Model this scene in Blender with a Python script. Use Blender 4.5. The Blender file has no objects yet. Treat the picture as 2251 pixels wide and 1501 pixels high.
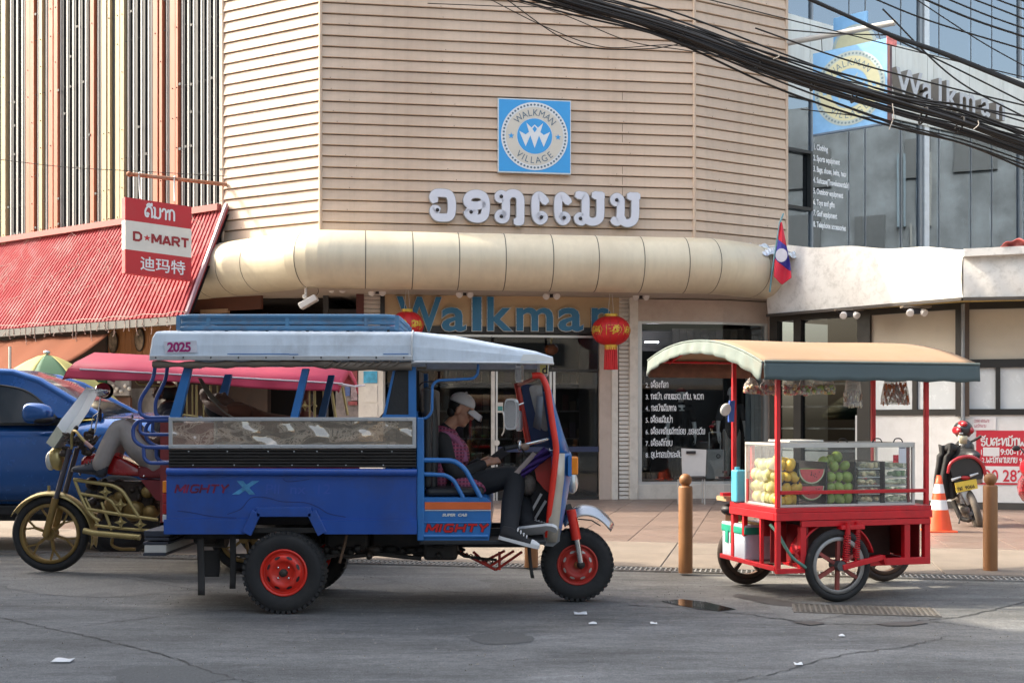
import bpy, bmesh, math, random
from math import sin, cos, tan, pi, radians, sqrt, atan2, hypot
from mathutils import Vector, Matrix, noise as mnoise
random.seed(11)
SC = bpy.context.scene
COL = SC.collection
# --- camera, sky, sun, exposure
F, CX, YH, CAMH = 2600.0, 1125.5, 925.0, 1.5
cam_data = bpy.data.cameras.new('camera')
cam = bpy.data.objects.new('camera', cam_data)
COL.objects.link(cam)
cam.location = (0, 0, CAMH)
cam.rotation_euler = (pi / 2, 0, 0)
cam_data.sensor_width = 36
cam_data.lens = 36 * F / 2251
cam_data.shift_y = (YH - 750.5) / 2251
cam_data.clip_start = 0.1
cam_data.clip_end = 500
SC.camera = cam
SUN_EL, SUN_AZ = radians(40), radians(-81)          # azimuth from +Y, clockwise
world = bpy.data.worlds.new('World')
SC.world = world
world.use_nodes = True
wn = world.node_tree
wn.nodes.clear()
w_out = wn.nodes.new('ShaderNodeOutputWorld')
w_bg = wn.nodes.new('ShaderNodeBackground')
w_sky = wn.nodes.new('ShaderNodeTexSky')
w_sky.sky_type = 'NISHITA'
w_sky.sun_disc = False
w_sky.sun_elevation = SUN_EL
w_sky.sun_rotation = SUN_AZ
w_sky.dust_density = 6.0
w_sky.air_density = 1.5
w_sky.ozone_density = 0.6
w_bg.inputs['Strength'].default_value = 0.14
w_hsv = wn.nodes.new('ShaderNodeHueSaturation')
w_hsv.inputs['Saturation'].default_value = 0.70          # hazy dry-season sky
wn.links.new(w_sky.outputs[0], w_hsv.inputs['Color'])
wn.links.new(w_hsv.outputs[0], w_bg.inputs['Color'])
wn.links.new(w_bg.outputs[0], w_out.inputs['Surface'])
sun_data = bpy.data.lights.new('sun', 'SUN')
sun_data.energy = 2.0
sun_data.angle = radians(0.55)
sun_data.color = (1.0, 0.92, 0.76)
sun = bpy.data.objects.new('sun', sun_data)
COL.objects.link(sun)
sun_dir = Vector((sin(SUN_AZ) * cos(SUN_EL), cos(SUN_AZ) * cos(SUN_EL), sin(SUN_EL)))   # towards the sun
sun.rotation_euler = (-sun_dir).to_track_quat('-Z', 'Y').to_euler()
sun.location = (-20, 5, 30)
SC.view_settings.view_transform = 'Standard'
SC.view_settings.look = 'None'
SC.view_settings.gamma = 1
SC.view_settings.use_curve_mapping = False
SC.view_settings.exposure = 1.9
SC.render.engine = 'CYCLES'
SC.cycles.max_bounces = 8
SC.cycles.transparent_max_bounces = 12
SC.cycles.use_denoising = True
# --- picture point -> place
def P(px, py, d):
 return Vector(((px - CX) / F * d, d, CAMH - (py - YH) / F * d))
class Line:
 """A vertical wall plane seen from above, through two points (x, y)."""
 def __init__(s, x0, y0, x1, y1):
  s.o = Vector((x0, y0, 0)); s.e = Vector((x1, y1, 0))
  s.u = (s.e - s.o).normalized()
  s.n = Vector((s.u.y, -s.u.x, 0))            # towards the camera side
  if s.n.y > 0: s.n = -s.n
  s.len = (s.e - s.o).length
 def S(s, sv, z, off=0):
  return s.o + s.u * sv + s.n * off + Vector((0, 0, z))
 def at(s, px, off=0):
  k = (px - CX) / F
  o = s.o + s.n * off
  t = (k * o.y - o.x) / (s.u.x - k * s.u.y)
  return t, o.y + s.u.y * t                    # distance along, depth
 def P(s, px, py, off=0):
  t, d = s.at(px, off)
  return P(px, py, d)
# --- materials
def S(r, g, b):
 def f(c):
  c /= 255.0
  return c / 12.92 if c <= 0.04045 else ((c + 0.055) / 1.055) ** 2.4
 return (f(r), f(g), f(b))
MATS = {}
def mat(name, col=None, rough=0.5, metal=0.0, var=0.12, scale=6.0, bump=0.0, bscale=80.0, coat=0.0,
  dirt=None, dirt_amt=0.5, dirt_scale=3.0, rand=0.0, spec=0.5, stretch=None, trans=0.0, alpha=1.0, detail=6.0, streak=0.0):
 if name in MATS: return MATS[name]
 m = bpy.data.materials.new(name)
 m.use_nodes = True
 nt = m.node_tree; N = nt.nodes; L = nt.links
 b = N['Principled BSDF']
 b.inputs['Roughness'].default_value = rough
 b.inputs['Metallic'].default_value = metal
 b.inputs['Specular IOR Level'].default_value = spec
 b.inputs['Coat Weight'].default_value = coat
 b.inputs['Coat Roughness'].default_value = 0.06
 b.inputs['Transmission Weight'].default_value = trans
 b.inputs['Alpha'].default_value = alpha
 tc = N.new('ShaderNodeTexCoord')
 vec = tc.outputs['Object']
 if stretch:
  mp = N.new('ShaderNodeMapping'); mp.inputs['Scale'].default_value = stretch
  L.new(vec, mp.inputs['Vector']); vec = mp.outputs[0]
 nz = N.new('ShaderNodeTexNoise')
 nz.inputs['Scale'].default_value = scale; nz.inputs['Detail'].default_value = detail; nz.inputs['Roughness'].default_value = 0.62
 L.new(vec, nz.inputs['Vector'])
 mr = N.new('ShaderNodeMapRange')
 mr.inputs[1].default_value = 0.3; mr.inputs[2].default_value = 0.7
 mr.inputs[3].default_value = 1 - var; mr.inputs[4].default_value = 1 + var
 L.new(nz.outputs[0], mr.inputs[0])
 val = mr.outputs[0]
 if rand:
  oi = N.new('ShaderNodeObjectInfo')
  r2 = N.new('ShaderNodeMapRange'); r2.inputs[3].default_value = 1 - rand; r2.inputs[4].default_value = 1 + rand
  L.new(oi.outputs['Random'], r2.inputs[0])
  mu = N.new('ShaderNodeMath'); mu.operation = 'MULTIPLY'
  L.new(val, mu.inputs[0]); L.new(r2.outputs[0], mu.inputs[1]); val = mu.outputs[0]
 vm = N.new('ShaderNodeVectorMath'); vm.operation = 'SCALE'
 vm.inputs[0].default_value = col
 L.new(val, vm.inputs['Scale'])
 colout = vm.outputs[0]
 if streak:
  mp2 = N.new('ShaderNodeMapping'); mp2.inputs['Scale'].default_value = (5, 5, .22); L.new(tc.outputs['Object'], mp2.inputs['Vector'])
  n4 = N.new('ShaderNodeTexNoise'); n4.inputs['Scale'].default_value = 1.0; n4.inputs['Detail'].default_value = 7; n4.inputs['Roughness'].default_value = .7
  L.new(mp2.outputs[0], n4.inputs['Vector'])
  m4 = N.new('ShaderNodeMapRange'); m4.inputs[1].default_value = .45; m4.inputs[2].default_value = .75; m4.inputs[3].default_value = 1; m4.inputs[4].default_value = 1 - streak
  L.new(n4.outputs[0], m4.inputs[0])
  v4 = N.new('ShaderNodeVectorMath'); v4.operation = 'SCALE'; L.new(colout, v4.inputs[0]); L.new(m4.outputs[0], v4.inputs['Scale']); colout = v4.outputs[0]
 if dirt:
  n2 = N.new('ShaderNodeTexNoise'); n2.inputs['Scale'].default_value = dirt_scale; n2.inputs['Detail'].default_value = 8
  n2.inputs['Roughness'].default_value = 0.7
  L.new(vec, n2.inputs['Vector'])
  m2 = N.new('ShaderNodeMapRange'); m2.inputs[1].default_value = 0.48; m2.inputs[2].default_value = 0.72
  m2.inputs[3].default_value = 0; m2.inputs[4].default_value = dirt_amt
  L.new(n2.outputs[0], m2.inputs[0])
  mx = N.new('ShaderNodeMix'); mx.data_type = 'RGBA'
  L.new(m2.outputs[0], mx.inputs[0]); L.new(colout, mx.inputs[6]); mx.inputs[7].default_value = (*dirt, 1)
  colout = mx.outputs[2]
 L.new(colout, b.inputs['Base Color'])
 rr = N.new('ShaderNodeMapRange'); rr.inputs[1].default_value = 0.3; rr.inputs[2].default_value = 0.7
 rr.inputs[3].default_value = max(0.02, rough - 0.08); rr.inputs[4].default_value = min(1, rough + 0.1)
 L.new(nz.outputs[0], rr.inputs[0]); L.new(rr.outputs[0], b.inputs['Roughness'])
 if bump:
  n3 = N.new('ShaderNodeTexNoise'); n3.inputs['Scale'].default_value = bscale; n3.inputs['Detail'].default_value = 4
  L.new(vec, n3.inputs['Vector'])
  bp = N.new('ShaderNodeBump'); bp.inputs['Strength'].default_value = bump; bp.inputs['Distance'].default_value = 0.02
  L.new(n3.outputs[0], bp.inputs['Height']); L.new(bp.outputs[0], b.inputs['Normal'])
 MATS[name] = m
 return m
def glass(name, tint=(0.85, 0.9, 0.9), refl=0.25, rough=0.01, wob=0.0, wscale=2.0, haze=0.0, hazecol=(0.5, 0.5, 0.5), mir=(1, 1, 1), top=1.0):
 if name in MATS: return MATS[name]
 m = bpy.data.materials.new(name); m.use_nodes = True
 nt = m.node_tree; N = nt.nodes; L = nt.links
 N.clear()
 out = N.new('ShaderNodeOutputMaterial')
 tr = N.new('ShaderNodeBsdfTransparent'); tr.inputs[0].default_value = (*tint, 1)
 gl = N.new('ShaderNodeBsdfGlossy'); gl.inputs['Roughness'].default_value = rough; gl.inputs[0].default_value = (*mir, 1)
 lw = N.new('ShaderNodeLayerWeight'); lw.inputs[0].default_value = 0.35
 mr = N.new('ShaderNodeMapRange'); mr.inputs[3].default_value = refl; mr.inputs[4].default_value = top
 L.new(lw.outputs['Fresnel'], mr.inputs[0])
 mx = N.new('ShaderNodeMixShader')
 L.new(mr.outputs[0], mx.inputs[0]); L.new(tr.outputs[0], mx.inputs[1]); L.new(gl.outputs[0], mx.inputs[2])
 last = mx.outputs[0]
 if haze:
  df = N.new('ShaderNodeBsdfDiffuse'); df.inputs[0].default_value = (*hazecol, 1)
  m2 = N.new('ShaderNodeMixShader'); m2.inputs[0].default_value = haze
  L.new(last, m2.inputs[1]); L.new(df.outputs[0], m2.inputs[2]); last = m2.outputs[0]
 if wob:
  tc = N.new('ShaderNodeTexCoord')
  nz = N.new('ShaderNodeTexNoise'); nz.inputs['Scale'].default_value = wscale; nz.inputs['Detail'].default_value = 1.5
  L.new(tc.outputs['Object'], nz.inputs['Vector'])
  bp = N.new('ShaderNodeBump'); bp.inputs['Strength'].default_value = wob; bp.inputs['Distance'].default_value = 0.1
  L.new(nz.outputs[0], bp.inputs['Height']); L.new(bp.outputs[0], gl.inputs['Normal'])
 L.new(last, out.inputs['Surface'])
 MATS[name] = m
 return m
# --- mesh building
MW = {}                                             # object name -> matrix of its thing
def frame_from(axis, up=None):
 a = Vector(axis).normalized()
 up = Vector(up) if up else (Vector((0, 0, 1)) if abs(a.z) < 0.95 else Vector((0, 1, 0)))
 b = up.cross(a)
 if b.length < 1e-6: b = Vector((1, 0, 0)).cross(a)
 b.normalize()
 return a, b, a.cross(b)
def crom(pts, n=6, closed=False):
 """Catmull-Rom smoothing of a list of vectors (or tuples)."""
 pts = [Vector(p) for p in pts]
 out = []
 m = len(pts)
 rng = range(m) if closed else range(m - 1)
 for i in rng:
  p1, p2 = pts[i], pts[(i + 1) % m]
  p0 = pts[(i - 1) % m] if (closed or i > 0) else p1 * 2 - p2
  p3 = pts[(i + 2) % m] if (closed or i + 2 < m) else p2 * 2 - p1
  for k in range(n):
   t = k / n
   out.append(0.5 * ((2 * p1) + (p2 - p0) * t + (2 * p0 - 5 * p1 + 4 * p2 - p3) * t * t + (3 * p1 - p0 - 3 * p2 + p3) * t ** 3))
 if not closed: out.append(pts[-1])
 return out
def fillet(pts, r, n=4):
 """Rounds the inner corners of a polyline."""
 pts = [Vector(p) for p in pts]
 out = [pts[0]]
 for i in range(1, len(pts) - 1):
  a, b, c = pts[i - 1], pts[i], pts[i + 1]
  ra = min(r, (a - b).length * 0.45, (c - b).length * 0.45)
  p = b + (a - b).normalized() * ra; q = b + (c - b).normalized() * ra
  for k in range(n + 1):
   t = k / n
   out.append(p * (1 - t) ** 2 + b * 2 * t * (1 - t) + q * t * t)
 out.append(pts[-1])
 return out
class MB:
 def __init__(s):
  s.v = []; s.f = []; s.sm = []
 def add(s, vs, fs, smooth=False):
  n = len(s.v)
  s.v += [tuple(v) for v in vs]
  s.f += [tuple(i + n for i in f) for f in fs]
  s.sm += [smooth] * len(fs)
  return s
 def box(s, c, size, rot=None):
  c = Vector(c); h = Vector(size) / 2
  vs = []
  for x in (-1, 1):
   for y in (-1, 1):
    for z in (-1, 1):
     p = Vector((x * h.x, y * h.y, z * h.z))
     vs.append(c + (rot @ p if rot is not None else p))
  return s.add(vs, [(0, 1, 3, 2), (4, 6, 7, 5), (0, 4, 5, 1), (2, 3, 7, 6), (0, 2, 6, 4), (1, 5, 7, 3)])
 def obox(s, o, u, v, w):
  """box with corner o and edge vectors u, v, w"""
  o, u, v, w = map(Vector, (o, u, v, w))
  vs = [o, o + u, o + u + v, o + v, o + w, o + u + w, o + u + v + w, o + v + w]
  return s.add(vs, [(0, 3, 2, 1), (4, 5, 6, 7), (0, 1, 5, 4), (1, 2, 6, 5), (2, 3, 7, 6), (3, 0, 4, 7)])
 def beam(s, p0, p1, w, h=None, up=None):
  p0, p1 = Vector(p0), Vector(p1); h = h or w
  a, b, c = frame_from(p1 - p0, up)
  return s.obox(p0 - b * w / 2 - c * h / 2, p1 - p0, b * w, c * h)
 def tube(s, pts, r, n=8, closed=False, smooth=True, cap=True, flat=None):
  pts = [Vector(p) for p in pts]; m = len(pts)
  rs = r if isinstance(r, (list, tuple)) else [r] * m
  T = []
  for i in range(m):
   if closed: t = pts[(i + 1) % m] - pts[i - 1]
   else: t = pts[min(i + 1, m - 1)] - pts[max(i - 1, 0)]
   T.append(t.normalized() if t.length > 1e-9 else Vector((0, 0, 1)))
  a, b, c = frame_from(T[0])
  vs = []
  for i in range(m):
   if i:
    b = b - T[i] * b.dot(T[i])
    if b.length < 1e-6: a, b, c = frame_from(T[i])
    b.normalize()
   c = T[i].cross(b)
   for k in range(n):
    an = 2 * pi * k / n
    vs.append(pts[i] + b * cos(an) * rs[i] + c * sin(an) * rs[i] * (flat or 1))
  fs = []
  for i in range(m if closed else m - 1):
   j = (i + 1) % m
   for k in range(n):
    l = (k + 1) % n
    fs.append((i * n + k, i * n + l, j * n + l, j * n + k))
  s.add(vs, fs, smooth)
  if cap and not closed:
   s.add(vs[:n], [tuple(range(n))[::-1]]); s.add(vs[-n:], [tuple(range(n))])
  return s
 def cyl(s, p0, p1, r0, r1=None, n=16, smooth=True):
  return s.tube([p0, p1], [r0, r0 if r1 is None else r1], n, smooth=smooth)
 def lathe(s, prof, o, axis, n=24, smooth=True, a0=0, a1=None, up=None):
  """prof: (radius, distance along axis)"""
  o = Vector(o); a, b, c = frame_from(axis, up)
  full = a1 is None
  cnt = n if full else n + 1
  vs = []
  for r, t in prof:
   for k in range(cnt):
    an = a0 + (2 * pi if full else a1 - a0) * k / n
    vs.append(o + a * t + (b * cos(an) + c * sin(an)) * r)
  fs = []
  for i in range(len(prof) - 1):
   for k in range(n):
    l = (k + 1) % cnt
    fs.append((i * cnt + k, i * cnt + l, (i + 1) * cnt + l, (i + 1) * cnt + k))
  return s.add(vs, fs, smooth)
 def torus(s, o, axis, R, r, n=28, m=8, flat=1.0):
  o = Vector(o); a, b, c = frame_from(axis)
  vs, fs = [], []
  for i in range(n):
   an = 2 * pi * i / n; d = b * cos(an) + c * sin(an)
   for j in range(m):
    am = 2 * pi * j / m
    vs.append(o + d * (R + r * cos(am)) + a * r * flat * sin(am))
  for i in range(n):
   for j in range(m):
    fs.append((i * m + j, ((i + 1) % n) * m + j, ((i + 1) % n) * m + (j + 1) % m, i * m + (j + 1) % m))
  return s.add(vs, fs, True)
 def ell(s, c, r, rot=None, nu=12, nv=8, fn=None):
  c = Vector(c)
  if not isinstance(r, (tuple, list, Vector)): r = (r, r, r)
  vs, fs = [], []
  def tr(p):
   p = Vector((p[0] * r[0], p[1] * r[1], p[2] * r[2]))
   if fn: p = Vector(fn(p))
   return c + (rot @ p if rot is not None else p)
  vs.append(tr((0, 0, 1)))
  for j in range(1, nv):
   th = pi * j / nv
   for i in range(nu):
    ph = 2 * pi * i / nu
    vs.append(tr((sin(th) * cos(ph), sin(th) * sin(ph), cos(th))))
  vs.append(tr((0, 0, -1)))
  for i in range(nu): fs.append((0, 1 + i, 1 + (i + 1) % nu))
  for j in range(nv - 2):
   for i in range(nu):
    a = 1 + j * nu + i; b = 1 + j * nu + (i + 1) % nu
    fs.append((a, a + nu, b + nu, b))
  l = len(vs) - 1
  for i in range(nu): fs.append((l, 1 + (nv - 2) * nu + (i + 1) % nu, 1 + (nv - 2) * nu + i))
  return s.add(vs, fs, True)
 def poly(s, pts, smooth=False):
  return s.add(pts, [tuple(range(len(pts)))], smooth)
 def prism(s, pts, ext, smooth=False):
  pts = [Vector(p) for p in pts]; ext = Vector(ext); n = len(pts)
  vs = pts + [p + ext for p in pts]
  fs = [tuple(range(n))[::-1], tuple(range(n, 2 * n))]
  s.add(vs, fs)
  s.add(vs, [(i, (i + 1) % n, n + (i + 1) % n, n + i) for i in range(n)], smooth)
  return s
 def loft(s, rings, closed=True, cap=True, smooth=True):
  """rings: lists of equally many points"""
  n = len(rings[0]); vs = [p for r in rings for p in r]; fs = []
  for i in range(len(rings) - 1):
   for k in range(n if closed else n - 1):
    l = (k + 1) % n
    fs.append((i * n + k, i * n + l, (i + 1) * n + l, (i + 1) * n + k))
  s.add(vs, fs, smooth)
  if cap and closed:
   s.add(rings[0], [tuple(range(n))[::-1]]); s.add(rings[-1], [tuple(range(n))])
  return s
 def grid(s, fn, nu, nv, smooth=True):
  vs = [fn(i / nu, j / nv) for j in range(nv + 1) for i in range(nu + 1)]
  w = nu + 1
  fs = [(j * w + i, j * w + i + 1, (j + 1) * w + i + 1, (j + 1) * w + i) for j in range(nv) for i in range(nu)]
  return s.add(vs, fs, smooth)
 def mesh(s, name, inv=None):
  me = bpy.data.meshes.new(name)
  vs = s.v if inv is None else [tuple(inv @ Vector(v)) for v in s.v]
  me.from_pydata(vs, [], s.f)
  me.polygons.foreach_set('use_smooth', s.sm)
  me.update()
  return me
 def build(s, name, m, parent=None, bevel=0, seg=2, local=False, thick=0, weld=False, sub=0, fix=True, voxel=0, smooth_it=0):
  inv = None
  if parent is not None and not local and parent.name in MW:
   inv = MW[parent.name].inverted()
  me = s.mesh(name, inv)
  if fix or weld:
   bm = bmesh.new(); bm.from_mesh(me)
   if weld: bmesh.ops.remove_doubles(bm, verts=bm.verts, dist=1e-5)
   bmesh.ops.recalc_face_normals(bm, faces=bm.faces)
   bm.to_mesh(me); bm.free()
  if m: me.materials.append(m)
  o = bpy.data.objects.new(name, me)
  COL.objects.link(o)
  if parent is not None:
   o.parent = parent
   if parent.name in MW: MW[o.name] = MW[parent.name]
  else:
   MW[o.name] = Matrix.Identity(4)
  if voxel:
   r = o.modifiers.new('remesh', 'REMESH'); r.mode = 'VOXEL'; r.voxel_size = voxel; r.use_smooth_shade = True
   if smooth_it:
    q = o.modifiers.new('smooth', 'SMOOTH'); q.iterations = smooth_it; q.factor = 0.5
  if thick:
   t = o.modifiers.new('solid', 'SOLIDIFY'); t.thickness = thick; t.offset = 0
  if bevel:
   b = o.modifiers.new('bevel', 'BEVEL'); b.width = bevel; b.segments = seg; b.limit_method = 'ANGLE'; b.angle_limit = radians(40)
  if sub:
   q = o.modifiers.new('sub', 'SUBSURF'); q.levels = sub; q.render_levels = sub
  return o
def tag(o, label=None, cat=None, group=None, kind=None):
 if label: o['label'] = label
 if cat: o['category'] = cat
 if group: o['group'] = group
 if kind: o['kind'] = kind
 return o
def thing(name, label, cat, loc=(0, 0, 0), rz=0, group=None):
 o = bpy.data.objects.new(name, None)
 o.empty_display_size = 0.2
 COL.objects.link(o)
 o.location = loc; o.rotation_euler = (0, 0, rz)
 MW[o.name] = Matrix.Translation(Vector(loc)) @ Matrix.Rotation(rz, 4, 'Z')
 return tag(o, label, cat, group)
def struct(name, mb, m, **k):
 return tag(mb.build(name, m, **k), kind='structure')
def dup(root, loc, rz=None, label=None, group=None):
 def cp(o, par):
  c = o.copy(); COL.objects.link(c)
  if par is not None: c.parent = par
  for ch in o.children: cp(ch, c)
  return c
 r = cp(root, None)
 r.location = loc
 if rz is not None: r.rotation_euler = (0, 0, rz)
 if label: r['label'] = label
 if group: r['group'] = group
 MW[r.name] = Matrix.Translation(Vector(loc)) @ Matrix.Rotation(r.rotation_euler[2], 4, 'Z')
 return r
def share(o, loc, parent=None):
 c = o.copy(); COL.objects.link(c); c.location = loc
 if parent is not None: c.parent = parent
 return c
# --- lettering
def text_geo(txt, size=1.0, bold=0.0, ext=0.0, shear=0.0, spacing=1.0, align='LEFT', squeeze=1.0, res=3):
 cu = bpy.data.curves.new('txt', 'FONT')
 cu.body = txt; cu.size = size; cu.offset = bold; cu.extrude = ext; cu.shear = shear
 cu.space_character = spacing; cu.align_x = align; cu.resolution_u = res
 ob = bpy.data.objects.new('txt', cu)
 me = bpy.data.meshes.new_from_object(ob)
 vs = [(v.co.x * squeeze, v.co.y, v.co.z) for v in me.vertices]
 fs = [tuple(p.vertices) for p in me.polygons]
 bpy.data.objects.remove(ob); bpy.data.curves.remove(cu); bpy.data.meshes.remove(me)
 return vs, fs
def put_text(mb, txt, o, right, up, h, **k):
 """capital letters about 0.73*size high: h is the capital height. Returns the width."""
 size = h / 0.727
 vs, fs = text_geo(txt, size, **k)
 if not vs: return 0
 o = Vector(o); right = Vector(right).normalized(); up = Vector(up).normalized(); nn = right.cross(up)
 mb.add([o + right * x + up * y + nn * z for x, y, z in vs], fs)
 return max(v[0] for v in vs) - min(v[0] for v in vs)
BLOCK = {
 'M': (1.12, [[(0, 0), (0, 1)], [(.04, .96), (.46, .2)], [(.46, .2), (.88, .96)], [(.92, 1), (.92, 0)]]), 'I': (.30, [[(0, 0), (0, 1)]]),
 'G': (.98, [[(.80, .80), (.66, .92), (.16, .92), (.02, .78), (.02, .22), (.16, .08), (.66, .08), (.78, .2), (.78, .46), (.44, .46)]]),
 'H': (.98, [[(0, 0), (0, 1)], [(.78, 0), (.78, 1)], [(0, .5), (.78, .5)]]), 'T': (.92, [[(-.06, .91), (.80, .91)], [(.37, .82), (.37, 0)]]),
 'Y': (.92, [[(0, 1), (.38, .5)], [(.78, 1), (.40, .5)], [(.39, .54), (.39, 0)]]), 'A': (.98, [[(-.02, 0), (.36, .95)], [(.80, 0), (.42, .95)], [(.14, .28), (.64, .28)]]),
 'R': (.94, [[(0, 0), (0, 1)], [(.06, .92), (.6, .92), (.72, .8), (.72, .6), (.6, .48), (.06, .48)], [(.40, .46), (.76, 0)]]), 'D': (.96, [[(0, 0), (0, 1)], [(.06, .91), (.5, .91), (.72, .7), (.72, .3), (.5, .09), (.06, .09)]]),
}
def block(mb, txt, o, right, up, h, w=.22, sx=1.0, shear=0.0, depth=0.0, gap=None):
 o = Vector(o); right = Vector(right).normalized(); up = Vector(up).normalized(); nn = right.cross(up); x = 0; j = 0
 for ch in txt:
  adv, st = BLOCK[ch]
  for s in st:
   j += 1
   ribbon(mb, [((x + a * sx + b * shear) * h, b * h) for a, b in s], w * h, o + nn * (.0004 * (j % 5)), right, up, depth, 2, False, False)
  x += adv * sx + (w * .35 if gap is None else gap)
 return x * h
def ribbon(mb, pts, w, o, right, up, depth=0.0, n=5, smooth=True, rounded=True):
 """a flat stroke of width w along 2-D points, on the plane o/right/up, pushed out by depth"""
 o = Vector(o); right = Vector(right).normalized(); up = Vector(up).normalized(); nn = right.cross(up)
 p = [Vector((a, b, 0)) for a, b in pts]
 if smooth and len(p) > 2: p = crom(p, n)
 L, R = [], []
 for i in range(len(p)):
  t = p[min(i + 1, len(p) - 1)] - p[max(i - 1, 0)]
  if t.length < 1e-9: t = Vector((1, 0, 0))
  t.normalize(); q = Vector((-t.y, t.x, 0))
  ww = w / 2
  L.append(p[i] + q * ww); R.append(p[i] - q * ww)
 if rounded:
  t0 = (p[0] - p[1]).normalized() * w * 0.35; t1 = (p[-1] - p[-2]).normalized() * w * 0.35
  L.insert(0, p[0] * 0.4 + L[0] * 0.6 + t0); R.insert(0, p[0] * 0.4 + R[0] * 0.6 + t0)
  L.append(p[-1] * 0.4 + L[-1] * 0.6 + t1); R.append(p[-1] * 0.4 + R[-1] * 0.6 + t1)
 def W(a, d): return o + right * a.x + up * a.y + nn * d
 m = len(L)
 if depth:
  vs = [W(a, depth) for a in L] + [W(a, depth) for a in R] + [W(a, 0) for a in L] + [W(a, 0) for a in R]
  fs = []
  for i in range(m - 1):
   fs += [(m + i, m + i + 1, i + 1, i), (i, i + 1, 2 * m + i + 1, 2 * m + i), (m + i + 1, m + i, 3 * m + i, 3 * m + i + 1)]
  fs += [(m, 0, 2 * m, 3 * m), (m - 1, 2 * m - 1, 4 * m - 1, 3 * m - 1)]
 else:
  vs = [W(a, 0) for a in L] + [W(a, 0) for a in R]
  fs = [(m + i, m + i + 1, i + 1, i) for i in range(m - 1)]
 mb.add(vs, fs)
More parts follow.
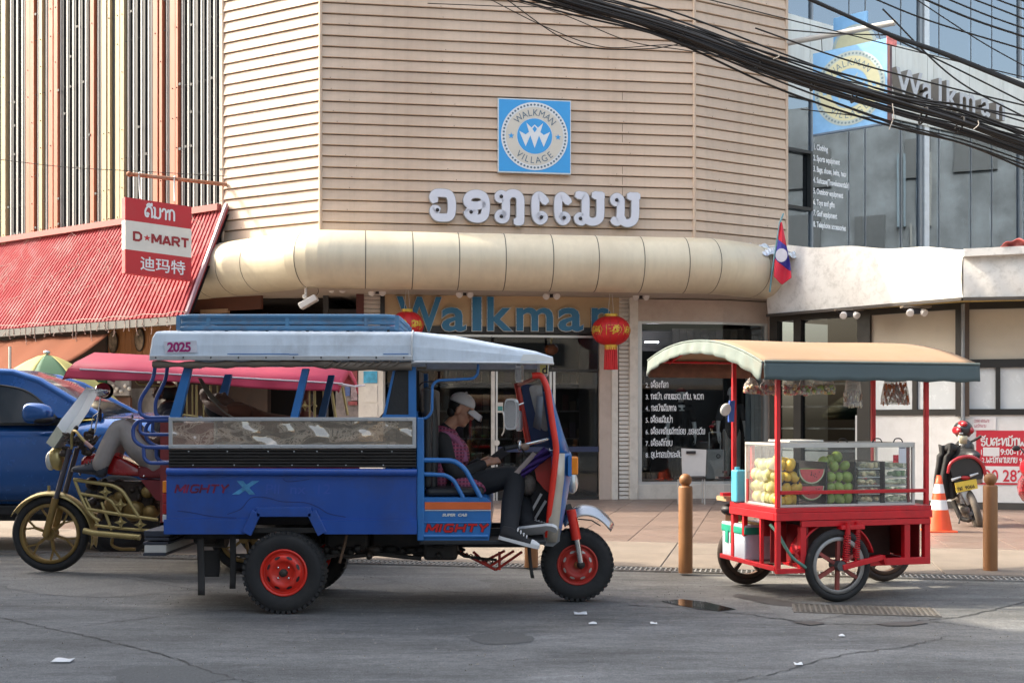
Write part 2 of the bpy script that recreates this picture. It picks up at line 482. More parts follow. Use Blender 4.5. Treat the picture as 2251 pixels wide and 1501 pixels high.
LAO = {
 'ກ': (.8, [[(.05, .72), (.14, .95), (.25, .78), (.25, 0)], [(.25, .7), (.4, 1), (.62, .92), (.7, .65), (.7, 0)]]),
 'ວ': (.78, [[(.05, .72), (.2, 1), (.5, .98), (.66, .65), (.62, .2), (.4, 0), (.12, .05), (.08, .25), (.2, .28)]]),
 'ອ': (.78, [[(.62, .5), (.3, .45), (.08, .68), (.22, .96), (.5, .98), (.66, .65), (.62, .2), (.4, 0), (.12, .05), (.08, .25), (.2, .28)]]),
 'ເ': (.4, [[(.3, .82), (.15, 1), (.06, .8), (.06, .15), (.16, 0), (.28, .1), (.2, .25)]]),
 'ແ': (.8, [[(.3, .82), (.15, 1), (.06, .8), (.06, .15), (.16, 0), (.28, .1), (.2, .25)], [(.7, .82), (.55, 1), (.46, .8), (.46, .15), (.56, 0), (.68, .1), (.6, .25)]]),
 'ມ': (.8, [[(.04, .98), (.16, .95), (.16, .3), (.06, .1), (.18, 0), (.28, .12)], [(.16, .15), (.45, 0), (.66, .22), (.66, 1)]]),
 'ນ': (.8, [[(.06, .78), (.12, 1), (.24, .85), (.24, .2), (.06, 0)], [(.24, .15), (.5, 0), (.68, .22), (.68, 1)]]),
 'າ': (.5, [[(.04, .72), (.18, 1), (.4, .85), (.4, 0)]]),
 'ດ': (.8, [[(.4, .3), (.22, .42), (.32, .08), (.12, .08), (.05, .55), (.28, 1), (.58, .92), (.68, .6), (.68, 0)]]),
 'ຕ': (.8, [[(.4, .3), (.22, .42), (.32, .08), (.12, .08), (.05, .6), (.22, 1), (.36, .85), (.52, 1), (.68, .7), (.68, 0)]]),
 'ສ': (.8, [[(.45, .4), (.28, .5), (.3, .1), (.1, .1), (.05, .6), (.3, .95), (.55, .85), (.66, .5), (.66, 0)], [(.55, .8), (.75, 1.05)]]),
 'ຄ': (.8, [[(.3, .2), (.42, .4), (.18, .5), (.14, .05), (.05, .5), (.28, 1), (.58, .92), (.68, .6), (.68, 0)]]),
 'ງ': (.6, [[(.2, .95), (.34, .8), (.22, .65)], [(.34, .85), (.42, .3), (.3, 0), (.05, .45)]]),
 'ລ': (.78, [[(.1, .7), (.3, .95), (.55, .9), (.64, .6), (.64, 0)], [(.64, .45), (.3, .5), (.08, .2), (.22, 0), (.36, .18)]]),
 'ຫ': (.9, [[(.06, .8), (.14, 1), (.24, .82), (.24, 0), (.62, .9), (.78, .85), (.78, 0)]]),
 'ໝ': (1.2, [[(.06, .8), (.14, 1), (.24, .82), (.24, 0), (.55, .9), (.6, .2), (.9, 0), (1.06, .2), (1.06, 1)]]),
 'ພ': (.95, [[(.06, .98), (.1, .2), (.25, 0), (.44, .5), (.62, 0), (.8, .2), (.8, 1)]]),
 'ຜ': (.95, [[(.2, .9), (.06, .9), (.1, .2), (.25, 0), (.44, .5), (.62, 0), (.8, .2), (.8, 1)]]),
 'ທ': (.85, [[(.06, .8), (.14, 1), (.24, .82), (.24, 0)], [(.24, .1), (.5, .9), (.7, .8), (.7, 0)]]),
 'ຍ': (.8, [[(.25, .65), (.06, .85), (.25, 1), (.22, .5), (.06, .25), (.3, 0), (.62, .15), (.66, 1)]]),
 'ບ': (.8, [[(.18, .9), (.06, .95), (.08, .2), (.3, 0), (.6, .1), (.68, .4), (.68, 1)]]),
 'ປ': (.8, [[(.18, .9), (.06, .95), (.08, .2), (.3, 0), (.6, .1), (.68, .4), (.68, 1.35)]]),
 'ຂ': (.75, [[(.06, .8), (.2, 1), (.26, .7), (.1, .4), (.16, .05), (.5, 0), (.62, .3), (.62, 1)]]),
 'ຊ': (.78, [[(.06, .8), (.2, 1), (.26, .7), (.1, .4), (.16, .05), (.5, 0), (.62, .3), (.62, .8), (.74, 1.05)]]),
 'ຮ': (.75, [[(.55, .95), (.3, .85), (.1, .95), (.1, .6), (.5, .55), (.62, .25), (.4, 0), (.12, .08), (.2, .25)]]),
 'ະ': (.42, [[(.06, .62), (.2, .68), (.3, .85)], [(.06, .62), (.1, .8)], [(.06, .1), (.2, .16), (.3, .33)], [(.06, .1), (.1, .28)]]),
 'ໂ': (.42, [[(.36, 1.2), (.08, 1.3), (.2, 1.05), (.16, .1), (.28, 0), (.3, .15)]]),
 '່': (0, [[(-.22, 1.22), (-.22, 1.45)]]), '້': (0, [[(-.4, 1.3), (-.3, 1.22), (-.2, 1.4), (-.1, 1.45)]]),
 '໊': (0, [[(-.45, 1.3), (-.35, 1.45), (-.25, 1.3), (-.1, 1.48)]]),
 'ິ': (0, [[(-.6, 1.12), (-.4, 1.32), (-.12, 1.14), (-.6, 1.12)]]), 'ີ': (0, [[(-.6, 1.12), (-.4, 1.32), (-.12, 1.14), (-.6, 1.12)], [(-.14, 1.14), (-.14, 1.36)]]),
 'ື': (0, [[(-.6, 1.12), (-.4, 1.32), (-.12, 1.14), (-.6, 1.12)], [(-.3, 1.14), (-.3, 1.36)], [(-.14, 1.14), (-.14, 1.36)]]),
 'ັ': (0, [[(-.55, 1.25), (-.45, 1.12), (-.3, 1.15), (-.1, 1.32)]]), 'ົ': (0, [[(-.55, 1.15), (-.3, 1.3), (-.1, 1.15)]]),
 'ຸ': (0, [[(-.35, -.12), (-.2, -.12), (-.2, -.32)]]), 'ຼ': (0, [[(-.3, -.1), (-.1, -.3)]]),
}
def lao(mb, txt, o, right, up, h, w=0.13, depth=0.0, squeeze=1.0, n=3):
 """Lao lettering of letter height h; w is the stroke width as a share of h; returns width"""
 o = Vector(o); right = Vector(right).normalized(); up = Vector(up).normalized(); nn = right.cross(up)
 x = 0; j = 0
 for ch in txt:
  if ch in LAO:
   adv, st = LAO[ch]
   for s in st:
    j += 1
    ribbon(mb, [((x + a * squeeze) * h, b * h) for a, b in s], w * h, o + nn * (0.0004 * (j % 4)), right, up, depth, n)
   x += adv * squeeze
  elif ch == ' ': x += .35 * squeeze
  else:
   wd = put_text(mb, ch, o + right * x * h, right, up, h * 0.95, bold=h * 0.015, squeeze=squeeze, ext=depth / 2)
   x += (wd / h if wd else .2) + .12
 return x * h
# --- ground
def road_material():
 m = bpy.data.materials.new('asphalt'); m.use_nodes = True
 nt = m.node_tree; N = nt.nodes; L = nt.links; b = N['Principled BSDF']
 tc = N.new('ShaderNodeTexCoord')
 def noise(scale, det=6, rough=.6, st=None):
  n = N.new('ShaderNodeTexNoise'); n.inputs['Scale'].default_value = scale; n.inputs['Detail'].default_value = det
  n.inputs['Roughness'].default_value = rough
  if st:
   mp = N.new('ShaderNodeMapping'); mp.inputs['Scale'].default_value = st; mp.inputs['Rotation'].default_value = (0, 0, .2)
   L.new(tc.outputs['Object'], mp.inputs[0]); L.new(mp.outputs[0], n.inputs['Vector'])
  else: L.new(tc.outputs['Object'], n.inputs['Vector'])
  return n.outputs[0]
 def rng(v, a, b_, c, d):
  r = N.new('ShaderNodeMapRange'); r.inputs[1].default_value = a; r.inputs[2].default_value = b_; r.inputs[3].default_value = c; r.inputs[4].default_value = d
  L.new(v, r.inputs[0]); return r.outputs[0]
 def mul(a, c):
  x = N.new('ShaderNodeMath'); x.operation = 'MULTIPLY'; L.new(a, x.inputs[0]); L.new(c, x.inputs[1]); return x.outputs[0]
 big = rng(noise(.55, 7, .7, (1, 2.2, 1)), .36, .66, .72, 1.28)
 mid = rng(noise(2.0, 9, .82, (.5, 2.4, 1)), .33, .67, .62, 1.38)
 fine = rng(noise(85, 3, .9), .3, .7, .45, 1.55)
 fine2 = rng(noise(20, 7, .9), .32, .68, .60, 1.40)
 v = mul(mul(mul(big, mid), fine), fine2)
 sx = N.new('ShaderNodeSeparateXYZ'); L.new(tc.outputs['Object'], sx.inputs[0])
 ma = N.new('ShaderNodeMath'); ma.operation = 'MULTIPLY_ADD'; ma.inputs[1].default_value = .215; L.new(sx.outputs[0], ma.inputs[0]); L.new(sx.outputs[1], ma.inputs[2])
 ad = N.new('ShaderNodeMath'); ad.operation = 'ADD'; L.new(ma.outputs[0], ad.inputs[0]); L.new(rng(noise(.9, 6), .3, .7, -1.1, 1.1), ad.inputs[1])
 dust = rng(ad.outputs[0], 8.6, 11.8, 0, 1)
 mx = N.new('ShaderNodeMix'); mx.data_type = 'RGBA'
 mx.inputs[6].default_value = (.120, .124, .127, 1); mx.inputs[7].default_value = (.158, .151, .136, 1)
 L.new(dust, mx.inputs[0])
 vm = N.new('ShaderNodeVectorMath'); vm.operation = 'SCALE'; L.new(mx.outputs[2], vm.inputs[0]); L.new(v, vm.inputs['Scale'])
 L.new(vm.outputs[0], b.inputs['Base Color'])
 b.inputs['Roughness'].default_value = .82; b.inputs['Specular IOR Level'].default_value = .35
 bp = N.new('ShaderNodeBump'); bp.inputs['Strength'].default_value = .55; bp.inputs['Distance'].default_value = .006
 L.new(noise(170, 3, .7), bp.inputs['Height']); L.new(bp.outputs[0], b.inputs['Normal'])
 return m
M_road = road_material()
struct('road', MB().grid(lambda u, v: Vector((-60 + 120 * u, -45 + 120 * v, 0)), 8, 8, False), M_road)
RBo = Vector((0.11, 12.0, 0)); RBu = Vector((4.65, -1.0, 0)).normalized(); RBv = Vector((-RBu.y, RBu.x, 0))
if RBv.y < 0: RBv = -RBv
def G(a, b, z=0): return RBo + RBu * a + RBv * b + Vector((0, 0, z))
RBang = atan2(RBu.y, RBu.x)
M_cement = mat('cement', (.178, .143, .112), .85, var=.18, scale=2.2, bump=.25, bscale=120, dirt=(.20, .17, .14), dirt_amt=.55, dirt_scale=1.1, rand=.06)
M_tile = mat('floor_tile', (.172, .120, .096), .42, var=.14, scale=2.5, dirt=(.16, .13, .11), dirt_amt=.5, dirt_scale=1.3, rand=.10)
M_joint = mat('joint', (.20, .17, .14), .9, var=.2)
pav = MB(); pav.obox(G(-14, .30, -.2), RBu * 34, RBv * 26, (0, 0, .215))
pavement = struct('pavement', pav, M_joint)
def slab(w, d, m, b=.012):
 me = MB().box((0, 0, -.02), (w - .004, d - .004, .05)).build('paving_slab', m, bevel=.006, seg=1)
 return me
def lay(proto, a0, a1, b0, b1, w, d, z, jig):
 na, nb = round((a1 - a0) / w), round((b1 - b0) / d)
 first = True
 for i in range(na):
  for j in range(nb):
   p = G(a0 + (i + .5) * w, b0 + (j + .5) * d, z + random.uniform(-jig, jig))
   o = proto if first else share(proto, p)
   o.location = p; o.rotation_euler = (random.uniform(-.002, .002), random.uniform(-.002, .002), RBang)
   o.parent = pavement; first = False
lay(slab(1.36, 1.22, M_cement), -8.2, 8.2, .30, 2.74, 1.367, 1.22, .018, .003)
lay(slab(.75, .75, M_tile), -7.5, 9.0, 2.75, 11.75, .75, .75, .020, .0015)
M_iron = mat('galvanised_iron', (.34, .33, .31), .55, metal=.55, var=.2, scale=9, dirt=(.20, .15, .11), dirt_amt=.7)
gr = thing('drain_grate', 'long galvanised drain grate between the road and the pavement', 'drain grate', G(0, .15, 0), RBang)
g = MB()
for k in range(20):
 g.box((-.475 + k * .05, 0, .006), (.014, .26, .022))
g.box((0, -.13, .006), (.995, .022, .026)); g.box((0, .13, .006), (.995, .022, .026)); g.box((0, 0, .008), (.995, .012, .02))
gs = g.build('grate_section', M_iron, gr, local=True)
for k in range(-8, 7):
 o = gs if k == -8 else share(gs, (0, 0, 0))
 o.location = (k * 1.0, 0, 0)
tag(MB().obox(G(-14, 0, -.1), RBu * 34, RBv * .3, (0, 0, .085)).build('gutter', mat('gutter_dark', (.035, .032, .03), .9)), kind='structure')
M_crack = mat('crack', (.055, .055, .055), .95, var=.3, scale=20)
def crack(pts, w, seedv, name='road_joint'):
 rnd = random.Random(seedv)
 p = crom([P(a, b, 1.5 * F / (b - YH)) for a, b in pts], 14)
 vs = [];
 for i, q in enumerate(p):
  t = (p[min(i + 1, len(p) - 1)] - p[max(i - 1, 0)]).normalized(); nrm = Vector((-t.y, t.x, 0))
  j = nrm * rnd.uniform(-.018, .018); ww = w * rnd.uniform(.15, .85)
  vs += [q + j + nrm * ww + Vector((0, 0, .004)), q + j - nrm * ww + Vector((0, 0, .004))]
 mb = MB().add(vs, [(2 * i, 2 * i + 1, 2 * i + 3, 2 * i + 2) for i in range(len(p) - 1)])
 for v in range(len(mb.v)): mb.v[v] = (mb.v[v][0], mb.v[v][1], .004)
 struct(name, mb, M_crack)
crack([(0, 1357), (120, 1383), (250, 1412), (360, 1440), (470, 1478), (590, 1508)], .012, 1)
crack([(122, 1384), (210, 1372), (330, 1358), (430, 1348), (540, 1336)], .009, 2)
crack([(200, 1262), (300, 1275), (430, 1296), (560, 1312)], .008, 3)
crack([(1060, 1308), (960, 1296), (880, 1280), (800, 1266)], .008, 4)
crack([(1380, 1330), (1520, 1338), (1640, 1350), (1780, 1368), (1920, 1372), (2040, 1362), (2130, 1352), (2260, 1322)], .014, 5)
crack([(2040, 1364), (2110, 1374), (2190, 1386)], .009, 6)
crack([(1570, 1502), (1700, 1480), (1840, 1442), (1990, 1420), (2080, 1400)], .010, 7)
crack([(1090, 1454), (1160, 1447)], .006, 8)
crack([(1110, 1305), (1260, 1302), (1390, 1318), (1470, 1322)], .006, 9)
def flat(name, pts, z, m, kind='structure', **k):
 mb = MB(); c = [P(a, b, (1.5 - z) * F / (b - YH)) for a, b in pts]
 mb.poly([(v.x, v.y, z) for v in c])
 o = mb.build(name, m)
 return tag(o, kind=kind)
M_patch = mat('asphalt_patch', (.085, .088, .09), .9, var=.35, scale=60, bump=.3, bscale=150)
M_pale = mat('asphalt_worn', (.155, .155, .15), .9, var=.4, scale=45, bump=.3, bscale=150, dirt=(.09, .09, .09), dirt_amt=.8, dirt_scale=3)
def blob(pts_, m, nm, z, sd):
 r2 = random.Random(sd); c = crom([P(a, b, 1.5 * F / (b - YH)) for a, b in pts_], 7, True)
 tag(MB().poly([(q.x + r2.uniform(-.03, .03), q.y + r2.uniform(-.03, .03), z) for q in c]).build(nm, m), kind='structure')
blob([(760, 1278), (1010, 1270), (1085, 1292), (980, 1302), (800, 1300)], M_pale, 'worn_patch', .0025, 1)
blob([(30, 1278), (260, 1266), (400, 1290), (250, 1312), (60, 1302)], M_pale, 'worn_patch', .0025, 2)
blob([(1690, 1330), (1800, 1322), (1860, 1350), (1740, 1362)], M_pale, 'worn_patch', .0025, 3)
blob([(1030, 1398), (1130, 1390), (1170, 1408), (1080, 1416)], M_patch, 'asphalt_patch', .0025, 4)
blob([(250, 1475), (420, 1462), (520, 1490), (330, 1512)], M_patch, 'asphalt_patch', .0025, 5)
M_wet = mat('puddle_water', (.03, .028, .025), .03, var=.1, spec=.6)
flat('puddle', [(1452, 1320), (1500, 1316), (1552, 1322), (1590, 1331), (1618, 1338), (1580, 1342), (1530, 1336), (1490, 1329)], .005, M_wet)
M_stain = mat('oil_stain', (.075, .07, .066), .6, var=.3, scale=8)
flat('oil_stain', [(1620, 1304), (1690, 1312), (1740, 1322), (1800, 1328), (1770, 1334), (1700, 1329), (1650, 1318), (1610, 1310)], .005, M_stain)
flat('oil_stain', [(1925, 1370), (1970, 1366), (2030, 1364), (2040, 1368), (2000, 1374), (1950, 1374)], .007, M_stain)
flat('oil_stain', [(1740, 1366), (1790, 1364), (1815, 1369), (1780, 1373)], .007, M_stain)
cv = thing('drain_cover', 'chequered steel cover plate lying in the road beside the red fruit cart wheel', 'drain cover', P(1900, 1342, 9.35).xy.to_3d(), -.2)
mb = MB().box((0, 0, .004), (1.1, .42, .012)); mb.build('plate', M_iron_d := mat('cover_iron', (.19, .175, .155), .6, metal=.4, var=.2), cv, local=True)
mb = MB()
for i in range(26):
 for j in range(10):
  a = .6 if (i + j) % 2 else -.6
  mb.box((-.52 + i * .0415, -.185 + j * .041, .0125), (.026, .008, .006), Matrix.Rotation(a, 3, 'Z'))
tag(mb.build('tread_pattern', M_iron_d, cv, local=True), kind='stuff')
# --- corner building
A_, B_, C_, E_ = (-3.40, 21.0), (3.38, 22.0), (-5.38, 22.1), (5.34, 23.1)
LA, LB, LC = Line(*A_, *B_), Line(*C_, *A_), Line(*B_, *E_)       # centre, left, right faces
M_side = mat('beige_siding', (.565, .425, .315), .5, var=.05, scale=1.5, dirt=(.36, .23, .15), dirt_amt=.28, dirt_scale=.8, rand=.07, stretch=(1, 1, 3), streak=.16)
M_dark = mat('dark_interior', (.022, .020, .018), .9)
M_slot = mat('siding_shadow_gap', (.07, .045, .03), .8)  # dark brown paints in the shade and dirt lines between the boards
cb = thing('corner_building', 'beige shop building on the corner clad in horizontal boards above a rounded cream canopy', 'building', (0, 22, 0))
Z0, PITCH, ROWS = 4.84, .1945, 27
for ln in (LB, LA, LC):
 core = MB()
 core.obox(ln.S(0, Z0 + .01, -.30), ln.u * ln.len, ln.n * .29, (0, 0, ROWS * PITCH))
 core.build('wall', M_slot, cb)
 pl = MB(); e = .002
 prof = [(.040, .0), (.050, .006), (.020, PITCH - .016), (-.008, PITCH - .016), (-.008, 0)]
 pl.prism([ln.S(e, Z0 + z, o) for o, z in prof], ln.u * (ln.len - 2 * e))
 proto = pl.build('siding_board', M_side, cb)
 for k in range(1, ROWS):
  share(proto, (0, 0, k * PITCH))
nail = MB()
rn = random.Random(3)
for ln, cols in ((LA, (.4, 2.2, 4.4, 5.45)), (LB, (.5, 1.5)), (LC, (.6, 1.6))):
 for k in range(ROWS):
  for c in cols:
   if rn.random() < .6:
    nail.ell(ln.S(c + rn.uniform(-.25, .25), Z0 + (k + .12) * PITCH, .046), .009, None, 5, 4)
tag(nail.build('nail_heads', mat('rusty_nail', (.10, .06, .04), .7), cb), kind='stuff')
mb = MB()
for k in range(0, ROWS, 1):
 if k in (4, 5, 6, 9, 10, 13, 1, 2): mb.obox(LA.S(5.48, Z0 + (k + .03) * PITCH, .045 - .001), LA.u * .006, LA.n * .0025, (0, 0, PITCH * .9))
mb.build('board_joint', M_slot, cb)
for ln, sv in ((LA, 0), (LA, LA.len), (LB, 0), (LC, LC.len)):
 o = MB().tube([ln.S(sv, Z0, .03), ln.S(sv, Z0 + ROWS * PITCH, .03)], .035, 6).build('corner_trim', M_side, cb)
roofm = MB(); zt = Z0 + ROWS * PITCH
roofm.prism([Vector((*C_, zt)), Vector((*A_, zt)), Vector((*B_, zt)), Vector((*E_, zt)), Vector((5.3, 34, zt)), Vector((-5.3, 34, zt))], (0, 0, .3))
roofm.build('roof', M_slot, cb)
M_duct = mat('cream_sheet_metal', (.61, .54, .40), .38, metal=.12, streak=.12, var=.05, scale=1.2, bump=.03, bscale=3, dirt=(.42, .33, .22), dirt_amt=.3, dirt_scale=.9)
M_seam = mat('canopy_seam', (.10, .09, .075), .7)
DR, DZ = .50, 4.30
d0 = P(432, 590, 22.45); d1 = P(682, 573, 20.45); d2 = P(1566, 588, 21.42); d3 = P(1706, 598, 22.55)
ctr = []
for a, b, cuts, ln in ((d0, d1, (432, 470, 522, 576), None), (d1, d2, (682, 803, 905, 1005, 1105, 1207, 1305, 1403, 1500), None), (d2, d3, (1566, 1648, 1706), None)):
 for c in cuts:
  l = Line(a.x, a.y, b.x, b.y); t, dd = l.at(c)
  q = l.o + l.u * t; ctr.append(Vector((q.x, q.y, DZ)))
raw = []
for q in ctr:
 if not raw or (raw[-1] - q).length > .05: raw.append(q)
pts, noseam = [], set()
for i, q in enumerate(raw):
 if 0 < i < len(raw) - 1 and (raw[i] - raw[i - 1]).normalized().dot((raw[i + 1] - raw[i]).normalized()) < .97:
  a = q + (raw[i - 1] - q).normalized() * .34; b = q + (raw[i + 1] - q).normalized() * .34
  for k in range(6):
   t = k / 5; pts.append(a * (1 - t) ** 2 + q * 2 * t * (1 - t) + b * t * t)
   if k != 2: noseam.add(len(pts) - 1)
 else: pts.append(q)
def ring(i, rr=DR):
 a = pts[max(i - 1, 0)]; b = pts[min(i + 1, len(pts) - 1)]
 t1 = (pts[i] - a).normalized() if i else (b - pts[i]).normalized()
 t2 = (b - pts[i]).normalized() if i < len(pts) - 1 else t1
 t = (t1 + t2).normalized(); n = Vector((t.y, -t.x, 0)); k = 1 / max(.5, t.dot(t1))
 return [pts[i] + n * cos(2 * pi * j / 36) * rr * k + Vector((0, 0, sin(2 * pi * j / 36) * rr)) for j in range(36)], n, t
canopy = thing('round_canopy', 'long cream half-round metal canopy running round the corner above the shop doors', 'canopy', (0, 21, 4.3))
for i in range(len(pts) - 1):
 r0, n0, t0 = ring(i); r1, n1, t1 = ring(i + 1)
 e = (pts[i + 1] - pts[i]).normalized() * (.006 if not ({i, i + 1} & noseam) else 0)
 mb = MB().loft([[p + e for p in r0], [p - e for p in r1]], cap=(i in (0, len(pts) - 2)))
 mb.build('canopy_section', M_duct, canopy)
for i in range(1, len(pts) - 1):
 if i in noseam: continue
 r, n, t = ring(i, DR + .002); r2 = [p + t * .008 for p in r]; r = [p - t * .008 for p in r]
 MB().loft([r, r2], cap=False).build('seam', M_seam, canopy)
M_soff = mat('soffit_grey', (.42, .36, .30), .7, var=.1, dirt=(.22, .17, .13), dirt_amt=.4)
sof = MB()
sof.prism([Vector((p.x, p.y, DZ - DR + .02)) for p in (ring(0)[0][18], pts[0], pts[4], pts[-3], pts[-1], Vector((5.3, 24.4, 0)), Vector((-5.6, 24.4, 0)))], (0, 0, .05))
sof.build('soffit', M_soff, canopy)
# --- ground floor of the corner shop
SL = Line(-3.0, 21.65, 2.5, 22.4)
cR = SL.P(1590, 900); eR = P(1688, 900, 23.02)
SR = Line(cR.x, cR.y, eR.x, eR.y)
shop = thing('shop_front', 'glazed ground floor shop front under the round canopy with white shutters beside the doors', 'shop front', (0, 22.2, 0))
M_tan = mat('tan_board', (.50, .355, .20), .6, var=.06, scale=3)
M_wall = mat('beige_render', (.46, .37, .31), .7, var=.07, scale=2.5, dirt=(.30, .22, .17), dirt_amt=.35)
M_white = mat('white_frame', (.62, .57, .50), .55, var=.07, dirt=(.34, .29, .24), dirt_amt=.45, dirt_scale=5)
M_black = mat('black_frame', (.014, .013, .012), .4)
M_glass = glass('shop_glass', (.80, .83, .84), 0.0, top=.6)
def sbox(ln, px0, px1, y0, y1, off0, off1, name, m, par, bev=0, pyz=None):
 """box on a wall plane between two picture columns and two picture rows"""
 a = ln.P(px0, y0, off1); b = ln.P(px1, y0, off1); c = ln.P(px0, y1, off1)
 w = b - a; w.z = 0
 mb = MB(); mb.obox(Vector((c.x, c.y, c.z)), w, -ln.n * (off1 - off0), (0, 0, a.z - c.z))
 return mb.build(name, m, par, bevel=bev)
def zbox(ln, px0, px1, z0, z1, off0, off1, name, m, par, bev=0):
 t0, _ = ln.at(px0, off1); t1, _ = ln.at(px1, off1)
 mb = MB(); mb.obox(ln.S(t0, z0, off1), ln.u * (t1 - t0), -ln.n * (off1 - off0), (0, 0, z1 - z0))
 return mb.build(name, m, par, bevel=bev)
ZF = .02
zbox(SL, 838, 1392, 3.13, 3.25, -.1, .06, 'door_header', M_black, shop)
zbox(SL, 838, 1392, 3.95, 4.03, -.1, .10, 'top_rail', M_black, shop)
zbox(SL, 1318, 1345, ZF, 3.12, -.05, .06, 'door_post', M_wall, shop, .01)
zbox(SL, 1345, 1359, ZF, 3.12, -.05, .09, 'door_post', M_white, shop, .01)
zbox(SL, 1384, 1403, ZF, 3.86, -.05, .10, 'post', M_white, shop, .01)
zbox(SL, 1357, 1385, ZF, 3.9, -.12, -.02, 'shutter_backing', M_slot, shop)
t0, _ = SL.at(1360); t1, _ = SL.at(1384)
sl = MB(); sl.prism([SL.S(t0, ZF + z, o) for o, z in ((.035, 0), (.05, .012), (.03, .068), (-.02, .070), (-.02, 0))], SL.u * (t1 - t0))
sl = sl.build('shutter_slat', M_white, shop)
for k in range(1, 49): share(sl, (0, 0, k * .0785))
t0, _ = SL.at(800); t1, _ = SL.at(838)
sl = MB(); sl.prism([SL.S(t0, 1.6 + z, o) for o, z in ((.035, 0), (.05, .012), (.03, .068), (-.02, .070), (-.02, 0))], SL.u * (t1 - t0))
sl = sl.build('shutter_slat', M_white, shop)
for k in range(1, 29): share(sl, (0, 0, k * .0785))
zbox(SL, 795, 845, ZF, 3.9, -.14, -.03, 'shutter_backing', M_slot, shop)
zbox(SL, 836, 846, ZF, 3.9, -.1, .07, 'shutter_guide', M_black, shop)
zbox(SL, 846, 1366, 3.25, 3.95, -.05, .03, 'signboard', M_tan, shop)
xs = [848, 965, 1083, 1200, 1316]
for i in range(4):
 zbox(SL, xs[i] + 3, xs[i + 1] - 3, ZF + .06, 3.12, -.01, 0, 'door_pane', M_glass, shop)
M_alu = mat('aluminium', (.55, .54, .52), .35, metal=.7, var=.06)
zbox(SL, 1080, 1088, ZF, 2.42, -.03, .03, 'door_frame', M_white, shop, .004)
zbox(SL, 1090, 1094, ZF, 2.42, -.03, .03, 'door_frame', M_alu, shop)
zbox(SL, 1208, 1213, ZF, 2.42, -.03, .03, 'door_frame', M_alu, shop)
zbox(SL, 1216, 1221, ZF, 2.42, -.03, .03, 'door_frame', M_alu, shop)
zbox(SL, 848, 1316, 3.06, 3.10, -.03, .02, 'door_rail', M_alu, shop)
zbox(SL, 848, 1316, 2.42, 2.47, -.03, .02, 'door_rail', M_black, shop)
zbox(SL, 848, 1316, ZF, ZF + .06, -.03, .02, 'door_rail', M_black, shop)
zbox(SL, 1089, 1316, .92, 1.02, -.002, .006, 'door_band', mat('navy_band', (.012, .022, .07), .4), shop)
q = [SL.P(1105, 903, .05), SL.P(1108, 915, .09), SL.P(1108, 945, .09), SL.P(1103, 957, .05)]
MB().tube(crom(q, 4), .014, 8).build('door_handle', M_alu, shop)
MB().cyl(SL.P(1092, 973, .03), SL.P(1092, 973, .055), .055, n=18).build('door_lock', M_white, shop)
zbox(SL, 1089, 1106, 1.5 + (925 - 907) / 116, 1.5 + (925 - 885) / 116, .001, .006, 'sticker', M_white, shop)
zbox(SL, 1090, 1105, 1.5 + (925 - 903) / 116, 1.5 + (925 - 893) / 116, .006, .008, 'sticker_print', mat('teal_print', (.05, .22, .20), .5), shop)
zbox(SL, 1392, 1590, 3.38, 3.80, -.2, .03, 'lintel', M_wall, shop)
zbox(SR, 1590, 1692, 3.38, 3.80, -.2, .03, 'lintel', M_wall, shop)
zbox(SL, 1388, 1593, ZF, .30, -.3, .06, 'window_sill', M_white, shop, .01)
zbox(SR, 1590, 1690, ZF, .30, -.3, .06, 'window_sill', M_white, shop, .01)
M_paleframe = mat('pale_window_frame', (.50, .50, .48), .4, metal=.3, var=.05)
zbox(SL, 1403, 1411, .30, 3.38, -.04, .03, 'window_frame', M_paleframe, shop)
zbox(SL, 1403, 1592, 3.34, 3.385, -.04, .04, 'window_frame', M_paleframe, shop)
zbox(SL, 1403, 1592, .30, .35, -.04, .04, 'window_frame', M_paleframe, shop)
zbox(SR, 1590, 1688, 3.34, 3.385, -.04, .04, 'window_frame', M_paleframe, shop)
zbox(SR, 1590, 1688, .30, .35, -.04, .04, 'window_frame', M_paleframe, shop)
zbox(SR, 1681, 1690, .30, 3.38, -.04, .03, 'window_frame', M_paleframe, shop)
zbox(SL, 1411, 1589, .35, 3.34, -.01, 0, 'window_pane', M_glass, shop)
zbox(SR, 1592, 1681, .35, 3.34, -.01, 0, 'window_pane', M_glass, shop)
zbox(SR, 1690, 1702, ZF, 3.8, -.2, .06, 'post', M_wall, shop)
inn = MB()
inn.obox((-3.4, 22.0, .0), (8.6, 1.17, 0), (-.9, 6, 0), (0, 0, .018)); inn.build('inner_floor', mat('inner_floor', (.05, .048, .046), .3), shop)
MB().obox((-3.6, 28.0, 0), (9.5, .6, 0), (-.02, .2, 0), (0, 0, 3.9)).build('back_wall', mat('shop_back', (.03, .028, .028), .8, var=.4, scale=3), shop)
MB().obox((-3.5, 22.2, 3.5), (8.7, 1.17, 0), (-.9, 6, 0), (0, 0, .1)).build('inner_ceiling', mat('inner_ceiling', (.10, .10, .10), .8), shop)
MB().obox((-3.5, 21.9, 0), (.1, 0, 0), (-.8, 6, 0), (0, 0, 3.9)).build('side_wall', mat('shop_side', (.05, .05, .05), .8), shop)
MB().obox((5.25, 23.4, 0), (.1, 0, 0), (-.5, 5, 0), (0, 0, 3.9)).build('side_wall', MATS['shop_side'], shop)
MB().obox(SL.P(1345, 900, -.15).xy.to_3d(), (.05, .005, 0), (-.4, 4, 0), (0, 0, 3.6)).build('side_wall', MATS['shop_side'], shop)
M_panel = mat('blue_grey_panel', (.30, .335, .345), .6, var=.08)
for k in range(5):
 zbox(SR, 1641 + k * 9, 1649 + k * 9, .36, 2.75, -.38, -.34, 'inner_board', M_panel, shop)
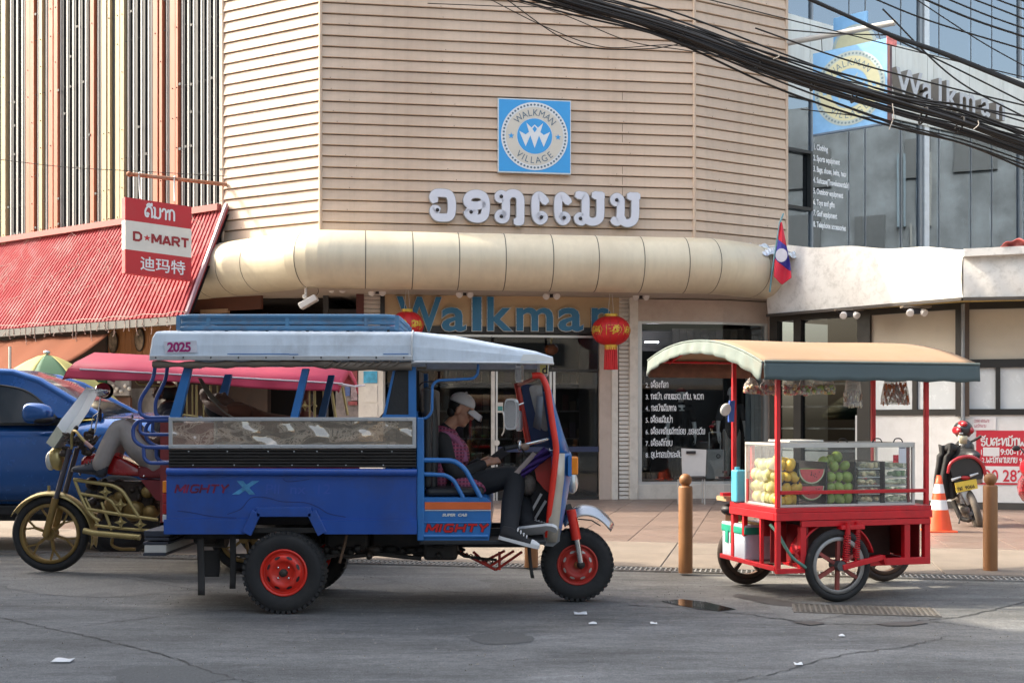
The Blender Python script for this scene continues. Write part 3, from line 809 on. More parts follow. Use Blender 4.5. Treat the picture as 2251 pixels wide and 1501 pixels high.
for k in range(13):
 zbox(SL, 1478 + k * 16, 1493 + k * 16, 2.78, 3.36, -1.32, -1.28, 'inner_board', mat('grey_boards', (.20, .185, .165), .7, var=.15, rand=.1), shop)
zbox(SL, 1410, 1480, 2.9, 3.3, -1.32, -1.28, 'inner_board', mat('grey_boards2', (.07, .065, .06), .7), shop)
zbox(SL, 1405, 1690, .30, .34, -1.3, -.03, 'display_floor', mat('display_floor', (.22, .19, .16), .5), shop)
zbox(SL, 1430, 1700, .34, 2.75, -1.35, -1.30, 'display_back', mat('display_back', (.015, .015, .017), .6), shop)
M_lampw = bpy.data.materials.new('lit_tube'); M_lampw.use_nodes = True
M_lampw.node_tree.nodes['Principled BSDF'].inputs['Emission Color'].default_value = (.9, .85, 1, 1)
M_lampw.node_tree.nodes['Principled BSDF'].inputs['Emission Strength'].default_value = 5
M_lampd = M_lampw.copy(); M_lampd.node_tree.nodes['Principled BSDF'].inputs['Emission Strength'].default_value = 26
for k, (x, y, z) in enumerate(((2.75, 23.3, 3.05), (-1.1, 24.5, 3.42), (.6, 25.5, 3.42), (1.5, 24.2, 3.42))):
 MB().box((x, y, z), (.26 if k == 0 else .5, .04, .018)).build('tube_light', M_lampd if k == 0 else M_lampw, shop)
rn = random.Random(5)
shelf = MB()
gb = [MB() for _ in range(5)]
for bay in range(7):
 for lev in range(4):
  x0 = -3.1 + bay * 1.05; z0 = .5 + lev * .62
  shelf.box((x0 + .5, 26.3 + bay * .1, z0 - .02), (1.0, .4, .03))
  for k in range(6):
   h = rn.uniform(.15, .42)
   gb[rn.randrange(5)].box((x0 + .1 + k * .16, 26.2 + bay * .1, z0 + h / 2), (.13, .2, h))
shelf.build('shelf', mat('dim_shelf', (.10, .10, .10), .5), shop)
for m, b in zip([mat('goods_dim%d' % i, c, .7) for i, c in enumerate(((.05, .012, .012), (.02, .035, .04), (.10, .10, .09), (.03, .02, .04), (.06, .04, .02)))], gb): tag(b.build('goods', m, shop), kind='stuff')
rec = thing('dark_recess', 'dark brown recess under the left end of the cream canopy', 'recess', (-4.5, 22.6, 0))
M_brown = mat('brown_board', (.115, .042, .026), .55, var=.12, scale=3, stretch=(1, 1, 6))
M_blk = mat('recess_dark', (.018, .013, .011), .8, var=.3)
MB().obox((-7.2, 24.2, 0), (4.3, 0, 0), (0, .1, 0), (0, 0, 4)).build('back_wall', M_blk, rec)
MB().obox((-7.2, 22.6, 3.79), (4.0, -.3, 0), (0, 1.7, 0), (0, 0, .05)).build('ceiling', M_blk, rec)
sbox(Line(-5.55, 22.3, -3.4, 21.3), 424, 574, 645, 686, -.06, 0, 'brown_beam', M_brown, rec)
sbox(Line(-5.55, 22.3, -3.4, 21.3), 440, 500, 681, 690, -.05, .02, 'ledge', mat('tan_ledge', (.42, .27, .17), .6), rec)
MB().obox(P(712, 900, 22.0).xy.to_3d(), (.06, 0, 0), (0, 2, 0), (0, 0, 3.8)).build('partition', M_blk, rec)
zbox(SL, 783, 800, ZF, 3.9, -.1, .06, 'reddish_post', mat('reddish_post', (.10, .028, .022), .6), rec)
nb = thing('notice_wall', 'pale wall panel with pasted notices left of the shop doors', 'wall', P(790, 925, 21.3).xy.to_3d())
NL = Line(P(730, 900, 21.6).x, 21.6, P(850, 900, 21.3).x, 21.3)
zbox(NL, 788, 842, ZF, 2.65, -.1, 0, 'panel', mat('cream_panel', (.60, .55, .48), .6, var=.06), nb)
zbox(NL, 738, 788, ZF, 2.65, -.1, -.03, 'panel', mat('poster_grey', (.16, .13, .12), .6, var=.5, scale=7), nb)
for a, b, c, d, m in ((799, 829, 816, 842, mat('teal_poster', (.06, .33, .50), .5, var=.3, scale=14)), (800, 829, 848, 884, M_white), (800, 830, 888, 916, M_white),
      (756, 770, 816, 838, M_white), (772, 786, 815, 838, mat('red_poster', (.25, .05, .05), .5, var=.4, scale=14)), (760, 770, 840, 870, mat('blue_poster', (.06, .10, .24), .5, var=.4, scale=14)),
      (772, 786, 842, 880, mat('mauve_poster', (.28, .20, .21), .5, var=.4, scale=14)), (766, 786, 882, 890, MATS['red_poster'])):
 sbox(NL, a, b, c, d, 0, .012 if a > 790 else -.018, 'notice', m, nb)
# --- left building
LL = Line(-5.40, 22.2, -13.8, 28.05)
lb = thing('striped_building', 'building at left faced with tall upright fins in white orange and yellow', 'building', (-9, 25, 0))
M_fdark = mat('fin_charcoal', (.026, .029, .033), .55, var=.2, scale=1.5, stretch=(1, 1, .2))
M_fwhite = mat('fin_white', (.36, .355, .34), .5, var=.06)
M_forange = mat('fin_orange', (.33, .108, .058), .5, var=.08, rand=.05, stretch=(1, 1, .3))
M_fyellow = mat('fin_yellow', (.36, .285, .165), .5, var=.08, rand=.05)
ztop = 12.4
MB().obox(LL.S(-.2, 3.9, -.5), LL.u * (LL.len + .4), LL.n * .3, (0, 0, ztop - 3.9)).build('wall', M_fdark, lb)
MB().obox(LL.S(-.3, ztop, -6), LL.u * (LL.len + .4), LL.n * 6, (0, 0, .25)).build('roof', M_fdark, lb)
fins = [(7, 9, 'y'), (19, 4, 'w'), (33, 4, 'w'), (44, 4, 'w'), (61, 9, 'o'), (70, 8, 'o'), (79, 4, 'w'), (89, 6, 'y'), (97, 4, 'w'), (111, 9, 'o'), (122, 8, 'o'), (129, 3, 'w'),
  (143, 4, 'w'), (156, 4, 'w'), (170, 4, 'w'), (184, 4, 'w'), (197, 4, 'w'), (202, 8, 'o'), (211, 4, 'w'), (228, 10, 'y'), (239, 5, 'y'), (258, 9, 'y'), (268, 8, 'y'), (277, 4, 'w'),
  (289, 4, 'w'), (306, 5, 'w'), (322, 4, 'w'), (341, 10, 'o'), (353, 6, 'o'), (362, 3, 'w'), (379, 11, 'o'), (388, 5, 'o'), (396, 4, 'w'), (409, 4, 'w'), (421, 4, 'w'), (438, 4, 'w'), (452, 4, 'w'), (466, 4, 'w'), (479, 4, 'w'), (487, 4, 'w')]
fins = [(x - 135, w, c) for x, w, c in fins if x < 135] + fins
fm = {'w': M_fwhite, 'o': M_forange, 'y': M_fyellow}
for x, w, c in fins:
 px = x * 1.0; w = w * (.66 if c == 'w' else 1.0)
 t0, _ = LL.at(px - w / 2, .12); t1, _ = LL.at(px + w / 2, .12)
 zb = 5.35
 MB().obox(LL.S(t0, zb, .07 if c == 'w' else .12), LL.u * (t1 - t0), -LL.n * (.06 if c == 'w' else .10), (0, 0, ztop - zb - .1)).build('fin', fm[c], lb)
for i in range(len(fins) - 1):
 a, b = fins[i], fins[i + 1]
 gap = (b[0] - b[1] / 2) - (a[0] + a[1] / 2)
 if gap > 4:
  t0, _ = LL.at(a[0] + a[1] / 2 + gap * .05, .06); t1, _ = LL.at(b[0] - b[1] / 2 - gap * .08, .06)
  MB().obox(LL.S(t0, 5.35, .06), LL.u * (t1 - t0), -LL.n * .10, (0, 0, ztop - 5.5)).build('dark_fin', M_fdark, lb)
rails = MB()
for k in range(12):
 rails.obox(LL.S(-.1, 5.6 + k * .58, -.10), LL.u * LL.len, LL.n * .05, (0, 0, .05))
rails.build('rail', M_fdark, lb)
bolts = MB(); rn = random.Random(8)
for x, w, c in fins:
 for k in range(12):
  if c == 'w' and rn.random() < .25:
   t, _ = LL.at(x, .12); bolts.obox(LL.S(t - .03, 5.58 + k * .58 + rn.uniform(-.05, .05), .125), LL.u * .06, LL.n * .01, (0, 0, .045))
  elif rn.random() < .4:
   t, _ = LL.at(x, .12); bolts.ell(LL.S(t, 5.6 + k * .58, .122), .014, None, 6, 4)
tag(bolts.build('bolts', M_fdark, lb), kind='stuff')
M_redroof = mat('red_corrugated', (.29, .045, .053), .7, spec=.08, var=.12, scale=1.2, dirt=(.36, .17, .17), dirt_amt=.95, dirt_scale=1.6)
ra, rb = LL.S(-.22, 5.50, .1), LL.S(LL.len, 5.42, .1)
ea, eb = P(412, 686, 20.75), P(-330, 752, 28.0)
ea.z, eb.z = 3.36, 3.40
rn_ = (ea - ra).cross(rb - ra).normalized()
if rn_.z < 0: rn_ = -rn_
NR = 104
def roofpt(u, v):
 p = (ra.lerp(rb, u)).lerp(ea.lerp(eb, u), v)
 return p - rn_ * .055 * max(0, sin(u * NR * 2 * pi)) ** .6
rr = thing('red_roof', 'red corrugated metal lean-to roof below the striped fins', 'roof', (-8, 23.5, 3.4))
MB().grid(roofpt, NR * 8, 2, False).build('corrugated_sheet', M_redroof, rr)
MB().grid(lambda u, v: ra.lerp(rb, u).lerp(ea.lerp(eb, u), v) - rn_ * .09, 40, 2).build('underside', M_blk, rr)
M_flash = mat('pink_flashing', (.32, .095, .085), .5, var=.1)
MB().obox(LL.S(-.05, 5.42, .0), LL.u * LL.len, LL.n * .22, (0, 0, .12)).build('flashing', M_flash, rr)
MB().beam(ra + rn_ * .05, ea + rn_ * .03, .06, .05, rn_).build('edge_trim', mat('edge_trim', (.32, .2, .24), .5), rr)
M_gut = mat('grey_gutter', (.10, .095, .09), .6, var=.08)
MB().beam(ea + Vector((0, 0, -.09)), eb + Vector((0, 0, -.09)), .10, .14).build('gutter', M_gut, rr)
M_wire = mat('cream_wire', (.26, .17, .15), .6)
ligs = thing('fairy_lights', 'tangled cream fairy light strings draped over the red corrugated roof and its eave', 'fairy lights', (-8, 23, 3.3))
mb = MB(); rn = random.Random(21)
for k in range(44):
 u0, v0 = rn.uniform(0, .62), rn.uniform(.02, .8); q = []
 for i in range(7):
  u0 += rn.uniform(-.012, .035); v0 = min(.99, max(.02, v0 + rn.uniform(-.12, .16)))
  q.append(roofpt(u0, v0) + rn_ * .05)
 mb.tube(crom(q, 3), .0032, 4, cap=False)
tag(mb.build('roof_strings', M_wire, ligs), kind='stuff')
mb = MB()
for k in range(46):
 u = k / 62 + rn.uniform(-.006, .006); p = ea.lerp(eb, u) + Vector((0, -.07, -.02)); l = rn.choice((.12, .2, .28, .36, .16))
 q = [p, p + Vector((rn.uniform(-.03, .03), 0, -l * .5)), p + Vector((rn.uniform(-.04, .04), 0, -l))]
 mb.tube(crom(q, 3), .006, 4);
 for i in range(3): mb.ell(q[1].lerp(q[2], i / 2) + Vector((rn.uniform(-.02, .02), 0, 0)), .012, None, 5, 4)
mb.tube([ea.lerp(eb, i / 40) + Vector((0, -.06, .05 + .02 * sin(i * 2.1))) for i in range(41)], .008, 4)
tag(mb.build('hanging_strings', M_wire, ligs), kind='stuff')
ls = thing('stall_front', 'dim open stall under the red roof with plank panels bearing oval pictures', 'shop front', (-7, 23, 0))
WLn = Line(P(420, 900, 22.0).x, 22.0, P(-300, 900, 27.6).x, 27.6)
M_plank = mat('varnished_plank', (.34, .145, .055), .45, var=.2, scale=2.5, stretch=(6, 6, .6), rand=.12)
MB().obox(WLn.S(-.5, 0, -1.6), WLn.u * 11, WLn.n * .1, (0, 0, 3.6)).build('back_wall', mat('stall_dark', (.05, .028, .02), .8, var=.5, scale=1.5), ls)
px = 238
for k in range(14):
 zbox(WLn, px, px + 12, 2.45, 3.42, 0, .03, 'plank', M_plank, ls); px += 12.6
zbox(WLn, 232, 236, 2.2, 3.42, -.02, .05, 'plank', M_blk, ls)
M_oval = mat('oval_picture', (.22, .16, .11), .5, var=.8, scale=9)
M_ovalf = mat('oval_frame', (.03, .02, .015), .5)
for cx_, cy_ in ((250, 752), (308, 747)):
 c = WLn.P(cx_, cy_, .05)
 ov = [(cos(2 * pi * i / 24) * .11, sin(2 * pi * i / 24) * .2) for i in range(24)]
 MB().prism([c + WLn.u * a * 1.2 + Vector((0, 0, b * 1.12)) for a, b in ov], WLn.n * .02).build('oval_frame', M_ovalf, ls)
 MB().prism([c + WLn.u * a + Vector((0, 0, b)) + WLn.n * .02 for a, b in ov], WLn.n * .006).build('oval_picture', M_oval, ls)
for a, b, c, d, off, m in ((222, 286, 872, 1000, .1, M_brown), (288, 345, 850, 1000, -.2, mat('stall_grey', (.22, .20, .19), .6, var=.3, scale=5)), (345, 385, 830, 1000, -.3, M_white),
       (236, 284, 822, 868, .3, MATS['stall_grey']), (180, 222, 838, 930, .4, mat('yellow_board', (.45, .36, .05), .5)), (215, 232, 815, 860, .2, mat('green_board', (.02, .14, .06), .5))):
 zbox(WLn, a, b, max(.02, 1.5 - (d - 925) / 118), 1.5 - (c - 925) / 118, off - .05, off, 'stall_panel', m, ls)
for k in range(6):
 MB().ell(WLn.P(248 + k * 9 % 40, 848 + (k % 3) * 6, .35), .035).build('hanging_ball', M_white, ls)
M_salmon = mat('salmon_cloth', (.155, .064, .041), .9, spec=.03, var=.07, scale=1.2, dirt=(.16, .06, .036), dirt_amt=.3)
aw = thing('cloth_awning', 'faded salmon cloth awning hung under the red roof eave at left', 'awning', (-9, 23, 2.8))
def awp(u, v):
 top = ea.lerp(eb, .185 + u * .64) + Vector((0, .1, -.22));
 s = max(0, (1 - u * 6)) ** 2 * .5
 low = ea.lerp(eb, .275 + u * .58) + Vector((-.35, -.75, -1.02))
 p = top.lerp(low, v); p.z -= .07 * sin(v * pi) + .03 * sin(u * 22) * v + .022 * sin(u * 47 + v * 4)
 return p
MB().grid(awp, 40, 8).build('cloth', M_salmon, aw, thick=.01)
MB().tube([P(22, 762, 21.9), P(22, 800, 21.9), Vector((P(22, 800, 21.9).x, 21.9, .02))], .028, 8).build('pole', M_alu, aw)
# --- glass building at right
GL = Line(5.41, 23.4, 13.6, 29.07)
gb_ = thing('glass_building', 'pale building at right with tall tinted windows above and below a white band', 'building', (9, 26, 0))
M_clad = mat('white_cladding', (.74, .75, .70), .45, var=.05, scale=1.2, streak=.18, dirt=(.48, .44, .33), dirt_amt=.45, dirt_scale=1.0, stretch=(1, 1, .4))
M_tglass = glass('tinted_glass', (.40, .48, .54), .24, mir=(.72, .82, .92), wob=.012, wscale=.8)
MB().obox(GL.S(-.1, 7.98, -.3), GL.u * GL.len, GL.n * .26, (0, 0, 1.58)).build('band_core', M_slot, gb_)
px = [1727, 1780, 1968, 2038, 2052, 2130, 2204, 2290, 2380]
for a, b in zip(px[:-1], px[1:]):
 t0, _ = GL.at(a, 0); t1, _ = GL.at(b, 0)
 MB().obox(GL.S(t0 + .008, 7.97, -.04), GL.u * (t1 - t0 - .016), GL.n * .05, (0, 0, 1.6)).build('cladding_panel', M_clad, gb_)
M_mull = mat('grey_mullion', (.22, .24, .26), .4, metal=.3)
M_mullw = mat('white_mullion', (.62, .65, .67), .4, metal=.2)
cuts = [1722, 1788, 1872, 1908, 1986, 2034, 2070, 2140, 2186, 2256, 2340, 2420]
for lev, (z0, z1) in enumerate(((4.2, 7.97), (9.57, 12.6))):
 for a, b in zip(cuts[:-1], cuts[1:]):
  if lev and (a, b) in ((1788, 1872), (1908, 1986), (2140, 2186)): continue
  t0, _ = GL.at(a, 0); t1, _ = GL.at(b if not lev or b not in (1788 + 84, 1986, 2186) else b, 0)
  MB().obox(GL.S(t0 + .004, z0, -.08), GL.u * (t1 - t0 - .008), GL.n * .012, (0, 0, z1 - z0)).build('window_pane', M_tglass, gb_)
 if lev:
  for a, b in ((1788, 1872), (1908, 1986), (2140, 2186)):
   t0, _ = GL.at(a, 0); t1, _ = GL.at(b, 0)
   MB().obox(GL.S(t0 + .004, z0, -.08), GL.u * (t1 - t0 - .008), GL.n * .012, (0, 0, z1 - z0)).build('window_pane', M_tglass, gb_)
 for a, w, m in ((1788, .05, M_mull), (1872, .012, M_mull), (1908, .018, M_mull), (1986, .018, M_mull), (2027, .10, M_mull), (2040, .17, M_mullw), (2070, .018, M_mull), (2140, .012, M_mull), (2186, .012, M_mull), (2246, .09, M_mull)):
  t0, _ = GL.at(a, 0)
  MB().obox(GL.S(t0 - w / 2, z0, -.075), GL.u * w, GL.n * (.02 if w < .03 else .05), (0, 0, z1 - z0)).build('mullion', m, gb_)
t0, _ = GL.at(1722, .05); t1, _ = GL.at(1788, .05)
def gframe(z0, z1):
 for z in (z0, z1 - .06): MB().obox(GL.S(t0, z, -.06), GL.u * (t1 - t0), GL.n * .1, (0, 0, .06)).build('casement_frame', M_black, gb_)
 MB().obox(GL.S(t1 - .06, z0 + .06, -.06), GL.u * .06, GL.n * .1, (0, 0, z1 - z0 - .12)).build('casement_frame', M_black, gb_)
gframe(5.72, 6.92)
MB().obox(GL.S(-.2, 4.0, -4.5), GL.u * (GL.len + 1), GL.n * .1, (0, 0, 9)).build('inner_wall', mat('upper_inner', (.10, .105, .11), .8, var=.6, scale=.8), gb_)
for z in (4.1, 7.9, 9.6): MB().obox(GL.S(-.2, z, -4.4), GL.u * (GL.len + 1), GL.n * 4.2, (0, 0, .1)).build('floor_slab', mat('slab_grey', (.20, .20, .20), .8), gb_)
MB().obox(GL.S(-.2, 12.6, -5), GL.u * (GL.len + 1), GL.n * 5.0, (0, 0, .3)).build('roof', M_clad, gb_)
M_blind = mat('pale_blind', (.24, .33, .40), .7, var=.06)
for a, b in ((1908, 1984), (2072, 2138), (2142, 2184)):
 t0, _ = GL.at(a, -.4); t1, _ = GL.at(b, -.4)
 n = 5
 for k in range(n):
  MB().obox(GL.S(t0 + (t1 - t0) * k / n, 4.25, -.40 - .02 * (k % 2)), GL.u * (t1 - t0) / n * .97, GL.n * .01, (0, 0, 3.6)).build('blind_strip', M_blind, gb_)
t0, _ = GL.at(2072, -.5); t1, _ = GL.at(2110, -.5)
MB().obox(GL.S(t0, 9.9, -.5), GL.u * (t1 - t0), GL.n * .02, (0, 0, 2.5)).build('blind_strip', M_white, gb_)
MB().obox(GL.S(.2, 4.3, -1.8), GL.u * 1.5, GL.n * .1, (0, 0, 2.0)).build('dark_screen', M_blk, gb_)
for k, pxx in enumerate((1735, 1742)):
 MB().box(GL.P(pxx, (268, 343)[k], -.6), (.35, .06, .03)).build('tube_light', M_lampw, gb_)
wl = thing('channel_letters', 'white raised shop name letters with grey sides on the pale band of the glass building', 'sign letters', GL.P(2080, 200).xy.to_3d() + Vector((0, 0, 8.1)))
t, _ = GL.at(1966, .15)
for ch, adv in zip('Walkman', (.93, .58, .30, .52, .88, .60, .5)):
 mb = MB(); put_text(mb, ch, GL.S(t, 8.42, .21), GL.u, (0, 0, 1), .60, bold=.010, ext=.006)
 o = mb.build('letter', mat('letter_white', (.50, .51, .53), .5, var=.05), wl)
 mb = MB(); put_text(mb, ch, GL.S(t, 8.42, .10), GL.u, (0, 0, 1), .60, bold=.010, ext=.10); mb.build('letter_side', mat('letter_side_grey', (.23, .205, .18), .6, var=.15), o)
 t += adv * .93
uw = thing('upper_window_list', 'white English product list lettered on the upper shop window', 'window lettering', GL.P(1825, 430).xy.to_3d() + Vector((0, 0, 5.5)))
for k, s_ in enumerate(('1. Clothing', '2. Sports equipment', '3. Bags, shoes, belts, hats', '4. Suitcase(Travelessentials)', '5. Outdoor equipment', '6. Toys and gifts', '7. Golf equipment', '8. Telephone accessories')):
 t, _ = GL.at(1793, 0)
 d = GL.S(t, 0, 0).y; z = 1.5 + (925 - (327 + k * 24.3)) * d / F
 mb = MB(); put_text(mb, s_, GL.S(t, z, -.06), GL.u, (0, 0, 1), .115, bold=.006, squeeze=.62)
 mb.build('text_line', mat('print_white', (.8, .8, .8), .5, var=.0), uw)
# --- low shop at right
WL1 = Line(4.906, 22.6, 7.573, 19.9); WL2 = Line(7.573, 19.9, 9.2, 19.45)
FL1 = Line(4.825, 22.3, 7.207, 18.9); FL2 = Line(7.207, 18.9, 8.9, 18.45)
lw = thing('low_shop', 'low white walled shop at right with black framed windows under a white fascia', 'building', (7, 20.5, 0))
M_wwall = mat('white_plaster', (.66, .66, .65), .7, var=.05, scale=3, bump=.15, bscale=14, dirt=(.40, .38, .35), dirt_amt=.35, dirt_scale=2.2)
M_creamp = mat('cream_screen', (.50, .455, .375), .6, var=.05, dirt=(.38, .33, .26), dirt_amt=.3)
M_pane = mat('frosted_pane', (.60, .64, .66), .22, var=.03, spec=.6)
zbox(WL1, 1692, 1708, .02, 3.5, -.1, .05, 'black_frame', M_black, lw)
zbox(WL1, 1744, 1760, .02, 3.5, -.1, .05, 'black_frame', M_black, lw)
zbox(WL1, 1884, 1912, .02, 3.5, -.1, .05, 'black_frame', M_black, lw)
zbox(WL1, 1708, 1744, .25, 3.42, -.04, -.03, 'window_pane', M_glass, lw)
zbox(WL1, 1760, 1884, .25, 3.42, -.04, -.03, 'window_pane', glass('display_glass', (.55, .58, .6), 0.0, top=.5), lw)
zbox(WL1, 1692, 2120, 3.38, 3.5, -.1, .045, 'black_frame', M_black, lw)
zbox(WL1, 1692, 1900, .02, .25, -.1, .04, 'plinth', M_black, lw)
MB().obox(WL1.S(0, 0, -2.2), WL1.u * 2.9, WL1.n * .05, (0, 0, 3.6)).build('inner_wall', M_blk, lw)
for k in range(6): zbox(WL1, 1712, 1880, .5 + k * .42, .53 + k * .42, -.9, -.55, 'shelf', M_alu, lw)
zbox(WL1, 1880, 2112, .02, 1.60, -.15, 0, 'wall', M_wwall, lw)
zbox(WL2, 2110, 2420, .02, 1.60, -.15, 0, 'wall', M_wwall, lw)
zbox(WL1, 1908, 2106, 2.52, 3.38, -.06, -.02, 'screen_panel', M_creamp, lw)
zbox(WL2, 2126, 2420, 2.52, 3.38, -.06, -.02, 'screen_panel', M_creamp, lw)
for a, b in ((1912, 2006), (2014, 2104)): zbox(WL1, a, b, 1.68, 2.40, -.06, -.03, 'window_pane', M_pane, lw)
for a, b in ((2130, 2190), (2198, 2262), (2270, 2400)): zbox(WL2, a, b, 1.68, 2.40, -.06, -.03, 'window_pane', M_pane, lw)
for z0, z1 in ((1.60, 1.70), (2.39, 2.53)):
 zbox(WL1, 1908, 2108, z0, z1, -.1, .03, 'black_frame', M_black, lw); zbox(WL2, 2124, 2420, z0, z1, -.1, .03, 'black_frame', M_black, lw)
zbox(WL2, 2122, 2420, 3.37, 3.5, -.1, .04, 'black_frame', M_black, lw)
zbox(WL1, 2005, 2015, 1.70, 2.39, -.1, .02, 'black_frame', M_black, lw)
zbox(WL2, 2189, 2199, 1.70, 2.39, -.1, .02, 'black_frame', M_black, lw); zbox(WL2, 2261, 2271, 1.7, 2.39, -.1, .02, 'black_frame', M_black, lw)
zbox(WL1, 2100, 2112, 1.58, 3.5, -.1, .06, 'black_frame', M_black, lw)
zbox(WL2, 2121, 2131, 1.58, 3.5, -.1, .07, 'brown_frame', mat('brown_frame', (.06, .04, .028), .5), lw)
p = WL2.P(2117, 900, .05)
MB().tube([Vector((p.x, p.y, 1.2)), Vector((p.x, p.y, 3.46))], .035, 8).build('downpipe', mat('grey_pipe', (.22, .24, .26), .5), lw)
zbox(WL1, 1880, 2112, .02, .14, -.1, .05, 'plinth', mat('dark_plinth', (.06, .055, .05), .8), lw); zbox(WL2, 2110, 2420, .02, .14, -.1, .05, 'plinth', MATS['dark_plinth'], lw)
M_fasc = mat('peeling_white', (.66, .65, .62), .65, var=.04, scale=2, bump=.25, bscale=10, dirt=(.20, .19, .17), dirt_amt=.45, dirt_scale=6.5)
fa = thing('white_fascia', 'white painted awning fascia with peeling paint and mildew above the low shop', 'awning', (6.5, 20, 3.5))
rn = random.Random(4)
def fasc(ln, zb0, zb1, zt0, zt1, name, l0=0, l1=None):
 l1 = ln.len if l1 is None else l1
 def fr(u, v):
  zb = zb0 + (zb1 - zb0) * u; zt = zt0 + (zt1 - zt0) * u + .02 * sin(u * 17)
  o = .03 * sin(v * pi) + .012 * sin(u * 25 + v * 5)
  return ln.S(l0 + (l1 - l0) * u, zb + (zt - zb) * v, o)
 mb = MB().grid(fr, 30, 8)
 mb.grid(lambda u, v: fr(u, 0) - ln.n * .15 * v, 30, 1); mb.grid(lambda u, v: fr(u, 1) - ln.n * .5 * v + Vector((0, 0, -.05 * v)), 30, 2)
 return mb.build(name, M_fasc, fa)
fasc(FL1, 3.51, 3.47, 4.80, 4.25, 'fascia_panel', 0, FL1.len - .004)
fasc(FL2, 3.47, 3.45, 4.14, 4.16, 'fascia_panel', .004)
MB().beam(FL2.S(0, 4.17, .06), FL2.S(FL2.len, 4.19, .06), .16, .12).build('top_roll', M_fasc, fa)
M_edge = mat('dark_edge', (.05, .042, .036), .7)
MB().beam(FL1.S(0, 3.485, .02), FL1.S(FL1.len, 3.445, .02), .06, .05).build('drip_edge', M_edge, fa)
MB().beam(FL2.S(0, 3.445, .02), FL2.S(FL2.len, 3.425, .02), .06, .05).build('drip_edge', M_edge, fa)
so = MB().poly([FL1.S(0, 3.50, -.02), FL1.S(FL1.len, 3.46, -.02), FL2.S(FL2.len, 3.45, -.02), WL2.S(WL2.len, 3.5, 0), WL2.S(0, 3.5, 0), WL1.S(0, 3.51, 0)])
so.build('soffit', mat('yellow_soffit', (.62, .47, .17), .65, var=.06, dirt=(.40, .30, .12), dirt_amt=.4), fa, thick=.02)
MB().poly([FL1.S(0, 4.74, -.4), FL1.S(FL1.len, 4.18, -.4), FL2.S(FL2.len, 4.1, -.4), GL.S(7.5, 4.3, 0), GL.S(0, 4.3, 0)]).build('roof_sheet', M_clad, fa, thick=.03)
fo = thing('foil_flashing', 'crumpled silver foil flashing where the round canopy meets the white fascia', 'flashing', (5, 22, 4.7))
rn = random.Random(9)
def foil(u, v):
 p = P(1612 + 150 * u, 534 + 22 * v + 10 * u, 21.95 - .25 * v)
 return p + Vector((0, -.04 * sin(u * 19 + v * 6) - .05 * v, .03 * sin(u * 31 + v * 9)))
MB().grid(foil, 26, 6, False).build('foil', mat('crumpled_foil', (.62, .66, .70), .3, metal=.6, var=.1), fo)
# --- the street behind and beside the camera (throws the shade, fills the reflections)
M_opp = [mat('opposite_%d' % i, c, .7, var=.12, scale=.8) for i, c in enumerate(((.52, .47, .40), (.36, .38, .40), (.58, .55, .52), (.42, .30, .21)))]
M_oppw = mat('opposite_window', (.05, .055, .06), .2)
x = -22
for k, (w, h) in enumerate(((9, 8.5), (7, 7), (8, 9.5), (6.5, 7.5), (9, 8.2), (9, 7.0))):
 ob = thing('street_building', ('cream', 'blue grey', 'white', 'brown', 'beige', 'slate')[k] + ' fronted building across the street behind the viewer', 'building', (x + w / 2, -23, 0))
 MB().box((x + w / 2, -26, h / 2), (w - .05, 6, h)).build('wall', M_opp[k % 4], ob)
 MB().box((x + w / 2, -22.9, 1.7), (w - .6, .3, 3.2)).build('shop_opening', mat('opposite_dark', (.03, .028, .026), .7), ob)
 MB().box((x + w / 2, -22.2, 3.5), (w - .3, 1.6, .25)).build('awning', M_opp[(k + 2) % 4], ob)
 MB().box((x + w / 2, -22.95, 5.4), (w * .6, .12, 1.3)).build('window', M_oppw, ob)
 x += w
dv = Vector((-.5, .87, 0)).normalized(); q0 = Vector((-10.9, 8.4, 0)) - dv * 12
hb = 12.0; sx = hb / tan(SUN_EL)
e0 = Vector((3.63, 8.39, 0)); e1 = Vector((2.55, 10.25, 0)); dv = (e1 - e0).normalized()
off = -Vector((sun_dir.x, sun_dir.y, 0)).normalized() * sx
p0 = e0 - off - dv * 22; p1 = e0 - off + dv * 4.6
back = Vector((-dv.y, dv.x, 0)); back = back if back.x < 0 else -back
tb = thing('tall_building', 'tall pale building on the left side of the street outside the view', 'building', p0)
MB().obox(p0, p1 - p0, back * 9, (0, 0, hb)).build('wall', M_opp[2], tb)
for i in range(9):
 for z in (2.0, 5.2, 8.4):
  o = p0 + (p1 - p0) * ((i + .5) / 9)
  MB().obox(o - dv * .8 + Vector((0, 0, z)) - back * .05, dv * 1.6, back * .1, (0, 0, 1.7)).build('window', M_oppw, tb)
rbd = thing('side_street_building', 'sunlit pale building on the right of the side street outside the view', 'building', (26, 20, 0))
M_rb = [mat('side_pale', (.15, .17, .19), .7, var=.45, scale=.9), mat('side_brown', (.20, .14, .10), .7, var=.2), mat('side_blue', (.16, .22, .27), .6), mat('side_dark', (.07, .08, .09), .4), mat('side_fin', (.22, .23, .23), .6)]
MB().box((29, 20, 6.5), (6, 60, 13)).build('wall', M_rb[0], rbd)
rn = random.Random(55)
y = -9
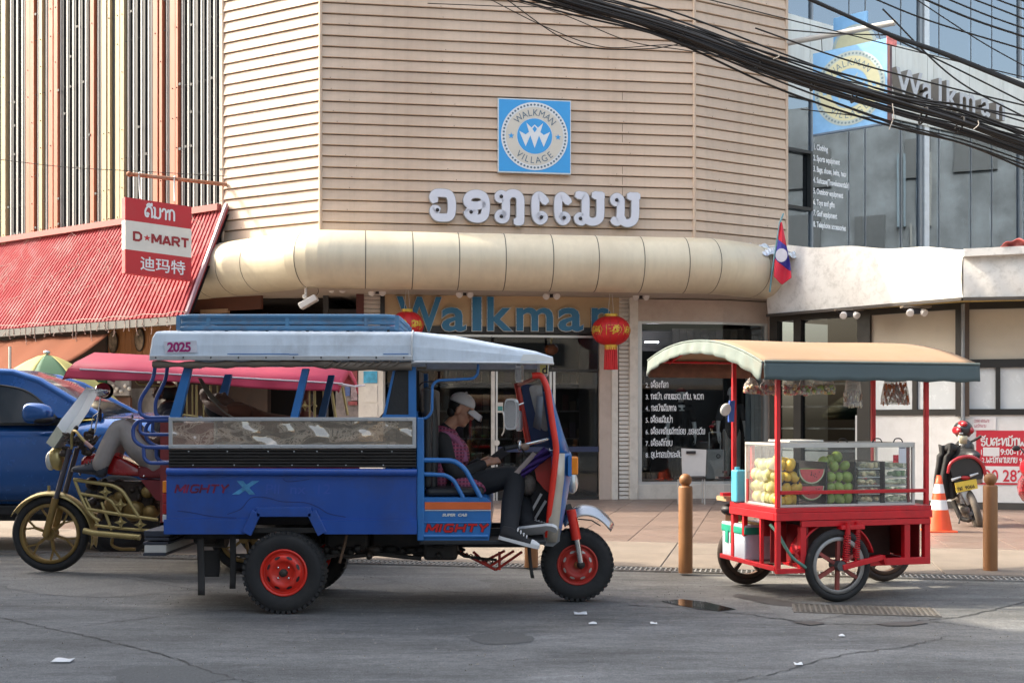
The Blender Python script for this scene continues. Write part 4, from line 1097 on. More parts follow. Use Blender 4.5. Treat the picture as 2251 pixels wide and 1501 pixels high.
while y < 48:
 w = rn.uniform(1.2, 3.2)
 for z, h in ((5.4, 1.6), (8.3, 1.5), (10.9, 1.4)):
  if rn.random() < .75: MB().box((25.96, y + w / 2, z + rn.uniform(-.2, .2)), (.14, w * rn.uniform(.5, .85), h)).build('window', M_rb[3], rbd)
 if rn.random() < .4:
  for k in range(int(w / .22)): MB().box((25.9, y + k * .22, 9.7 if rn.random() < .8 else 7.2), (.16, .07, 2.6)).build('fin', M_rb[rn.choice((4, 4, 2))], rbd)
 if rn.random() < .5: MB().box((25.5, y + w / 2, 4.1), (1.0, w, .22)).build('awning', M_rb[rn.choice((1, 2))], rbd)
 MB().box((25.95, y + w / 2, 1.9), (.12, w * .8, 3.2)).build('shop_opening', M_rb[3], rbd)
 y += w + rn.uniform(.2, .7)
MB().box((25.85, 20, 7.0), (.35, 60, .5)).build('ledge', M_rb[1], rbd)
sw = thing('street_cables', 'tangle of black cables along the side street outside the view', 'cable bundle', (22.5, 10, 5))
for k in range(26):
 z0, z1 = rn.uniform(4.2, 7.2), rn.uniform(4.2, 7.2); y0 = rn.uniform(-6, 30)
 MB().tube(crom([(22.5, y0, z0), (22.3, y0 + 8, (z0 + z1) / 2 - .4), (22.5, y0 + 16, z1)], 5), .03, 5).build('cable', M_blk, sw)
rn = random.Random(71); mb = MB()
for k in range(900):
 py = rn.choice((rn.uniform(1262, 1330), rn.uniform(1290, 1500))); c = P(rn.uniform(-40, 2290), py, 1.5 * F / (py - YH)); r = rn.uniform(.003, .009)
 mb.add([(c.x - r, c.y, 0), (c.x + r * .6, c.y - r, 0), (c.x + r, c.y + r * .7, 0), (c.x, c.y, r * 1.1)], [(0, 1, 3), (1, 2, 3), (2, 0, 3)])
tag(mb.build('grit', mat('grit', (.22, .21, .19), .9, var=.5, scale=30), None), 'loose pale grit scattered over the road', 'grit', kind='stuff')
# --- the blue three-wheeler
YN, YF, YC = 9.20, 10.55, 9.87
def T(px, py, y=YN, ref=None):
 p = P(px, py, ref or YN)
 return Vector((p.x, y, p.z))
M_blue = mat('royal_blue_paint', (.012, .072, .34), .36, var=.10, scale=2.0, coat=.25, bump=.22, bscale=2.6, streak=.15, dirt=(.035, .055, .14), dirt_amt=.6, dirt_scale=2.2)
M_lblue = mat('light_blue_paint', (.022, .15, .42), .36, var=.09, scale=3, coat=.2, dirt=(.03, .08, .2), dirt_amt=.4, dirt_scale=4)
M_rackb = mat('faded_blue_paint', (.075, .20, .34), .5, var=.16, scale=6, dirt=(.16, .10, .07), dirt_amt=.5, dirt_scale=9)
M_roofw = mat('weathered_white_sheet', (.61, .685, .765), .5, var=.07, scale=2, streak=.2, dirt=(.34, .36, .38), dirt_amt=.75, dirt_scale=2.2, bump=.06, bscale=5)
M_silver = mat('dull_aluminium', (.55, .56, .57), .36, metal=.65, var=.08, dirt=(.25, .24, .22), dirt_amt=.4, dirt_scale=6)
M_chrome = mat('chrome', (.72, .72, .72), .10, metal=1.0, var=.03)
M_rib = mat('dark_ribbed_sheet', (.022, .019, .017), .45, var=.15)
M_rubber = mat('rubber', (.018, .018, .019), .78, var=.2, scale=14, dirt=(.06, .055, .05), dirt_amt=.35, dirt_scale=5)
M_red = mat('red_paint', (.72, .028, .012), .38, var=.10, scale=5, coat=.2, dirt=(.35, .03, .02), dirt_amt=.4, dirt_scale=7)
M_redold = mat('old_red_paint', (.48, .032, .02), .45, var=.15, scale=6, dirt=(.18, .06, .04), dirt_amt=.5, dirt_scale=6)
M_greasy = mat('greasy_steel', (.020, .018, .016), .6, var=.3, scale=9, dirt=(.06, .035, .02), dirt_amt=.6, dirt_scale=6)
M_vinyl = mat('black_vinyl', (.016, .017, .019), .42, var=.15, bump=.1, bscale=60)
M_orange = mat('orange_stripe', (.66, .13, .028), .45, var=.08)
M_pwhite = mat('print_off_white', (.62, .62, .60), .5, var=.05)
M_pred = mat('print_red', (.50, .008, .012), .45, var=.1)
M_pblk = mat('print_black', (.015, .012, .015), .5)
M_amber = mat('amber_lens', (.75, .22, .015), .2, var=.06)
M_lensred = mat('red_lens', (.30, .012, .012), .18, var=.06)
tk = thing('three_wheeler', 'blue three wheeled taxi with luggage rack and plate 2025 parked in the road', 'three wheeler taxi', T(640, 1345, YC).xy.to_3d())
# --- cargo body
outl = [(366, 1046), (916, 1050), (916, 1142), (700, 1142), (692, 1124), (566, 1124), (552, 1142), (366, 1142)]
body = MB().prism([T(a, b) for a, b in outl], (0, .05, 0)).build('side_panel', M_blue, tk, bevel=.006)
MB().prism([T(a, b, YF) for a, b in outl], (0, .05, 0)).build('side_panel', M_blue, tk, bevel=.006)
for pts_ in ([(362, 1141), (556, 1141), (540, 1173), (362, 1173)], [(699, 1142), (917, 1142), (917, 1173), (714, 1173)]):
 MB().prism([T(a, b, YN - .025) for a, b in pts_], (0, .06, 0)).build('skirt', M_blue, tk, bevel=.008)
arch = [T(544, 1172, YN - .028), T(566, 1124, YN - .028), T(686, 1124, YN - .028), T(710, 1172, YN - .028)]
for a, b in zip(arch[:-1], arch[1:]): MB().beam(a, b, .075, .030, (0, 1, 0)).build('arch_trim', M_blue, tk, bevel=.004)
MB().obox(T(566, 1124, YN + .02), T(690, 1124) - T(566, 1124), (0, .3, 0), (0, 0, -.02)).build('wheel_well', M_rib, tk)
MB().obox(T(545, 1172, YN + .32), T(712, 1172) - T(545, 1172), (0, .02, 0), (0, 0, .2)).build('wheel_well', M_rib, tk)
mb = MB(); a, b = T(368, 1036, YN - .012), T(917, 1038, YN - .012)
mb.tube([a, b], .030, 10); mb.obox(a + Vector((0, .01, -.045)), b - a, (0, .04, 0), (0, 0, .03))
mb.build('top_rail', M_blue, tk)
MB().obox(T(366, 1172, YN + .05), T(916, 1172) - T(366, 1172), (0, 1.3, 0), (0, 0, .04)).build('load_floor', M_rib, tk)
MB().obox(T(364, 1172, YN + .06), (.04, 0, 0), (0, 1.29, 0), (0, 0, .45)).build('tailgate', M_blue, tk, bevel=.008)
MB().obox(T(905, 1172, YN + .06), (.04, 0, 0), (0, 1.29, 0), (0, 0, .95)).build('front_bulkhead', M_lblue, tk)
prof = []
for k in range(6):
 y0 = 1027 - k * 7
 prof += [(0.0, y0), (.012, y0 - 2), (.012, y0 - 5)]
pr = [T(372, y, YN - .004 - o) for o, y in prof] + [T(372, 985, YN + .03), T(372, 1027, YN + .03)]
MB().prism(pr, T(915, 1000) - T(372, 1000)).build('ribbed_panel', M_rib, tk)
MB().prism([p + Vector((0, 1.36, 0)) for p in pr], T(915, 1000) - T(372, 1000)).build('ribbed_panel', M_rib, tk)
M_plast = glass('crinkled_plastic', (.66, .58, .48), .30, rough=.06, wob=.06, wscale=5.0, haze=.30, hazecol=(.42, .33, .24), mir=(1, .92, .80))
for yy, nm in ((YN - .02, 1), (YF + .02, 0)):
 for a, b, c, d in ((372, 915, 917, 925), (372, 915, 977, 985), (372, 380, 925, 977), (907, 915, 925, 977)):
  MB().obox(T(a, d, yy), T(b, d) - T(a, d), (0, .03, 0), T(a, c) - T(a, d)).build('window_frame', M_silver, tk, bevel=.003)
 MB().grid(lambda u, v: T(380 + 527 * u, 925 + 52 * v, yy + .014 + .034 * mnoise.noise(Vector((u * 11, v * 1.7, 3.1))) + .005 * mnoise.noise(Vector((u * 30, v * 5, 7)))), 240, 22).build('plastic_window', M_plast, tk)
scr = MB()
rn = random.Random(2)
for y in (920, 981):
 for k in range(12): scr.ell(T(384 + k * 47 + rn.uniform(-6, 6), y, YN - .022), .007, None, 6, 4)
for y in (1022, 992):
 for k in range(7): scr.ell(T(430 + k * 70 + rn.uniform(-20, 20), y, YN - .012), .007, None, 6, 4)
tag(scr.build('screws', M_silver, tk), kind='stuff')
# --- posts and dark quarter panels
def post(pl, y, name='post', m=None, d=.05):
 return MB().prism([T(a, b, y) for a, b in pl], (0, d, 0)).build(name, m or M_lblue, tk, bevel=.004)
for y in (YN, YF - .04):
 post([(404, 808), (421, 808), (396, 917), (372, 917)], y)
 post([(664, 810), (679, 810), (655, 917), (638, 917)], y)
 post([(898, 806), (914, 806), (915, 917), (898, 917)], y)
 post([(865, 808), (870, 808), (847, 917), (841, 917)], y)
 post([(870, 808), (898, 808), (898, 911), (848, 911)], y + .015, 'quarter_panel', M_vinyl, .02)
 post([(841, 911), (900, 911), (900, 917), (840, 917)], y - .002)
post([(870, 806), (905, 806), (905, 1000), (848, 1000)], YN + .75, 'seat_back_board', M_vinyl, .5)
# --- roof
def rsec(px, pt, pb, yn, yf, rise=.035, edge=.05):
 b = T(px, pb).z; t = T(px, pt).z; x = T(px, 900).x
 q = [(yn, b), (yn + .008, b + (t - b) * .5), (yn + .028, t - .012), (yn + .05, t)]
 m = (yn + yf) / 2; q += [(yn + .25, t + rise * .6), (m, t + rise), (yf - .25, t + rise * .6), (yf - .05, t), (yf - .028, t - .012), (yf, b)]
 return [Vector((x, y, z)) for y, z in q] + [Vector((x, y, z - .03)) for y, z in reversed(q[2:-2])]
mb = MB().loft([rsec(333, 770, 796, 9.14, 10.62), rsec(337, 742, 793, 9.13, 10.63), rsec(345, 729, 791, 9.13, 10.63), rsec(620, 730, 790, 9.13, 10.63), rsec(906, 731, 790, 9.13, 10.63)], smooth=False)
mb.build('roof', M_roofw, tk, bevel=.012)
mb = MB().loft([rsec(909, 731, 795, 9.135, 10.62), rsec(1000, 743, 796, 9.14, 10.61, .05), rsec(1100, 760, 797, 9.16, 10.58, .04), rsec(1180, 773, 797, 9.22, 10.5, .03), rsec(1217, 781, 796, 9.36, 10.36, .02)], smooth=False)
mb.build('cab_roof', M_roofw, tk, bevel=.012)
MB().tube([T(909, 727, 9.17), T(907, 745, 9.128), T(907, 793, 9.128)], .007, 6).build('roof_seam', M_silver, tk)
mb = MB().obox(T(336, 793, 9.112), T(908, 793) - T(336, 793), (0, .02, 0), (0, 0, .035)); mb.build('drip_rail', M_silver, tk, bevel=.003)
mb = MB()
for q in ([T(912, 797, 9.118), T(1100, 798, 9.14), T(1185, 798, 9.20), T(1217, 797, 9.35)],): mb.tube(q, .012, 6)
mb.build('drip_rail', M_silver, tk)
mb = MB().loft([[T(1150, 779, 9.17), T(1180, 779, 9.195), T(1217, 784, 9.345)], [T(1143, 794, 9.155), T(1180, 794, 9.185), T(1218, 795, 9.34)]], closed=False, cap=False)
mb.build('nose_lit_strip', M_pwhite, tk)  # pale strip painted in where light catches the bevelled roof nose
M_tarp = mat('dirty_tarp', (.16, .125, .095), .75, var=.35, scale=5, stretch=(.6, 3, 3), bump=.25, bscale=12)
rn = random.Random(6); q = []; rr_ = []
for k in range(40):
 u = k / 39; q.append(T(340 + 566 * u, 801 + 1.5 * sin(u * 9) + (3 if u > .7 else 0), 9.155)); rr_.append(.024 + .006 * sin(k * 1.3) + (.010 if u > .66 else 0) + rn.uniform(-.003, .003))
MB().tube(q, rr_, 12).build('rolled_tarp', M_tarp, tk)
mb = MB()
for k in range(9): mb.tube([T(735 + k * 18, 796, 9.125), T(728 + k * 18, 802, 9.115), T(716 + k * 18, 808, 9.125)], .007, 5)
tag(mb.build('tarp_folds', M_tarp, tk), kind='stuff')
MB().cyl(T(900, 798, 9.15), T(923, 798, 9.15), .011, n=8).build('tarp_pole', M_pwhite, tk)
mb = MB()
for k in range(10): mb.ell(T(350 + k * 60, 787, 9.11), .007, None, 6, 4)
tag(mb.build('rivets', M_greasy, tk), kind='stuff')
MB().prism([T(367, 752, 9.122), T(438, 750, 9.122), T(440, 776, 9.122), T(369, 778, 9.122)], (0, .006, 0)).build('number_sticker', mat('sticker_white', (.62, .62, .68), .5), tk)
mb = MB(); put_text(mb, '2025', T(374, 774, 9.1205), (1, 0, .012), (0, 0, 1), .072, bold=.0035, spacing=.92); mb.build('number_print', mat('print_magenta', (.36, .012, .15), .5), tk)
for a, b, y in ((505, 640, 780), (640, 660, 781), (845, 900, 780)):
 MB().obox(T(a, y, 9.122), T(b, y) - T(a, y), (0, .004, 0), (0, 0, .006)).build('paint_scuff', M_lblue, tk)
# --- luggage rack
def loop(px0, px1, py, y0=9.30, y1=10.45, r=.16):
 x0, x1, z = T(px0, py).x, T(px1, py).x, T(px0, py).z
 q = []
 for cx_, cy_, a in ((x1 - r, y0 + r, -90), (x1 - r, y1 - r, 0), (x0 + r, y1 - r, 90), (x0 + r, y0 + r, 180)):
  for k in range(6):
   an = radians(a + k * 18); q.append(Vector((cx_ + r * cos(an), cy_ + r * sin(an), z)))
 return q
for py, rad in ((693, .018), (708, .014), (719, .020)):
 MB().tube(loop(374, 870, py), rad, 8, closed=True).build('rack_rail', M_rackb, tk)
q = loop(374, 870, 693); mb = MB(); mb.loft([[p + Vector((0, 0, .0)) for p in q], [p + Vector((0, 0, -.038)) for p in q]], closed=True, cap=False); mb.build('rack_band', M_rackb, tk)
for px in (380, 447, 622, 797, 866):
 for y in (9.30, 10.45): MB().obox(T(px, 722, y - .012), (.03, 0, 0), (0, .024, 0), (0, 0, .11)).build('rack_post', M_rackb, tk)
for px in range(400, 860, 40): MB().obox(T(px, 722, 9.31), (.035, 0, 0), (0, 1.13, 0), (0, 0, .012)).build('rack_slat', M_rackb, tk)
for px in (490, 580, 670, 760, 850): MB().cyl(T(px, 730, 9.32), T(px, 722, 9.32), .012, n=6).build('rack_foot', M_greasy, tk)
# --- lettering on the body
sh = .18
mb = MB(); block(mb, 'MIGHTY', T(385, 1083, YN - .003), (1, 0, 0), (0, 0, 1), .066, .22, 1.12, .28); mb.build('faded_lettering', mat('faded_red_print', (.17, .012, .05), .5, var=.75, scale=13), tk)
mb = MB(); put_text(mb, 'X', T(518, 1084, YN - .0045), (1, 0, 0), (0, 0, 1), .095, bold=.008, shear=.2, squeeze=1.45); mb.build('x_lettering', mat('pale_blue_print', (.06, .24, .44), .5, var=.45, scale=9), tk)
mb = MB(); put_text(mb, 'Pll  nx  12', T(582, 1085, YN - .002), (1, 0, 0), (0, 0, 1), .08, shear=.05, squeeze=1.15); tag(mb.build('ghost_lettering', mat('ghost_blue', (.034, .085, .37), .4), tk), kind='stuff')
M_scr = mat('scratch_blue', (.012, .030, .15), .5)
for pts_ in ([(500, 1130), (530, 1118), (552, 1094), (585, 1093), (620, 1102), (670, 1104), (700, 1115), (722, 1128), (760, 1136)], [(390, 1122), (420, 1126), (470, 1135), (520, 1138)], [(622, 1052), (632, 1058), (660, 1056), (680, 1053)]):
 mb = MB(); ribbon(mb, [((T(a, b).x), T(a, b).z) for a, b in pts_], .006, (0, YN - .0015, 0), (1, 0, 0), (0, 0, 1), rounded=False); mb.build('scratch', M_scr, tk)
# --- tail lamps, rear steps and ladder rails
for yy in (YN + .01, YF - .06):
 for a, b, m in ((1057, 1083, M_amber), (1084, 1106, M_lensred), (1107, 1130, M_lensred), (1131, 1147, mat('clear_lens', (.5, .5, .5), .2))):
  MB().obox(T(356, b, yy), T(371, b) - T(356, b), (0, .1, 0), T(356, a) - T(356, b)).build('tail_lamp', m, tk, bevel=.006)
M_stepw = mat('chalky_white', (.50, .49, .46), .6, var=.12)
M_stepd = mat('dark_blue_step', (.035, .04, .055), .55, var=.2)
for a, b, c, d, m in ((303, 362, 1170, 1183, M_stepd), (304, 360, 1185, 1192, M_stepd), (301, 357, 1195, 1201, M_stepd), (304, 353, 1202, 1219, M_stepw), (301, 352, 1219, 1226, M_stepd)):
 MB().obox(T(a, d, YN + .15), T(b, d) - T(a, d), (0, 1.05, 0), T(a, c) - T(a, d)).build('rear_step', m, tk, bevel=.004)
for y in (YN + .42, YF - .45):
 MB().beam(T(325, 1190, y), T(372, 1180, y), .05).build('step_bracket', M_greasy, tk)
M_tubeb = mat('navy_tube', (.022, .060, .24), .38, var=.1, coat=.2)
for dy in (0, .16):
 y = YN + .04 + dy; sx_ = 14 * (1 if dy else 0)
 MB().tube(fillet([T(338 + sx_, 800, y), T(334 + sx_, 832, y), T(303 + sx_ * 1.5, 880, y), T(304 + sx_ * 1.5, 910, y), T(322 + sx_, 918, y), T(374, 917, y)], .1), .0155, 8).build('grab_rail', M_tubeb, tk)
 MB().tube(fillet([T(372, 923, y), T(300 + sx_, 924, y), T(288 + sx_, 940, y), T(290 + sx_, 968, y), T(312 + sx_, 983, y), T(372, 984, y)], .09), .0155, 8).build('grab_rail', M_tubeb, tk)
 MB().tube(fillet([T(305 + sx_, 924, y), T(304 + sx_, 950, y), T(316 + sx_, 955, y), T(372, 955, y)], .07), .0135, 8).build('grab_rail', M_tubeb, tk)
 MB().tube(fillet([T(312 + sx_, 983, y), T(313 + sx_, 1008, y), T(325 + sx_, 1018, y), T(372, 1018, y)], .07), .0155, 8).build('grab_rail', M_tubeb, tk)
# --- wheels
def wheel(par, c, R, w, rr, mrim, name, blocks=44, holes=8, front=False, nuts=True, dish=-.02):
 c = Vector(c)
 root = MB()
 pr = [(rr - .01, -w * .38), (rr + .012, -w * .47), (R * .80, -w * .52), (R * .93, -w * .47), (R * .985, -w * .36), (R, -w * .2), (R, w * .2), (R * .985, w * .36), (R * .93, w * .47), (R * .8, w * .52), (rr + .012, w * .47), (rr - .01, w * .38)]
 root.lathe(pr, c, (0, 1, 0), 48)
 ty = root.build(name, M_rubber, par)
 tb = MB()
 for k in range(blocks):
  an = 2 * pi * k / blocks
  d = Vector((cos(an), 0, sin(an))); t = Vector((-sin(an), 0, cos(an)))
  for sgn in (-1, 1):
   o = c + d * (R * .925) + t * (-R * .045) + Vector((0, sgn * w * .49, 0))
   tb.obox(o, t * R * .088, d * R * .075, (0, -sgn * w * .40, 0))
 tag(tb.build('tread_blocks', M_rubber, ty), kind='stuff')
 rm = MB()
 dpr = [(rr, -w * .40), (rr - .004, -w * .46), (rr - .016, -w * .46), (rr - .022, -w * .32), (rr * .80, -w * .26), (rr * .74, dish - w * .30), (rr * .52, dish - w * .42), (rr * .46, dish - w * .30), (rr * .18, dish - w * .30), (.001, dish - w * .30)]
 rm.lathe(dpr, c, (0, 1, 0), 40)
 rm.lathe([(a, -b) for a, b in dpr], c, (0, 1, 0), 40)
 rim = rm.build('rim', mrim, ty)
 hb = MB()
 for k in range(holes):
  an = 2 * pi * (k + .5) / holes
  d = Vector((cos(an), 0, sin(an))); t = Vector((-sin(an), 0, cos(an)))
  oc = c + d * rr * .655 + Vector((0, dish - w * .375, 0))
  nrm = (Vector((0, -1, 0)) * .8 + d * .45).normalized()
  uu = (d - nrm * d.dot(nrm)).normalized()
  ol = [oc + t * cos(q * pi / 6) * rr * .13 + uu * sin(q * pi / 6) * rr * .062 + nrm * .003 for q in range(12)]
  hb.poly(ol)
 tag(hb.build('rim_hole_patches', M_pblk if not front else mat('lit_hole', (.45, .40, .36), .6), rim), kind='stuff')  # flat patches for holes: dark for shade, pale in front for light through
 cp = MB().lathe([(rr * .17, dish - w * .30), (rr * .16, dish - w * .50), (rr * .08, dish - w * .54), (.001, dish - w * .54)], c, (0, 1, 0), 20).build('hub_cap', M_greasy if not front else mat('rusty_hub', (.30, .10, .03), .5, var=.25), rim)
 if nuts:
  nb_ = MB()
  for k in range(4):
   an = pi / 4 + k * pi / 2
   nb_.ell(c + Vector((cos(an) * rr * .31, dish - w * .34, sin(an) * rr * .31)), rr * .055, None, 8, 6)
  tag(nb_.build('wheel_nuts', M_chrome, rim), kind='stuff')
 return ty
rc = T(624, 1258, YN + .07); RW = 87.5 / 282.6
wheel(tk, rc, rc.z - .001, .19, RW * .60, M_red, 'rear_wheel')
wheel(tk, rc + Vector((0, 1.22, 0)), rc.z - .001, .19, RW * .60, M_red, 'rear_wheel')
fc = T(1269.5, 1241, YC, YC - .08)
wheel(tk, Vector((fc.x, YC, fc.z)), .302, .17, .172, M_redold, 'front_wheel', 40, 8, True, False)
# --- cab
MB().beam(T(924, 917, YN + .01), T(925, 1188, YN + .01), .055, .05, (0, 1, 0)).build('cab_post', M_lblue, tk, bevel=.01)
MB().beam(T(924, 917, YF - .03), T(925, 1188, YF - .03), .055, .05, (0, 1, 0)).build('cab_post', M_lblue, tk, bevel=.01)
MB().tube(crom([T(941, 1075, YN + .35), T(944, 960, YN + .35), T(938, 880, YN + .35), T(932, 850, YN + .35)], 5), .05, 10).build('backrest_roll', M_vinyl, tk)
MB().obox(T(926, 1075, YN + .12), (.07, 0, 0), (0, 1.12, 0), (0, 0, .80)).build('backrest', M_vinyl, tk, bevel=.03, seg=3)
box_o = [(919, 1093), (1068, 1093), (1079, 1103), (1079, 1150), (1075, 1187), (919, 1187)]
MB().prism([T(a, b, YN) for a, b in box_o], (0, 1.3, 0)).build('seat_box', M_lblue, tk, bevel=.02, seg=3)
MB().obox(T(932, 1150, YN - .008), T(1077, 1150) - T(932, 1150), (0, .02, 0), (0, 0, .012)).build('seat_box_ridge', M_lblue, tk, bevel=.004)
MB().tube([T(932, 1178, YN - .006), T(1073, 1178, YN - .006)], .014, 8).build('seat_box_ridge', M_lblue, tk)
MB().obox(T(934, 1119, YN - .006), T(1079, 1119) - T(934, 1119), (0, .01, 0), T(934, 1103) - T(934, 1119)).build('orange_stripe', M_orange, tk)
MB().obox(T(934, 1122, YN - .005), T(1079, 1122) - T(934, 1122), (0, .01, 0), (0, 0, .006)).build('white_stripe', M_pwhite, tk)
mb = MB(); put_text(mb, 'SUPER  CAB', T(972, 1134, YN - .003), (1, 0, 0), (0, 0, 1), .021, bold=.0014, shear=.25, squeeze=1.25); mb.build('lettering', M_pwhite, tk)
mb = MB(); block(mb, 'MIGHTY', T(937, 1168.5, YN - .004), (1, 0, 0), (0, 0, 1), .062, .40, 1.34, .28); mb.build('lettering', M_pblk, tk)
mb = MB(); block(mb, 'MIGHTY', T(937, 1168.5, YN - .0075), (1, 0, 0), (0, 0, 1), .062, .27, 1.34, .28, gap=.14); mb.build('lettering', M_pred, tk)
MB().obox(T(934, 1092, YN + .06), T(1062, 1092) - T(934, 1092), (0, 1.2, 0), T(934, 1074) - T(934, 1092)).build('seat_cushion', M_vinyl, tk, bevel=.03, seg=3)
MB().tube(fillet([T(930, 1011, YN + .01), T(998, 1012, YN + .01), T(1022, 1030, YN + .01), T(1057, 1094, YN + .01)], .09), .020, 8).build('arm_rail', M_lblue, tk)
MB().tube(fillet([T(930, 1042, YN + .015), T(980, 1044, YN + .015), T(998, 1056, YN + .015), T(1018, 1094, YN + .015)], .08), .017, 8).build('arm_rail', M_lblue, tk)
MB().tube(fillet([T(1051, 798, YN + .03), T(1050, 822, YN + .03), T(1040, 832, YN + .03), T(960, 836, YN + .03), T(950, 846, YN + .03), T(949, 905, YN + .03), T(938, 919, YN + .03), T(922, 921, YN + .03)], .05), .0115, 8).build('grab_rail', M_lblue, tk)
MB().tube(fillet([T(916, 850, YN + .1), T(928, 838, YN + .1), T(1000, 835, YN + .1), T(1003, 840, YN + .1)], .03), .006, 6).build('cable_loom', M_pblk, tk)
MB().obox(T(922, 1197, YN + .0), T(1200, 1197) - T(922, 1197), (0, 1.34, 0), (0, 0, .035)).build('cab_floor', M_vinyl, tk, bevel=.008)
# --- nose
def usec(px_b, px_f, py, half=.50):
 xb, xf, z = T(px_b, py, ref=9.45).x, T(px_f, py, ref=9.45).x, T(px_b, py, ref=9.45).z
 d = xf - xb
 return [Vector((xb, YC - half, z)), Vector((xb + d * .55, YC - half + .015, z)), Vector((xb + d * .88, YC - half + .08, z)), Vector((xf + .01, YC - half * .55, z)), Vector((xf + .015, YC, z)),
   Vector((xf + .01, YC + half * .55, z)), Vector((xb + d * .88, YC + half - .08, z)), Vector((xb + d * .55, YC + half - .015, z)), Vector((xb, YC + half, z))]
up_ = [usec(1201, 1209, 855, .46), usec(1208, 1221, 905, .47), usec(1214, 1236, 955, .48), usec(1218, 1250, 995, .49)]
lo_ = [usec(1216, 1252, 996, .505), usec(1214, 1255, 1010, .51), usec(1212, 1252, 1050, .51), usec(1209, 1247, 1080, .50), usec(1205, 1238, 1130, .48), usec(1202, 1232, 1165, .46), usec(1202, 1226, 1190, .44)]
mb = MB()
for k in range(len(up_) - 1):
 for (i, j) in ((0, 3), (5, 8)):
  for q in range(i, j): mb.add([up_[k][q], up_[k][q + 1], up_[k + 1][q + 1], up_[k + 1][q]], [(0, 1, 2, 3)], True)
tag(mb.build('upper_fairing', M_lblue, tk, thick=.015, weld=True), kind='stuff')
mb = MB()
for k in range(len(up_) - 1):
 for q in range(3, 5): mb.add([up_[k][q], up_[k][q + 1], up_[k + 1][q + 1], up_[k + 1][q]], [(0, 1, 2, 3)], True)
mb.build('windscreen', glass('windscreen_glass', (.75, .8, .82), .05), tk)
MB().loft(lo_, closed=False, cap=False).build('lower_fairing', M_lblue, tk, thick=.018)
st = [(996, 1217, 1241), (1050, 1214, 1240), (1100, 1210, 1234), (1150, 1205, 1229), (1190, 1202, 1224)]
mb = MB().loft([[T(a, py, YC - .53, 9.38), T(b, py, YC - .525, 9.38)] for py, a, b in st], closed=False, cap=False)
mb.build('silver_strip', mat('tan_silver', (.50, .44, .36), .35, metal=.3, var=.08), tk, thick=.01)
MB().prism([T(1195, 1165, YC - .50, 9.4), T(1232, 1160, YC - .50, 9.4), T(1230, 1188, YC - .50, 9.4), T(1215, 1200, YC - .50, 9.4), T(1195, 1198, YC - .50, 9.4)], (0, .98, 0)).build('nose_foot', mat('grey_primer', (.22, .22, .22), .6, var=.15), tk, bevel=.02, seg=3)
MB().tube(fillet([T(1170, 826, YC - .50, 9.37), T(1190, 824, YC - .50, 9.37), T(1203, 852, YC - .52, 9.37), T(1214, 930, YC - .53, 9.37), T(1223, 985, YC - .53, 9.37), T(1220, 1020, YC - .53, 9.37), T(1212, 1090, YC - .52, 9.37), T(1204, 1180, YC - .5, 9.37)], .1), .026, 10).build('nose_tube', M_red, tk)
fy = YC + .48
MB().tube([P(1136, 842, fy), P(1141, 868, fy), P(1162, 976, fy)], .026, 10).build('nose_tube', M_redold, tk)
MB().tube([T(1190, 826, YC - .49, 9.37), P(1140, 846, fy)], .018, 8).build('nose_tube', M_redold, tk)
inner = [P(1146, 845, fy), P(1192, 848, fy), P(1212, 985, fy), P(1163, 978, fy)]
MB().prism(inner, (0, .02, 0)).build('inner_fairing', mat('deep_blue', (.008, .028, .10), .45, var=.1), tk)
wq = fillet([P(1176, 846, fy - .01), P(1162, 850, fy - .01), P(1178, 915, fy - .01), P(1192, 946, fy - .01), P(1205, 948, fy - .01), P(1190, 846, fy - .01)], .05)
MB().prism(wq, (0, .008, 0)).build('side_light', mat('hazy_pane', (.32, .31, .29), .25, var=.2), tk)
MB().loft([[P(1180, 870, 9.9), P(1194, 872, 9.9)], [P(1177, 905, 9.88), P(1192, 908, 9.88)], [P(1171, 938, 9.9), P(1188, 946, 9.9)]], closed=False, cap=False).build('hanging_cloth', mat('grey_cloth', (.19, .20, .22), .8, var=.1), tk, thick=.02)
MB().obox(T(1250, 1043, YC - .50, 9.4), (.075, 0, 0), (0, .09, 0), (0, 0, .145)).build('indicator', M_amber, tk, bevel=.015, seg=3)
MB().obox(T(1248, 1046, YC - .505, 9.4), (.03, 0, 0), (0, .10, 0), (0, 0, .165)).build('indicator_base', M_lblue, tk)
MB().ell(T(1259, 1062, YC, 9.8), (.05, .10, .09)).build('headlight', mat('headlight_glass', (.6, .6, .55), .1, metal=.3), tk)
def mirror(px, py, hw, hh, d, tilt=0):
 c = P(px, py, d); q = []
 for k in range(20):
  an = 2 * pi * k / 20
  q.append(c + Vector((hw * math.copysign(abs(cos(an)) ** .5, cos(an)), 0, hh * math.copysign(abs(sin(an)) ** .5, sin(an)))) )
 h = MB().prism(q, (.02, .035, 0)).build('mirror', M_silver, tk, bevel=.006)
 MB().prism([c + (p - c) * .88 + Vector((0, -.004, 0)) for p in q], (0, .003, 0)).build('mirror_glass', mat('mirror_silvering', (.42, .42, .43), .06, metal=1.0, var=.1), h)
mirror(1122, 910, .050, .125, 9.42); MB().tube([P(1134, 892, 9.45), P(1150, 886, 9.6)], .008, 6).build('mirror_arm', M_chrome, tk)
mirror(1139, 819, .026, .080, 9.6); mirror(1139, 925, .022, .09, 10.3)
MB().obox(T(1182, 826, 9.4, 9.4), (.085, 0, 0), (0, .3, 0), (0, 0, .11)).build('sign_lamp', M_pwhite, tk, bevel=.01)
MB().obox(T(1187, 822, 9.392, 9.392), (.064, 0, 0), (0, .006, 0), (0, 0, .095)).build('sign_lamp_face', mat('lamp_yellow', (.72, .66, .22), .4), tk)
